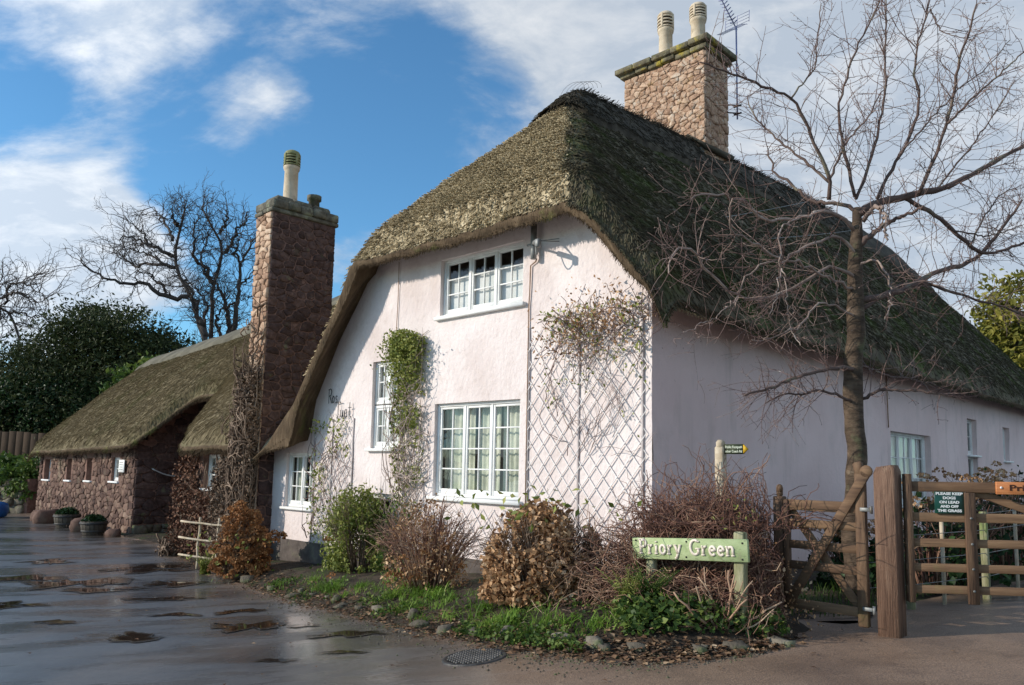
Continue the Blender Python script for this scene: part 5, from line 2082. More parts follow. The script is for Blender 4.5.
def tang(n, ctr, rx, ry, rz, seed, nseg=10, step=.085, jit=.42, rmin=.3, grav=0.):
    g = np.random.default_rng(seed)
    d = norm(g.normal(size=(n, 3)))
    d[:, 2] = np.abs(d[:, 2])
    rr = rmin + (1 - rmin) * g.random(n) ** .6
    q = d * rr[:, None]
    loc = np.outer(q[:, 0] * rx, L2) + np.outer(q[:, 1] * ry, R2)
    p = ctr + loc
    p[:, 2] = ctr[2] + q[:, 2] * rz
    tn = norm(np.cross(d, g.normal(size=(n, 3))))
    P = wander(p, tn + g.normal(0, .3, (n, 3)), nseg, step, jit, grav)
    s, t = st(P[..., 0], P[..., 1])
    bad = ((t < -1.08) & (P[..., 2] > .66) & (s < -.75)).any(1) | (s < -2.10 + .42 * (t + 1.2).clip(0) + .12 * (P[..., 2] > .9)).any(1) | (s > .35).any(1) | (P[..., 2] < -.1).any(1)
    return P[~bad]


mb = MB()
P = np.concatenate([tang(3600, tb, .98, .62, 1.22, 1, rmin=.45), tang(1100, tb + [-.45, .05, 0], .75, .6, 1.0, 2, rmin=.4), tang(900, tb + [.25, -.15, 0], .6, .5, 1.12, 3, rmin=.4)])
tubes(mb, P, np.linspace(.0046, .0026, 10)[None] * rng.uniform(.5, 1.5, (len(P), 1)), 3, rnd=np.clip(rng.random(len(P)) * .62, 0, 1))
obj('tangled_stems', mb, TANGLE, TAN)
mb = MB()
P = np.concatenate([tang(900, np.array([1.0, 8.15, .05]), .60, .5, .72, 11, rmin=.2, grav=-.06), tang(900, np.array([1.5, 7.65, .05]), .5, .3, .8, 12, rmin=.2, grav=-.05),
                    tang(800, np.array([2.22, 7.42, .12]), .40, .32, .9, 13, rmin=.2, grav=-.05), tang(500, tb, .98, .6, 1.16, 14, rmin=.85)])
tubes(mb, P, np.linspace(.0050, .0028, 10)[None] * rng.uniform(.5, 1.4, (len(P), 1)), 3, rnd=.42 + .58 * rng.random(len(P)))
obj('straw_coloured_stems', mb, TANGLE, TAN)
mb = MB()
P = wander(np.tile([[1.86, 7.0, .15]], (16, 1)) + rng.normal(0, .04, (16, 3)), rng.normal(0, .5, (16, 3)) + [.15, -.05, .9], 9, .075, .18)
tubes(mb, P, np.linspace(.011, .006, 9)[None] * rng.uniform(.6, 1.3, (16, 1)), 5, rnd=.75 + .25 * rng.random(16))
obj('pale_sprouting_stems', mb, TANGLE, TAN)
# arching shoots against the pale wall
mb = MB()
th = rng.random(90) * 6.28
st0 = tb + np.outer(np.cos(th) * .75, L2) + np.outer(np.sin(th) * .45, R2) + [0, 0, .95]
P = wander(st0, np.column_stack([rng.normal(0, .7, 90), rng.normal(0, .4, 90), rng.uniform(.2, .8, 90)]), 10, .07, .3, -.06)
tubes(mb, P, np.linspace(.006, .0028, 10), 3, rnd=.15 + .3 * rng.random(90))
obj('arching_shoots', mb, TANGLE, TAN)
mb = MB()
n = 900
d = norm(rng.normal(size=(n, 3)))
d[:, 2] = np.abs(d[:, 2])
q = d * rng.uniform(.7, 1, (n, 1))
p = tb + np.outer(q[:, 0] * 1.0, L2) + np.outer(q[:, 1] * .62, R2)
p[:, 2] += q[:, 2] * 1.12 - tb[2] + .12
leaves(mb, p, rng.uniform(.02, .05, n), .6)
obj('withered_leaves', mb, DRYLEAF, TAN, kind='stuff')
mb = MB()
leaves(mb, tb + np.column_stack([rng.normal(.05, .12, 26), rng.normal(-.5, .08, 26), rng.normal(1.05, .10, 26)]), .05, .5)
obj('green_shoots', mb, LEAF_LIME, TAN, kind='stuff')

# low plants in the bed
def fern(label, base, n, h, mat, seed, nm='fern', cat='fern'):
    base = np.array([base[0], base[1], float(gz(np.array(base[0]), np.array(base[1])))])
    t_ = thing(nm, base, label, cat)
    g = np.random.default_rng(seed)
    m = MB()
    a = g.random(n) * 6.283
    D = np.stack([np.cos(a), np.sin(a), np.zeros(n)], 1)
    u = np.linspace(0, 1, 8)
    hh = h * g.uniform(.6, 1.1, n)
    ln = g.uniform(.25, .7, n)
    P = base + D[:, None] * (u[None, :, None] ** 1.5 * ln[:, None, None] * hh[:, None, None]) + zv * (hh[:, None, None] * (u - .35 * u ** 2 * ln[:, None])[..., None])
    tubes(m, P, .003, 3)
    obj('frond_stem', m, mat, t_)
    m = MB()
    for i in range(1, 8):
        for w_ in (-1, 1):
            S_ = np.stack([-np.sin(a), np.cos(a), np.zeros(n)], 1)
            l = .11 * (1.15 - u[i]) * h / .4
            for f in (0., .5):
                c = P[:, i] * (1 - f) + P[:, i - 1] * f + S_ * w_ * l * .5
                leaves(m, c, l * .9, .35, up=[0, 0, 1.], upw=.6)
    obj('fronds', m, mat, t_)
    return t_


fern('bright green fern at the foot of the left post of the village sign', (1.30, 7.28), 46, .50, LEAF, 301)
fern('yellow green fern left of the village sign', (1.12, 7.30), 18, .5, LEAF_LIME, 302)
mb = MB()
n = 900
x = rng.uniform(1.0, 2.4, n)
y = np.interp(x, [1., 1.6, 2.5], [6.75, 6.75, 6.85]) + np.abs(rng.normal(0, .28, n))
z = gz(x, y) + .02 + rng.random(n) * .20 * np.exp(-((y - 7.0) / .45) ** 2)
leaves(mb, np.stack([x, y, z], 1), rng.uniform(.03, .075, n), .85, up=[0, -.5, 1.], upw=.5)
tag(obj('ground_ivy', mb, LEAF, at=(1.7, 6.9, .1)), 'low dark green ivy spreading under the village sign', 'ivy')['kind'] = 'stuff'
mb = MB()
n = 800
x = rng.uniform(.95, 1.75, n)
y = 6.95 + np.abs(rng.normal(0, .2, n))
z = gz(x, y) + .02 + rng.random(n) * .20
leaves(mb, np.stack([x, y, z], 1), rng.uniform(.03, .07, n), .75, up=[0, -.5, 1.], upw=.4)
obj('leafy_weed', mb, LEAF, kind='stuff')['label'] = 'pale green weeds at the foot of the fern by the road edge'
fern('lime green leafy plant beside the rustic rail', (-5.45, 14.35), 40, .42, LEAF_LIME, 305, 'leafy_plant', 'plant')

# grass along the bed: ragged tufts of strap leaves, not a lawn
g5 = np.random.default_rng(808)
eb = EDGE[(EDGE[:, 0] > -4.2) & (EDGE[:, 0] < 1.0)]
tt_ = np.linspace(0, 1, len(eb))
nt_ = 170
u = g5.random(nt_)
dd = .34 + np.abs(g5.normal(.22, .24, nt_)) - .22 * (g5.random(nt_) < .2)
cx_ = np.interp(u, tt_, eb[:, 0]) + R2[0] * dd
cy_ = np.interp(u, tt_, eb[:, 1]) + R2[1] * dd
keep_ = (g5.random(nt_) < np.interp(cx_, [-1., .6], [1., .45])) & (fbm(cx_ * 1.4 + 11, cy_ * 1.4, 41, 3) > -.06 + .12 * np.clip(dd - .7, 0, 2))
cx_, cy_ = cx_[keep_], cy_[keep_]
px_, py_, hh, wd, tone = [], [], [], [], []
for x, y in zip(cx_, cy_):
    k_ = int(g5.integers(12, 46))
    sz = g5.uniform(.35, 1.)
    px_.append(x + g5.normal(0, .055, k_))
    py_.append(y + g5.normal(0, .055, k_))
    hh.append((.04 + .20 * sz ** 1.7) * g5.uniform(.5, 1.1, k_))
    wd.append(np.full(k_, .006 + .010 * sz * g5.random()) * g5.uniform(.7, 1.2, k_))
    tone.append(np.clip(g5.random() * .7 + g5.random(k_) * .35, 0, 1))
x, y, hh, wd, tone = map(np.concatenate, (px_, py_, hh, wd, tone))
mb = MB()
blades(mb, np.stack([x, y, gz(x, y) - .01], 1), hh, rng.uniform(.4, 1.5, len(x)), wd, tone)
obj('grass', mb, GRASS, kind='stuff')['label'] = 'ragged bright green grass tufts along the garden bed'
mb = MB()
n = 6500
u = g5.random(n)
dd = .05 + np.abs(g5.normal(.15, .35, n))
x = np.interp(u, tt_, eb[:, 0]) + R2[0] * dd
y = np.interp(u, tt_, eb[:, 1]) + R2[1] * dd
ok = fbm(x * 2.4, y * 2.4, 91, 3) > .0
x, y = x[ok], y[ok]
leaves(mb, np.stack([x, y, gz(x, y) + .01 + .07 * g5.random(len(x))], 1), g5.uniform(.02, .06, len(x)), .7, up=[0, 0, 1.], upw=.5)
obj('bed_weeds', mb, LEAF, kind='stuff')['label'] = 'low leafy weeds among the grass of the garden bed'
# lawn and dark growth behind the gates
mb = MB()
n = 15000
x = rng.uniform(2.2, 12, n)
y = rng.uniform(7.6, 14, n)
s, t = st(x, y)
dr = np.interp(x, DRIVE[2:, 0], DRIVE[2:, 1])
ok = (s < -.3) & (y > dr + .15) & (y < 9. + (x - 3) * 1.05)
ok |= (x < 3.6) & (s < -.4) & (y > 7.9) & (y < 9.6)
x, y = x[ok], y[ok]
n = len(x)
blades(mb, np.stack([x, y, gz(x, y) - .01], 1), rng.uniform(.05, .2, n), rng.uniform(.2, .9, n), rng.uniform(.006, .014, n))
obj('lawn_grass', mb, GRASS_D, kind='stuff')['label'] = 'rough dark lawn behind the gates'

# fallen leaves and grit along the edge
mb = MB()
n = 9000
i = rng.integers(2, len(EDGE) - 1, n)
f = rng.random(n)
w_ = np.hypot(*(EDGE[i] - EDGE[i - 1]).T)
ok = rng.random(n) < w_ / w_[w_ < 5].max() + .45
i, f = i[ok], f[ok]
p = EDGE[i - 1] * (1 - f[:, None]) + EDGE[i] * f[:, None]
dd = rng.normal(.16, .20, len(i))
dd = np.where(dd < 0, dd * .55, dd)
x = p[:, 0] + R2[0] * dd + rng.normal(0, .05, len(i))
y = p[:, 1] + R2[1] * dd + rng.normal(0, .05, len(i))
ok = (y < 19)
x, y, dd = x[ok], y[ok], dd[ok]
leaves(mb, np.stack([x, y, gz(x, y) + .012 + .02 * rng.random(len(x))], 1), rng.uniform(.025, .075, len(x)), .65, up=[0, 0, 1.], upw=.75)
x = rng.uniform(-5, 4.5, 420)
y = rng.uniform(5., 12, 420)
ok = (edge_dist(x, y) < 0) & (rng.random(420) < np.exp(edge_dist(x, y) / 1.1) + .05)
leaves(mb, np.stack([x[ok], y[ok], groundz(x[ok]) + .022], 1), rng.uniform(.02, .06, ok.sum()), .65, up=[0, 0, 1.], upw=.9)
obj('leaf_litter', mb, LITTER, kind='stuff')['label'] = 'brown fallen leaves scattered along the road edge'
mb = MB()
n = 3000
i = rng.integers(6, len(EDGE) - 1, n)
f = rng.random(n)
p = EDGE[i - 1] * (1 - f[:, None]) + EDGE[i] * f[:, None]
dd = rng.normal(-.05, .22, n)
x = p[:, 0] + R2[0] * dd
y = p[:, 1] + R2[1] * dd
c = np.stack([x, y, gz(x, y) + .008], 1)
r = rng.uniform(.004, .016, n)
o6 = np.array([[1, 0, 0], [-1, 0, 0], [0, 1, 0], [0, -1, 0], [0, 0, .7], [0, 0, -.7]], float)
V = c[:, None] + o6[None] * r[:, None, None] * rng.uniform(.7, 1.3, (n, 6, 1))
F = np.array([[0, 2, 4], [2, 1, 4], [1, 3, 4], [3, 0, 4], [2, 0, 5], [1, 2, 5], [3, 1, 5], [0, 3, 5]])
mb.add(V.reshape(-1, 3), (np.arange(n)[:, None, None] * 6 + F).reshape(-1, 3), np.repeat(rng.random(n), 6))
obj('gravel', mb, STONE_GREY, kind='stuff')['label'] = 'loose grit along the road edge'

# edging stones
k = 0
for i in range(8, 19):
    a, b = EDGE[i], EDGE[i + 1] if i + 1 < len(EDGE) else EDGE[i]
    l = np.hypot(*(b - a))
    for q in range(max(2, int(l / .34))):
        f = rng.random()
        if rng.random() < .25:
            continue
        p = a + (b - a) * f
        dd = rng.uniform(.06, .30)
        x, y = p[0] + R2[0] * dd, p[1] + R2[1] * dd
        r = rng.uniform(.04, .10)
        c = np.array([x, y, float(gz(np.array(x), np.array(y))) + r * .1])
        m = MB()
        blob(m, c, (r * rng.uniform(1.1, 1.7), r * rng.uniform(.6, 1.), r * rng.uniform(.5, .9)), int(1000 + k), nu=5, nv=7, rough=.7)
        o = obj('edging_stone', m, STONE_GREY, at=c - [0, 0, r * .4], smooth=False)
        tag(o, 'small lichened rubble stone edging the garden bed along the road', 'stone', 'stones edging the garden bed')
        k += 1
# ------------------------------------------------------------------ village sign
GU = UF            # direction along sign and small gate (screen right)
SO = np.array([2.05, 6.93, 0.])
SG = thing('village_sign', SO - GU * .55 + [0, 0, .1], 'pale green wooden village sign with raised cream letters reading Priory Green', 'sign')


def sp(u, d, z):
    q = SO + GU * u + NF * d
    q[2] = z
    return q


def tiltz(u):
    return .055 * (u + .55)


m = MB()
a0, a1 = sp(-1.16, 0, .845 + tiltz(-1.16) + .02), sp(.05, 0, .855 + tiltz(.05) + .02)
bar(m, a0, a1, .035, .198, ch=.006)
obj('board', m, GREENSIGN, SG)
for u, top in ((-.99, .80), (-.06, 1.06)):
    m = MB()
    bar(m, sp(u, -.062, .0), sp(u, -.062, top), .085 if u < -.5 else .10, .085, up=NF, ch=.012)
    obj('post', m, ALGAE, SG)
m = MB()
for u in (-1.12, -.56, -.0):
    for z in (-.07, .07):
        c = sp(u, .018, .87 + tiltz(u) + z)
        tubes(m, np.array([c - NF * .002, c + NF * .004]), .009, 8)
obj('screw_heads', m, SOOT, SG)

# slab-serif letters built from strokes (units: x-height .5, cap 1)
def arc(cx, cy, rx, ry, a0, a1, n=9):
    t = np.radians(np.linspace(a0, a1, n))
    return [(cx + rx * math.cos(x), cy + ry * math.sin(x)) for x in t]


GL = {
    'P': (.66, [[(.14, .04), (.14, .96)], [(.14, .93), (.36, .93)] + arc(.36, .70, .20, .23, 90, -90) + [(.14, .47)]], [(.14, .04, .30), (.08, .95, .18)]),
    'G': (.82, [arc(.42, .5, .33, .45, 50, 320, 16), [(.66, .08), (.66, .40)]], [(.62, .42, .34), (.70, .86, .08)]),
    'r': (.46, [[(.12, .04), (.12, .58)], [(.13, .42), (.22, .55), (.36, .57)]], [(.12, .04, .26), (.07, .58, .14)]),
    'i': (.30, [[(.14, .04), (.14, .58)], [(.14, .76), (.14, .84)]], [(.14, .04, .26), (.09, .58, .14)]),
    'o': (.58, [arc(.28, .31, .20, .28, 0, 360, 17)], []),
    'y': (.56, [[(.10, .58), (.28, .06)], [(.46, .58), (.28, .06), (.18, -.20), (.06, -.22)]], [(.10, .60, .20), (.46, .60, .20)]),
    'e': (.54, [arc(.27, .31, .19, .27, 0, 320, 15), [(.10, .33), (.44, .33)]], []),
    'n': (.64, [[(.12, .04), (.12, .58)], [(.13, .42), (.24, .56)] + arc(.36, .42, .12, .15, 90, 0, 5) + [(.48, .04)]], [(.12, .04, .22), (.48, .04, .22), (.07, .58, .14)]),
}


def stroke(mb, pts, w, org, ux, uz, un, sc, thick):
    pts = np.array(pts, float)
    d = norm(np.gradient(pts, axis=0))
    nn = np.stack([-d[:, 1], d[:, 0]], 1)
    l, r = pts + nn * w / 2, pts - nn * w / 2
    k = len(pts)
    f = lambda q, h: org + np.outer(q[:, 0] * sc, ux) + np.outer(q[:, 1] * sc, uz) + un * h
    V = np.vstack([f(l, thick), f(r, thick), f(l, 0), f(r, 0)])
    i = np.arange(k - 1)
    Q = np.concatenate([np.stack([i, i + k, i + k + 1, i + 1], 1), np.stack([i + 2 * k, i, i + 1, i + 2 * k + 1], 1), np.stack([i + k, i + 3 * k, i + 3 * k + 1, i + k + 1], 1),
                        [[0, 2 * k, 3 * k, k]], [[k - 1, 2 * k - 1, 4 * k - 1, 3 * k - 1]]])
    mb.add(V, Q)


def letters(parent, text, org, ux, uz, un, sc, mat, wt=.12, thick=.010, space=.42, tr=.0):
    x = 0
    for ch in text:
        if ch == ' ':
            x += space
            continue
        w, strokes, serifs = GL[ch]
        m = MB()
        o_ = org + ux * x * sc
        for s_ in strokes:
            stroke(m, s_, wt, o_, ux, uz, un, sc, thick)
        for (cx, cy, sw_) in serifs:
            stroke(m, [(cx - sw_ / 2, cy), (cx + sw_ / 2, cy)], .085, o_, ux, uz, un, sc, thick + .001)
        obj('letter', m, mat, parent)
        x += w + tr
    return x * sc


ux = norm(a1 - a0)
uz = norm(np.cross(NF, -ux))
uz = uz if uz[2] > 0 else -uz
letters(SG, 'Priory Green', sp(-1.075, .0185, .795 + tiltz(-1.075) + .02), ux, uz, NF, .143, CREAMLET, space=.52, tr=.055, wt=.15)

# ------------------------------------------------------------------ footpath finger post
FO = np.array([2.16, 8.05, .1])
FP = thing('footpath_signpost', FO, 'wooden footpath finger post with a small dark green arm rising from the bramble mound', 'signpost')
m = MB()
bar(m, FO, FO + [0, 0, 1.74], .095, .095, up=NF, ch=.012)
box(m, FO + [0, 0, 1.76], np.array([GU, NF, zv]), (.040, .046, .05), .035)
obj('post', m, PALEPOLE, FP)
ff = lambda u, d, z: FO + GU * u + NF * d + np.array([0, 0, z - FO[2]])
m = MB()
fz0, fz1 = 1.765, 1.865
pts = [(.05, fz0), (.255, fz0), (.255, fz1), (.05, fz1)]
V = np.array([ff(u, .012, z) for u, z in pts] + [ff(u, -.012, z) for u, z in pts])
n = len(pts)
m.add(V, [np.arange(n)[None], np.arange(n, 2 * n)[None, ::-1], np.array([[i, i + n, (i + 1) % n + n, (i + 1) % n] for i in range(n)])])
obj('finger_arm', m, FPGREEN, FP)
m = MB()
pts = [(.256, fz0 + .004), (.305, (fz0 + fz1) / 2), (.256, fz1 - .004)]
V = np.array([ff(u, .011, z) for u, z in pts] + [ff(u, -.011, z) for u, z in pts])
m.add(V, [np.array([[0, 1, 2], [5, 4, 3]]), np.array([[i, i + 3, (i + 1) % 3 + 3, (i + 1) % 3] for i in range(3)])])
obj('yellow_tip', m, YELLOW, FP)


def text_part(parent, body, org, ux, uz, un, size, mat, width=None, ext=.001, align='CENTER', bold=0.):
    cu = bpy.data.curves.new('lettering', 'FONT')
    cu.body = body
    cu.size = size
    cu.align_x = align
    cu.extrude = ext
    cu.offset = bold
    cu.resolution_u = 3
    o = bpy.data.objects.new('lettering_source', cu)
    COL.objects.link(o)
    bpy.context.view_layer.update()
    me = bpy.data.meshes.new_from_object(o.evaluated_get(bpy.context.evaluated_depsgraph_get()))
    bpy.data.objects.remove(o)
    co = np.empty(len(me.vertices) * 3, np.float32)
    me.vertices.foreach_get('co', co)
    co = co.reshape(-1, 3).astype(float)
    sx = 1.
    if width:
        sx = width / max(1e-6, np.ptp(co[:, 0]))
    Wc = np.asarray(org, float) + np.outer(co[:, 0] * sx, ux) + np.outer(co[:, 1], uz) + np.outer(co[:, 2], un) - ORG[parent.name]
    me.vertices.foreach_set('co', Wc.astype(np.float32).ravel())
    me.materials.clear()
    me.update()
    o = link('lettering', me, mat)
    o.parent = parent
    ORG[o.name] = ORG[parent.name]
    return o


text_part(FP, 'Public Footpath', ff(.153, .0135, 1.824), GU, zv, NF, .035, PALELET, .185, bold=.0006)
text_part(FP, 'other Coach Rd', ff(.153, .0135, 1.781), GU, zv, NF, .035, PALELET, .185, bold=.0006)

# ------------------------------------------------------------------ wicket gate
GO = np.array([3.25, 7.05, 0.])
gp = lambda u, d, z: GO + GU * u + NF * d + np.array([0, 0, z])
gzg = .20


def rail(parent, mat, p0, p1, w, h, nm, ch=.003, up=zv):
    m = MB()
    bar(m, p0, p1, w, h, up=up, ch=ch)
    return obj(nm, m, GATEV if (mat is GATE and 'brace' not in nm and nm != 'rail') else mat, parent)


LP = thing('gate_post', gp(-.88, -.02, .1), 'slim round-topped brown post at the left of the small gate', 'gate post')
m = MB()
bar(m, gp(-.885, -.03, .0), gp(-.885, -.03, 1.36), .10, .10, up=NF, ch=.010)
obj('post_shaft', m, GATEV, LP)
m = MB()
bar(m, gp(-.885, -.03, 1.355), gp(-.885, -.03, 1.43), .055, .06, up=NF, ch=.018)
lathe(m, gp(-.885, -.03, 1.42), [(.032, -.02), (.034, .02), (.026, .045), (.01, .055)], 10)
obj('round_finial', m, GATE, LP)
WG = thing('wicket_gate', gp(-.45, 0, gzg), 'small brown wooden gate with crossed diagonal braces and curved head stile', 'gate')
for z0, h in ((1.285, .10), (1.115, .075), (.915, .075), (.725, .075), (.365, .085)):
    rail(WG, GATE, gp(-.83, 0, z0), gp(-.10, 0, z0), .035, h, 'rail')
rail(WG, GATE, gp(-.80, 0, .31), gp(-.80, 0, 1.33), .045, .07, 'meeting_stile', up=NF)
m = MB()
bar(m, gp(-.105, 0, .24), gp(-.105, 0, 1.60), .095, .06, up=NF, ch=.012)
bar(m, gp(-.105, 0, 1.58), gp(-.128, 0, 1.70), .085, .056, up=NF, ch=.025)
obj('hanging_stile', m, GATEV, WG)
rail(WG, GATE, gp(-.785, .040, .36), gp(-.04, .040, 1.60), .028, .085, 'brace')
m = MB()
lathe(m, np.zeros(3), [(.052, -.014), (.056, 0), (.052, .014)], 14)
m.v = [gp(-.035, .04, 1.615) + v[:, :1] * GU + v[:, 1:2] * zv + v[:, 2:] * NF for v in m.v]
obj('brace_knuckle', m, GATE, WG)
rail(WG, GATE, gp(-.80, -.036, 1.27), gp(-.14, -.036, .37), .024, .075, 'brace')
for z in (1.275, .405):
    m = MB()
    box(m, gp(-.055, .045, z), np.array([GU, NF, zv]), (.045, .005, .017), .003)
    tubes(m, np.array([gp(-.0, .05, z - .035), gp(-.0, .05, z + .035)]), .013, 8)
    obj('hinge', m, GALV, WG)

# big post (turned square to the small gate)
BP = thing('gate_post', gp(.115, -.03, gzg - .05), 'massive square oak gate post with a chamfered top between the two gates', 'gate post')
m = MB()
PU = norm(GU * 1.0 + np.array([.05, 0, 0]))
pc = gp(.115, -.04, 0)
hx_ = .092
V = []
for z, k_ in ((.02, 1.02), (1.60, 1.), (1.655, .80)):
    for a_, b_ in ((-1, -1), (1, -1), (1, 1), (-1, 1)):
        ch_ = .014
        for (da, db) in (((a_ * (hx_ * k_ - ch_)), b_ * hx_ * k_), (a_ * hx_ * k_, b_ * (hx_ * k_ - ch_))) if (a_ * b_ > 0) else ((a_ * hx_ * k_, b_ * (hx_ * k_ - ch_)), (a_ * (hx_ * k_ - ch_), b_ * hx_ * k_)):
            V.append(pc + GU * da + R2 * db + np.array([0, 0, z + (.02 * (da > 0) if z > 1.5 else 0)]))
V = np.array(V)
# order each ring by angle
rings = []
for r_ in range(3):
    q = V[r_ * 8:(r_ + 1) * 8]
    d_ = q - pc
    ang = np.arctan2(d_[:, 1], d_[:, 0])
    rings.append(q[np.argsort(ang)])
V = np.vstack(rings)
j = np.arange(8)
j2 = (j + 1) % 8
Q = np.concatenate([np.stack([j + 8 * r_, j2 + 8 * r_, j2 + 8 * r_ + 8, j + 8 * r_ + 8], 1) for r_ in range(2)])
m.add(V, [Q, np.arange(16, 24)[None], np.arange(7, -1, -1)[None]])
obj('post_shaft', m, POSTW, BP)

# ------------------------------------------------------------------ five-bar field gate
FU = norm(np.array([1., -.11, .0]))
FN = norm(np.array([-.11, -1., 0.]))
FG0 = np.array([3.50, 6.93, 0.])
fg = lambda u, d, z: FG0 + FU * u + FN * d + np.array([0, 0, z])
FG = thing('field_gate', fg(1.6, 0, .25), 'wide brown five-bar field gate on the right carrying two notices', 'gate')
gl = 3.1
for z, h in ((1.492, .088), (1.228, .078), (1.008, .070), (.796, .068), (.612, .066)):
    rail(FG, GATE, fg(-.03, 0, z), fg(gl, 0, z + .004 * gl), .040, h, 'rail')
rail(FG, GATE, fg(.0, 0, .50), fg(.0, 0, 1.60), .055, .075, 'hanging_stile', up=FN)
rail(FG, GATE, fg(gl, 0, .50), fg(gl, 0, 1.58), .055, .075, 'meeting_stile', up=FN)
for u in (.50, 1.75, 2.4):
    rail(FG, GATE, fg(u, .034, .50), fg(u, .034, 1.447), .088, .028, 'upright', up=FN)
rail(FG, GATE, fg(.55, -.034, 1.46), fg(gl - .05, -.034, .62), .028, .07, 'brace')
m = MB()
for u in (.50, 1.75, 2.4):
    for z in (1.228, 1.008, .796, .612):
        c = fg(u, .048, z)
        tubes(m, np.array([c, c + FN * .007]), .011, 8)
obj('bolt_heads', m, GALV, FG)
FPN = thing('gate_post', fg(-.075, -.06, .2), 'thin rear post carrying the field gate just behind the massive post', 'gate post')
m = MB()
bar(m, fg(-.075, -.075, .05), fg(-.075, -.075, 1.60), .085, .09, up=FN, ch=.012)
obj('post_shaft', m, GATEV, FPN)
NT = thing('dog_notice', fg(.33, .03, 1.36), 'dark green notice asking to keep dogs on lead, hung below the top gate rail', 'notice')
m = MB()
box(m, fg(.333, .030, 1.358), np.array([FU, FN, zv]), (.121, .004, .094), .002)
obj('notice_plate', m, DKGREEN, NT)
for q, (s_, w_) in enumerate((('PLEASE KEEP', .222), ('DOGS', .105), ('ON LEAD', .165), ('AND OFF', .150), ('THE GRASS', .20))):
    text_part(NT, s_, fg(.333, .0352, 1.425 - q * .0365), FU, zv, FN, .031, WHITELET, w_, bold=.0012)
PN = thing('private_plaque', fg(1.0, .03, 1.49), 'varnished orange wooden plaque with burnt lettering fixed on the top gate rail', 'plaque')
m = MB()
box(m, fg(.955, .034, 1.494), np.array([FU, FN, zv]), (.235, .012, .054), .004)
obj('plaque_board', m, ORANGEW, PN)
text_part(PN, 'Private', fg(.985, .0475, 1.474), FU, zv, FN, .072, BURNT, .32, bold=.0015)
m = MB()
for u in (.758, 1.155):
    c = fg(u, .046, 1.498)
    tubes(m, np.array([c, c + FN * .004]), .010, 10)
obj('fixing_screw', m, WHITELET, PN)

# post and wire fence in the garden behind the gates
WF = thing('wire_fence', np.array([5.0, 8.6, .2]), 'low post and wire garden fence with pale slim posts behind the gates', 'fence')
wfp = [(3.62, 8.05), (4.15, 8.22), (4.62, 8.45), (5.25, 8.75), (5.95, 9.3), (6.8, 9.9)]
for i, (x, y) in enumerate(wfp):
    m = MB()
    b_ = float(gz(np.array(x), np.array(y)))
    if i in (1, 3):
        bar(m, (x, y, b_ - .05), (x, y, b_ + .95), .07, .07, up=NF)
        obj('post', m, ALGAE, WF)
    else:
        bar(m, (x, y, b_ - .05), (x, y, b_ + 1.0), .035, .035, up=NF)
        obj('post', m, PALEPOLE, WF)
m = MB()
for z in (.25, .5, .75, .93):
    tubes(m, np.array([[x, y - .03, float(gz(np.array(x), np.array(y))) + z] for x, y in wfp]), .004, 4)
obj('wires', m, GALV, WF)

# hydrangeas under the side windows
for i, (x, y, r_, h_) in enumerate(((5.0, 9.35, .5, 1.2), (5.75, 10.0, .55, 1.35), (6.6, 10.6, .6, 1.35), (7.5, 11.5, .65, 1.45), (4.2, 9.75, .5, .75), (9.2, 12.6, .7, 1.5))):
    t_, b_ = bush('hydrangea_bush', ['winter hydrangea with brown heads just right of the massive gate post', 'winter hydrangea with green leaves behind the dog notice', 'winter hydrangea behind the upright of the field gate',
                                     'winter hydrangea below the narrow side window', 'low leafy bush behind the small gate by the tree', 'winter hydrangea farthest along the shaded side wall'][i],
                  (x, y), r_, r_, h_, 60, 420, LEAF_LAUREL, TANGLE, .10, 400 + i, aspect=.7, inner=.4, stem_r=.008, clump=-.05)
    pp = [b_ + np.array([rng.normal(0, r_ * .45), rng.normal(0, r_ * .45), h_ * rng.uniform(.7, 1.02)]) for _ in range(16)]
    flower_heads(t_, b_, DRYLEAF, pp, .075, 26, 410 + i)

# rustic rail by the creeper
RR = thing('rustic_rail', np.array([-5.95, 15.1, -.47]), 'rustic three-rail fence of pale peeled poles beside the rust hydrangea', 'rail fence')
dx_ = norm(np.array([1., -.35, 0]))
o_ = np.array([-6.28, 15.25, 0.])
for k_, z_ in ((.30, 0), (.62, 0)):
    m = MB()
    P = np.array([o_ + dx_ * k_ * 1.35 + [0, 0, z] for z in np.linspace(-.55, .50, 5)]) + rng.normal(0, .008, (5, 3))
    tubes(m, P, .026, 7)
    obj('post', m, PALEPOLE, RR, smooth=True)
for z_ in (-.22, .12, .43):
    m = MB()
    P = np.array([o_ + dx_ * x + NF * .05 + [0, 0, z_ - .05 * x] for x in np.linspace(0, 1.35, 6)]) + rng.normal(0, .008, (6, 3))
    tubes(m, P, .020, 7)
    obj('rail', m, PALEPOLE, RR, smooth=True)

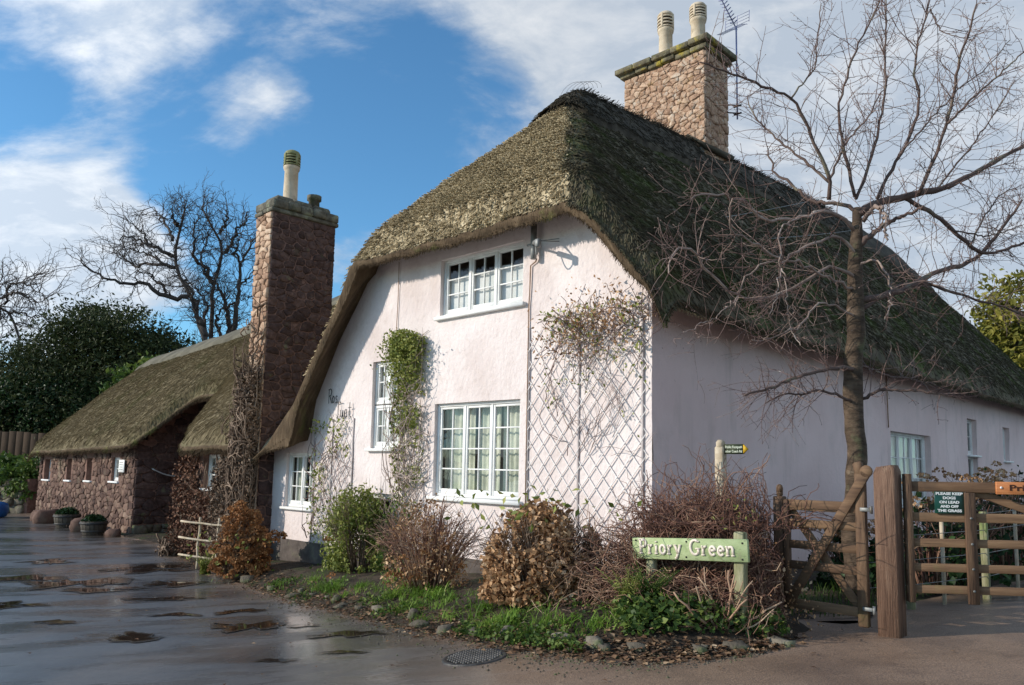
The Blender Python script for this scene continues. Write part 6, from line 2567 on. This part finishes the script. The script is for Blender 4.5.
# planters and stones by the barn
for i, (x, y, r_) in enumerate(((-12.15, 23.2, .37), (-14.4, 25.8, .40))):
    b_ = np.array([x, y, float(groundz(x)) + .01])
    t_ = thing('barrel_planter', b_, ['half-barrel planter with clipped green plants nearest the barn corner', 'half-barrel planter with clipped green plants farther from the barn corner'][i], 'planter', 'half-barrel planters by the barn')
    m = MB()
    for q in range(18):
        a_, c_ = q * 2 * math.pi / 18, (q + 1) * 2 * math.pi / 18 - .03
        pr = [(.74, 0), (.92, .35), (1.0, .80), (.93, .80), (.9, .7)]
        V = np.array([[b_[0] + r_ * k_ * math.cos(t), b_[1] + r_ * k_ * math.sin(t), b_[2] + z_ * r_ * 1.35] for k_, z_ in pr for t in (a_, c_)])
        m.add(V, np.array([[2 * j, 2 * j + 1, 2 * j + 3, 2 * j + 2] for j in range(4)]), rng.random())
    obj('staves', m, BARREL, t_)
    m = MB()
    for z_, k_ in ((.18, .855), (.62, .99)):
        lathe(m, b_ + [0, 0, z_ * r_ * 1.35], [(r_ * k_, 0), (r_ * k_ + .012, .01), (r_ * k_ + .012, .05), (r_ * k_, .06)], 24, cap=False)
    obj('hoop', m, IRON, t_)
    m = MB()
    n = 1100
    d = rvec(n)
    d[:, 2] = np.abs(d[:, 2])
    leaves(m, b_ + [0, 0, r_ * 1.0] + d * rng.uniform(.4, 1, (n, 1)) * [r_ * .88, r_ * .88, r_ * .62], .09, .6)
    obj('foliage', m, LEAF_LAUREL, t_)
for i, (x, y, r_) in enumerate(((-13.25, 24.5, .36), (-16.1, 27.6, .42), (-16.9, 28.5, .34), (-11.3, 22.7, .2))):
    b_ = np.array([x, y, float(groundz(x))])
    m = MB()
    blob(m, b_ + [0, 0, r_ * .4], (r_ * 1.1, r_ * .8, r_ * .75), 900 + i)
    tag(obj('boulder', m, STONE_FACE, at=b_), ['dark boulder standing between the two barrel planters', 'dark boulder against the far end of the barn wall', 'low boulder at the far left corner of the barn', 'small boulder at the near corner of the barn'][i], 'boulder')

# bank wall, fence, shed and blue tub beyond the barn
t_ = thing('bank_wall', np.array([-21.4, 33.2, -.7]), 'low rough stone retaining wall at the far left beyond the barn', 'stone wall')
m = MB()
wa, wb = np.array([-19.6, 32.2, 0]), np.array([-27.5, 34.5, 0])
bar(m, wa + [0, .3, -.2], wb + [0, .3, -.2], .5, 1.75)
core = obj('wall_core', m, MORTAR_D, t_)
wu = norm(wa - wb)
stone_face(t_, STONE_GREY, wb + [0, .03, -1.0], wu, zv, norm(np.array([wu[1], -wu[0], 0])), 8.0, 1.7, .5, .3, 95, gap=.02, proud=.08)
t_ = thing('board_fence', np.array([-22.5, 36.5, .3]), 'brown close-boarded fence behind the barn at the far left', 'fence')
for q in range(22):
    m = MB()
    c = np.array([-27.0 + q * .36, 36.2 - q * .045, 0])
    bar(m, c + [0, 0, .3], c + [0, 0, 2.72 + rng.normal(0, .02) - max(0, q - 12) * .02], .33, .03, up=[0, 1, 0])
    obj('board', m, FENCEW, t_)
t_ = thing('garden_shed', np.array([-27, 39.5, .4]), 'dark blue shed showing over the fence at the far left edge', 'shed')
m = MB()
box(m, (-26.3, 37.9, 1.7), np.eye(3), (1.5, 1.2, 1.45), .02)
obj('shed_wall', m, BLUE, t_)
m = MB()
V = np.array([[-28, 36.6, 3.05], [-24.6, 36.6, 3.05], [-24.6, 39.2, 3.05], [-28, 39.2, 3.05], [-28, 37.9, 3.5], [-24.6, 37.9, 3.5]])
m.add(V, [np.array([[0, 1, 5, 4], [2, 3, 4, 5], [3, 2, 1, 0]]), np.array([[1, 2, 5], [3, 0, 4]])])
obj('shed_roof', m, BLUE, t_)
b_ = np.array([-19.35, 29.9, float(groundz(-19.35))])
m = MB()
lathe(m, b_, [(.22, 0), (.32, .05), (.38, .22), (.38, .40), (.33, .52), (.2, .58), (.02, .6)], 20)
tag(obj('blue_tub', m, BLUEPL, at=b_, smooth=True), 'rounded blue plastic tub at the far left edge of the lane', 'tub')

# ------------------------------------------------------------------ cherry tree
LIMBS = [
  [(3.74,9.0,4.83),(3.73,8.92,5.02),(3.62,8.82,5.14),(3.41,8.71,5.59),(3.17,8.59,5.9),(2.89,8.47,5.93),(2.5,8.34,6.02),(2.02,8.2,6.09)] ,
  [(3.12,8.45,5.83),(3.39,8.44,6.17),(3.42,8.42,6.56),(3.46,8.4,6.94)] ,
  [(3.7,8.9,5.01),(3.55,9.02,5.25),(3.41,9.17,5.47),(3.16,9.33,5.8),(3.01,9.51,6.11),(3.0,9.7,6.45)] ,
  [(3.7,8.9,5.01),(3.84,8.97,5.31),(3.99,9.07,5.58),(4.33,9.17,5.96),(4.5,9.28,6.27),(4.68,9.4,6.49)] ,
  [(4.05,9.0,4.87),(3.94,8.96,5.31),(3.83,8.91,5.74),(3.84,8.86,6.04),(3.93,8.8,6.37),(4.05,8.73,6.7),(4.23,8.67,7.08),(4.3,8.6,7.32)] ,
  [(4.06,9.0,4.85),(4.22,9.06,5.17),(4.37,9.13,5.57),(4.52,9.22,6.02),(4.63,9.31,6.45),(4.66,9.4,6.87),(4.75,9.5,7.43),(4.81,9.6,7.91)] ,
  [(4.36,9.1,4.89),(4.48,9.07,5.14),(4.57,9.03,5.34),(4.67,8.99,5.49),(4.78,8.95,5.76),(4.84,8.9,6.17),(4.73,8.85,6.28),(4.73,8.8,6.57),(4.83,8.75,6.96),(4.88,8.7,7.21)] ,
  [(4.86,9.1,4.94),(4.91,9.0,5.13),(4.99,8.88,5.42),(5.05,8.74,5.7),(5.04,8.59,6.0),(5.05,8.43,6.37),(5.04,8.27,6.47),(5.06,8.1,6.78)] ,
  [(4.91,8.5,5.58),(5.13,8.42,5.82),(5.33,8.33,6.01),(5.59,8.22,6.26),(5.8,8.1,6.43)] ,
  [(4.08,9.0,4.65),(4.27,9.09,4.82),(4.72,9.2,4.96),(5.22,9.33,5.1),(5.57,9.46,5.26),(6.04,9.6,5.55),(6.53,9.75,5.82),(7.07,9.9,6.17)] ,
  [(4.09,9.0,4.28),(4.23,8.92,4.42),(4.38,8.83,4.53),(4.58,8.72,4.6),(4.65,8.6,4.64)] ,
  [(4.72,9.2,4.96),(4.96,9.25,4.88),(5.22,9.31,4.74),(5.45,9.38,4.6),(5.67,9.46,4.44),(5.86,9.54,4.37),(6.16,9.62,4.42),(6.47,9.71,4.55),(6.86,9.8,4.7)] ,
  [(4.08,9.0,3.62),(4.48,9.1,3.7),(4.96,9.23,3.95),(5.22,9.37,4.11),(5.56,9.52,4.18),(5.8,9.68,4.29),(6.1,9.85,4.5),(6.49,10.02,4.9),(6.85,10.2,5.31)] ,
  [(4.08,9.0,3.5),(4.64,9.17,3.85),(5.1,9.4,3.94),(5.53,9.65,3.89),(5.97,9.92,3.86),(6.48,10.21,3.86),(7.07,10.5,3.75)] ,
  [(4.07,9.0,4.69),(3.93,9.05,4.79),(3.77,9.11,4.83),(3.62,9.18,4.85),(3.49,9.26,5.01),(3.36,9.33,5.18),(3.24,9.42,5.3),(3.19,9.5,5.65)] ,
  [(4.05,9.0,4.44),(3.83,8.92,4.62),(3.62,8.81,4.65),(3.27,8.69,4.5),(2.98,8.57,4.4),(2.74,8.43,4.4),(2.5,8.3,4.52),(2.34,8.15,4.57),(2.08,8.01,4.47),(1.92,7.85,4.5),(1.78,7.7,4.33)] ,
  [(4.05,9.0,4.16),(3.87,8.89,4.31),(3.65,8.75,4.31),(3.23,8.6,4.13),(3.01,8.43,3.9),(2.86,8.26,3.88),(2.55,8.08,4.0),(2.26,7.89,4.08),(2.14,7.7,4.15),(2.16,7.5,4.29)] ,
  [(4.06,9.0,3.86),(3.75,8.89,4.04),(3.28,8.75,3.73),(2.88,8.6,3.51),(2.6,8.44,3.47),(2.41,8.26,3.48),(2.08,8.08,3.65),(1.93,7.9,3.78),(1.76,7.7,3.89),(1.59,7.51,3.75),(1.5,7.31,3.65),(1.44,7.1,3.41)] ,
  [(3.24,8.6,4.47),(3.05,8.46,4.35),(2.88,8.27,4.23),(2.82,8.06,3.74),(2.71,7.83,3.51),(2.54,7.6,3.15)] ,
  [(2.77,7.9,3.69),(2.78,7.82,3.51),(2.75,7.73,3.26),(2.76,7.62,2.99),(2.8,7.5,2.82)] ,
  [(4.05,9.0,3.74),(3.8,8.9,3.77),(3.52,8.78,3.85),(3.28,8.64,3.96),(2.96,8.49,3.96),(2.71,8.33,3.87),(2.42,8.17,3.57),(2.31,8.0,3.26)] ,
  [(4.06,9.0,4.04),(4.18,8.83,4.08),(4.22,8.61,3.83),(4.11,8.36,3.48),(3.92,8.1,3.21)] ,
  [(4.13,9.0,4.57),(4.23,8.91,4.73),(4.26,8.78,4.67),(4.24,8.65,4.48),(4.18,8.5,4.2)] ,
  [(2.23,7.6,3.32),(2.1,7.49,3.2),(1.93,7.34,3.04),(1.74,7.18,2.94),(1.55,7.0,2.84)] ,
  [(4.07,9.0,3.38),(3.83,8.86,3.47),(3.47,8.68,3.54),(3.26,8.48,3.29),(3.04,8.26,3.11),(2.68,8.04,2.98),(2.42,7.8,2.92)] ,
  [(4.01,9.0,2.8),(3.83,8.88,2.78),(3.66,8.73,2.78),(3.4,8.57,2.71),(3.1,8.39,2.63),(2.84,8.2,2.52),(2.62,8.0,2.43),(2.34,7.8,2.35)] ,
  [(4.0,9.0,2.39),(3.85,8.91,2.43),(3.64,8.79,2.49),(3.4,8.65,2.51),(3.17,8.51,2.44),(2.96,8.36,2.45),(2.68,8.2,2.31)] ,
  [(4.04,9.0,2.44),(4.09,8.94,2.47),(4.19,8.87,2.55),(4.4,8.78,2.55),(4.63,8.69,2.52),(4.91,8.6,2.45)] ,
  [(4.05,9.0,2.84),(4.18,9.09,2.83),(4.44,9.22,2.75),(4.75,9.35,2.75),(5.19,9.5,2.69)] ,
  [(4.88,8.7,7.09),(4.92,8.59,6.76),(4.98,8.45,6.62),(5.06,8.3,6.49)] ,
  [(4.59,8.85,5.43),(4.89,8.82,5.77),(5.22,8.78,6.15),(5.52,8.74,6.36),(5.81,8.7,6.72)] ,
  [(5.31,9.5,5.17),(5.69,9.61,5.61),(6.19,9.75,6.22),(6.65,9.9,6.86)] ,
  [(5.64,9.4,4.42),(5.94,9.56,4.87),(6.28,9.77,5.22),(6.73,10.0,5.45)] ,
  [(5.43,9.35,4.59),(5.87,9.47,4.57),(6.2,9.63,4.68),(6.56,9.8,4.83)] ,
]
TRUNK = [(3.93, 9.0, 0.18), (3.94, 9.0, 0.84), (3.96, 9.0, 1.52), (3.99, 9.0, 2.21), (4.01, 9.0, 2.79), (4.05, 9.0, 3.38), (4.08, 9.0, 3.92), (4.08, 9.0, 4.34), (4.07, 9.0, 4.74)]
CT = thing('bare_tree', np.array(TRUNK[0]), 'leafless tree with stout banded trunk and wide bare branches behind the gates', 'tree')


def resample(P, n):
    P = np.array(P, float)
    d = np.concatenate([[0], np.cumsum(np.linalg.norm(np.diff(P, axis=0), axis=1))])
    u = np.linspace(0, d[-1], n)
    out = np.stack([np.interp(u, d, P[:, k]) for k in range(3)], 1)
    # light smoothing
    for _ in range(2):
        out[1:-1] = out[1:-1] * .5 + (out[:-2] + out[2:]) * .25
    return out, d[-1]


P, _ = resample(TRUNK, 30)
P[:, :2] += np.stack([fbm(P[:, 2] * 1.1, P[:, 2] * 0 + 3, 5), fbm(P[:, 2] * 1.1, P[:, 2] * 0 + 8, 6)], 1) * .16
rt_ = np.interp(np.linspace(0, 1, 30), [0, .06, .3, .55, .75, .9, 1], [.16, .125, .112, .105, .095, .078, .048])
rt_ = rt_ * (1 + .10 * (fbm(P[:, 2] * 5, P[:, 2] * 0, 9) * 2))
m = MB()
tubes(m, P, rt_, 14)
obj('trunk', m, BARK, CT, smooth=True)
thick = {0: .030, 1: .014, 2: .022, 3: .020, 4: .026, 5: .026, 6: .028, 7: .030, 8: .018, 9: .062, 10: .045, 11: .040, 12: .052, 13: .034, 14: .045, 15: .040, 16: .034, 17: .036, 18: .018,
         19: .012, 20: .030, 21: .026, 22: .050, 23: .012, 24: .026, 25: .034, 26: .022, 27: .026, 28: .020, 29: .012, 30: .014, 31: .016, 32: .016, 33: .014}
tw_p, tw_d, tw_l, tw_r = [], [], [], []
twg = np.random.default_rng(55)
for i, Lm in enumerate(LIMBS):
    n = 26
    P, ln = resample(Lm, n)
    P[2:-1] += twg.normal(0, .007 if i < 14 or i > 24 else .013, (n - 3, 3))
    r0 = thick[i] * (.78 if i < 14 or i > 24 else .58)
    r = r0 * np.linspace(1, .30, n) ** .8
    r = r * (1 + .10 * twg.normal(0, 1, n).clip(-1, 1))
    m = MB()
    tubes(m, P, np.maximum(r, .005), 7, rnd=.35)
    obj('branch', m, BRANCH_PALE if 15 <= i <= 24 else BRANCH, CT, smooth=True)  # drooping limbs carry the sunlit tone in their bark colour
    k = int(ln / (.055 if i < 14 or i > 24 else .08))
    T_ = norm(np.gradient(P, axis=0))
    for q in range(k):
        j = int(twg.integers(3, n))
        side = norm(twg.normal(size=3))
        d = norm(T_[j] * twg.uniform(.2, .8) + (side - (side @ T_[j]) * T_[j]) * 1.0 + np.array([0, 0, .25 if i < 9 else .05]))
        tw_p.append(P[j])
        tw_d.append(d)
        tw_l.append(twg.uniform(.12, .62) * (1.15 if j < 20 else .9))
        tw_r.append(min(.0048, r[j] * .5))
tw_p, tw_d, tw_l, tw_r = map(np.array, (tw_p, tw_d, tw_l, tw_r))
P1 = wander(tw_p, tw_d, 8, tw_l * 1.15 / 7, .11, .01)
m = MB()
tubes(m, P1, np.linspace(1, .45, 8)[None] * tw_r[:, None], 4)
ii = np.repeat(np.arange(len(P1)), 3)
jj = twg.integers(2, 7, len(ii))
d = norm(P1[ii, jj] - P1[ii, jj - 1]) * .7 + norm(twg.normal(size=(len(ii), 3))) * .9
P2 = wander(P1[ii, jj], d, 6, tw_l[ii] * .38 / 5, .2)
tubes(m, P2, np.linspace(.0028, .0016, 6), 3)
obj('twigs', m, TWIG, CT, kind='stuff')
# buds and spurs
m = MB()
bp = np.concatenate([P1[:, 3:].reshape(-1, 3), P2[:, -1]])
bp = bp[twg.random(len(bp)) < .5] + twg.normal(0, .004, (1, 3))
leaves(m, bp, .020, .55)
obj('buds', m, TWIG, CT, kind='stuff')
print('cherry twigs', len(P1), len(P2))

# ------------------------------------------------------------------ far trees
def leafy(name, label, blobs, n, lsz, mat, seed, trunk=None, aspect=.5, cat='tree', rough=.6, up=None, tall=.9):
    """evergreen crown: leaf clumps through several overlapping volumes"""
    b0 = np.array(blobs[0][0], float)
    base = np.array(trunk[0] if trunk else [b0[0], b0[1], 0], float)
    t_ = thing(name, base, label, cat)
    g = np.random.default_rng(seed)
    m = MB()
    vol = np.array([b[1] * b[2] for b in blobs])
    cnt = (n * vol / vol.sum()).astype(int)
    for (c, rx, rz), k in zip(blobs, cnt):
        c = np.asarray(c, float)
        # clump centres
        nc = max(12, k // 45)
        d = rvec(nc)
        rr = g.random(nc) ** .35
        cc = d * rr[:, None] * (1 + rough * fbm(d[:, 0] * 2 + seed, d[:, 1] * 2 + d[:, 2] * 2, seed, 3))[:, None]
        cc = c + cc * [rx, rx, rz]
        ii = g.integers(0, nc, k)
        cs = rx * .16
        p = cc[ii] + g.normal(0, 1, (k, 3)) * [cs, cs, cs * tall]
        tone = np.clip(g.random(nc)[ii] * .6 + g.random(k) * .4, 0, 1)
        leaves(m, p, lsz * g.uniform(.5, 1.5, k), aspect, rnd=tone, up=up, upw=.3 if up is not None else 0)
    if trunk:
        mt = MB()
        P, _ = resample(trunk, 10)
        tubes(mt, P, np.linspace(.4, .12, 10), 8)
        obj('trunk', mt, OAKBARK, t_)
    obj('crown', m, mat, t_, kind=None)
    return t_


def gy(x, y):
    s, t = st(x, y)
    return float(groundz(x) + 2.2 * smooth01(np.array((t - 14) / 40)) * smooth01(np.array((s - 2) / 20)))


OAK_A = [
  (0.50, [(-18.5,46.5,8.5),(-18.5,46.5,9.3),(-19.1,46.5,10.2),(-19.7,46.5,11.5),(-20.1,46.5,12.2),(-20.6,46.5,13.0),(-20.8,46.5,13.9),(-20.9,46.5,15.2),(-20.6,46.5,15.7),(-20.4,46.5,16.1),(-20.3,46.5,16.9)]),
  (0.24, [(-20.8,46.5,13.9),(-21.4,46.5,14.2),(-22.2,46.5,14.5),(-23.0,46.5,14.9),(-23.8,46.5,15.1),(-24.2,46.6,14.8)]),
  (0.24, [(-20.7,46.5,13.2),(-21.6,47.0,13.5),(-22.8,47.4,13.7),(-23.8,47.9,13.5),(-24.7,48.3,14.3),(-25.7,48.8,14.8)]),
  (0.30, [(-19.7,46.5,11.4),(-20.1,46.3,11.2),(-20.8,46.1,11.3),(-21.5,45.9,11.5),(-21.9,45.7,12.1),(-22.6,45.5,11.9),(-24.0,45.3,12.1),(-24.9,45.1,12.4),(-25.2,44.9,13.0),(-25.4,44.7,13.0)]),
  (0.20, [(-20.9,46.5,14.9),(-21.6,47.2,16.0),(-22.6,48.0,16.9),(-23.3,48.7,17.7)]),
  (0.34, [(-18.5,46.5,9.0),(-19.0,46.3,10.4),(-19.5,46.0,12.0),(-19.8,45.8,12.4),(-20.2,45.6,12.9)]),
  (0.18, [(-22.2,46.5,14.4),(-22.5,46.4,15.0),(-23.0,46.2,15.5),(-23.5,46.1,15.9)]),
  (0.18, [(-21.4,46.5,13.4),(-22.2,47.0,14.0),(-23.2,47.6,14.4),(-24.4,48.1,14.7)]),
  (0.18, [(-20.6,46.5,15.7),(-20.9,46.3,16.2),(-21.0,46.0,16.8)]),
  (0.18, [(-21.0,46.5,11.4),(-21.5,46.6,12.2),(-22.2,46.7,12.8),(-23.0,46.7,12.8)]),
]
OAK_B = [
  (0.46, [(-18.8,48.0,8.7),(-18.8,48.0,9.6),(-18.9,48.0,11.5),(-18.9,48.0,12.6),(-18.6,48.0,13.9),(-18.3,48.0,14.6),(-18.6,48.0,15.8),(-19.2,48.0,16.1),(-19.6,48.0,16.8),(-19.9,48.0,17.5)]),
  (0.24, [(-18.3,48.0,14.6),(-17.7,47.7,15.2),(-17.3,47.4,16.0),(-16.7,47.1,16.4),(-16.5,46.8,16.9)]),
  (0.28, [(-19.0,48.0,12.6),(-19.1,47.8,13.4),(-20.0,47.7,14.1),(-20.1,47.5,14.6),(-19.8,47.3,15.2),(-20.1,47.2,16.0),(-19.5,47.0,16.5)]),
  (0.40, [(-17.6,48.0,8.7),(-17.8,48.4,9.7),(-18.2,48.8,11.2),(-19.0,49.2,12.8),(-19.5,49.6,13.7)]),
  (0.38, [(-17.3,48.0,8.7),(-17.2,47.6,10.2),(-17.0,47.2,12.2),(-16.8,46.8,13.4),(-16.2,46.4,14.4),(-15.7,46.0,15.0)]),
  (0.22, [(-18.2,48.0,9.3),(-18.6,48.2,10.4),(-18.2,48.3,11.4),(-17.8,48.5,12.3)]),
  (0.22, [(-19.1,48.0,9.0),(-19.4,48.4,11.7),(-20.1,48.8,12.3),(-20.9,49.1,12.8)]),
  (0.20, [(-18.6,48.0,15.8),(-18.0,47.2,16.3),(-17.6,46.4,16.9)]),
  (0.18, [(-17.2,48.0,13.7),(-17.4,47.3,14.3),(-16.9,46.5,15.0),(-16.4,45.8,15.4)]),
  (0.18, [(-18.9,48.0,12.6),(-19.4,47.7,13.4),(-19.6,47.4,14.3),(-19.1,47.2,15.0),(-18.9,46.9,16.0)]),
  (0.16, [(-17.3,48.0,12.3),(-17.0,48.4,13.0),(-16.6,48.8,13.7)]),
  (0.16, [(-17.9,48.0,11.1),(-17.2,48.2,11.6),(-16.5,48.3,11.9)]),
]
OAK_C = [
  (0.34, [(-30.1,44.0,10.5),(-29.2,44.0,10.2),(-28.8,44.0,9.7),(-28.3,44.0,9.2),(-28.1,44.0,7.9),(-27.9,44.0,5.9)]),
  (0.16, [(-29.8,44.0,10.5),(-28.6,43.5,10.7),(-27.6,43.0,10.7),(-26.6,42.4,10.2),(-25.7,41.9,9.9)]),
  (0.14, [(-29.2,44.0,10.2),(-28.8,43.7,11.3),(-28.0,43.3,11.4),(-27.0,43.0,11.0),(-26.0,42.7,10.4)]),
  (0.12, [(-28.8,44.0,9.7),(-28.4,44.5,9.9),(-28.0,45.0,9.6),(-27.8,45.5,9.9)]),
  (0.12, [(-29.8,44.0,10.5),(-29.8,44.2,11.4),(-29.5,44.4,12.0)]),
]



def limb_tree(label, limbs, seed, base):
    """bare crown: traced main limbs, then three orders of crooked twigs grown along them"""
    t_ = thing('bare_oak', np.asarray(base, float), label, 'tree')
    g = np.random.default_rng(seed)
    mt, mb_, mc = MB(), MB(), MB()
    sp_, sd_, sl_ = [], [], []
    for i, (r0, Lm) in enumerate(limbs):
        Lm = list(Lm)
        if i == 0:
            Lm = [tuple(base)] + Lm
        n = 22
        P, ln = resample(Lm, n)
        P[1:-1] += g.normal(0, .07, (n - 2, 3))
        r = r0 * .52 * np.linspace(1, .22, n)
        tubes(mt if i == 0 else mb_, P, r, 8 if i == 0 else 6, rnd=.4)
        T_ = norm(np.gradient(P, axis=0))
        k = int(ln / .20)
        j = g.integers(6 if i == 0 else 3, n, k)
        sd = g.normal(size=(k, 3))
        sd -= (sd * T_[j]).sum(1, keepdims=True) * T_[j]
        sp_.append(P[j])
        sd_.append(norm(T_[j] * g.uniform(.3, 1., (k, 1)) + norm(sd) + [0, 0, .15]))
        sl_.append(g.uniform(.8, 2.3, k))
    p, d, l = map(np.concatenate, (sp_, sd_, sl_))
    r = .027
    for lev, (nc, n) in enumerate(((3, 8), (3, 7), (0, 6))):
        P = wander(p, d, n, l / (n - 1), .28, .03)
        tubes(mc, P, r * np.linspace(1, .5, n), 3, rnd=.4)
        if not nc:
            break
        ii = np.repeat(np.arange(len(P)), nc)
        jj = g.integers(2, n, len(ii))
        d = norm(P[ii, jj] - P[ii, jj - 1]) + .8 * norm(g.normal(size=(len(ii), 3)))
        p = P[ii, jj]
        l = l[ii] * g.uniform(.35, .6, len(ii))
        r *= .55
    obj('trunk', mt, OAKBARK, t_, smooth=True)
    obj('branches', mb_, OAKBARK, t_, smooth=True)
    obj('crown_twigs', mc, OAKBARK, t_, kind='stuff')


limb_tree('tall bare oak rising behind the barn roof left of the big chimney', OAK_A, 12, (-18.0, 46.5, gy(-18, 46.5)))
limb_tree('bare oak half hidden behind the big stone chimney', OAK_B, 25, (-16.8, 48., gy(-16.8, 48)))
limb_tree('gnarled bare tree at the far left edge behind the dark evergreen', OAK_C, 33, (-27.5, 44.0, gy(-27.5, 44)))
leafy('yew_tree', 'broad dark evergreen yew standing behind the barn', [((-21.3, 41, 5.2), 4.6, 4.5), ((-25.3, 41, 4.2), 2.8, 3.6), ((-17.6, 41.5, 4.6), 2.6, 3.2), ((-23.5, 40, 3.2), 3.6, 3.4), ((-19.5, 40.5, 6.9), 2.5, 2.6), ((-22.4, 41, 7.3), 2.2, 2.4)],
      90000, .22, LEAF_YEW, 501, trunk=[(-21.3, 41, 0), (-21.2, 41, 3), (-21.3, 41, 6)], aspect=.40, tall=.5)
leafy('laurel_bush', 'glossy dark laurel below the yew at the end of the barn', [((-22.1, 38.4, 3.9), 2.1, 1.7), ((-24.2, 38.5, 4.2), 1.8, 1.6), ((-20.0, 38.6, 4.1), 1.6, 1.6)], 18000, .17, LEAF_LAUREL, 502, cat='bush', aspect=.6)
leafy('laurel_bush', 'pale green bush showing just above the barn ridge', [((-16.1, 35.5, 5.1), 1.2, 1.1), ((-17.4, 35.5, 4.9), 1.2, 1.0)], 3000, .20, LEAF, 503, cat='bush', aspect=.6)
leafy('garden_shrub', 'leafy green shrub on top of the stone bank at the far left', [((-19.8, 32.8, .75), .95, .95), ((-21.1, 33.0, .9), .8, .7)], 3000, .17, LEAF, 504, cat='bush', aspect=.6)
leafy('garden_shrub', 'green bush behind the ridge between the chimney and the pink gable', [((-5.6, 28.5, 6.2), 1.3, 1.3), ((-6.4, 28.8, 5.6), 1.2, 1.2)], 2600, .20, LEAF, 505, trunk=[(-5.8, 28.6, .5), (-5.7, 28.6, 3), (-5.6, 28.5, 5.6)], aspect=.5, cat='bush')
leafy('golden_conifer', 'yellow green conifer at the right edge beyond the cottage roof', [((22.0, 33.5, 8.6), 1.6, 1.9), ((22.0, 33.5, 6.3), 2.0, 2.4), ((22.0, 33.5, 3.5), 2.4, 3.2)], 12000, .30, LEAF_YELLOW, 506, trunk=[(22, 33.5, .4), (22, 33.5, 4), (22, 33.5, 9)], aspect=.4)
leafy('far_hedge', 'olive brown tree line beyond the far end of the cottage', [((26, 46, 6.6), 3.0, 3.2), ((30, 47, 7.), 3.2, 3.2), ((23.6, 47, 6.2), 2.6, 3.)], 8000, .4, LEAF_HEDGE, 507, aspect=.5, cat='trees')
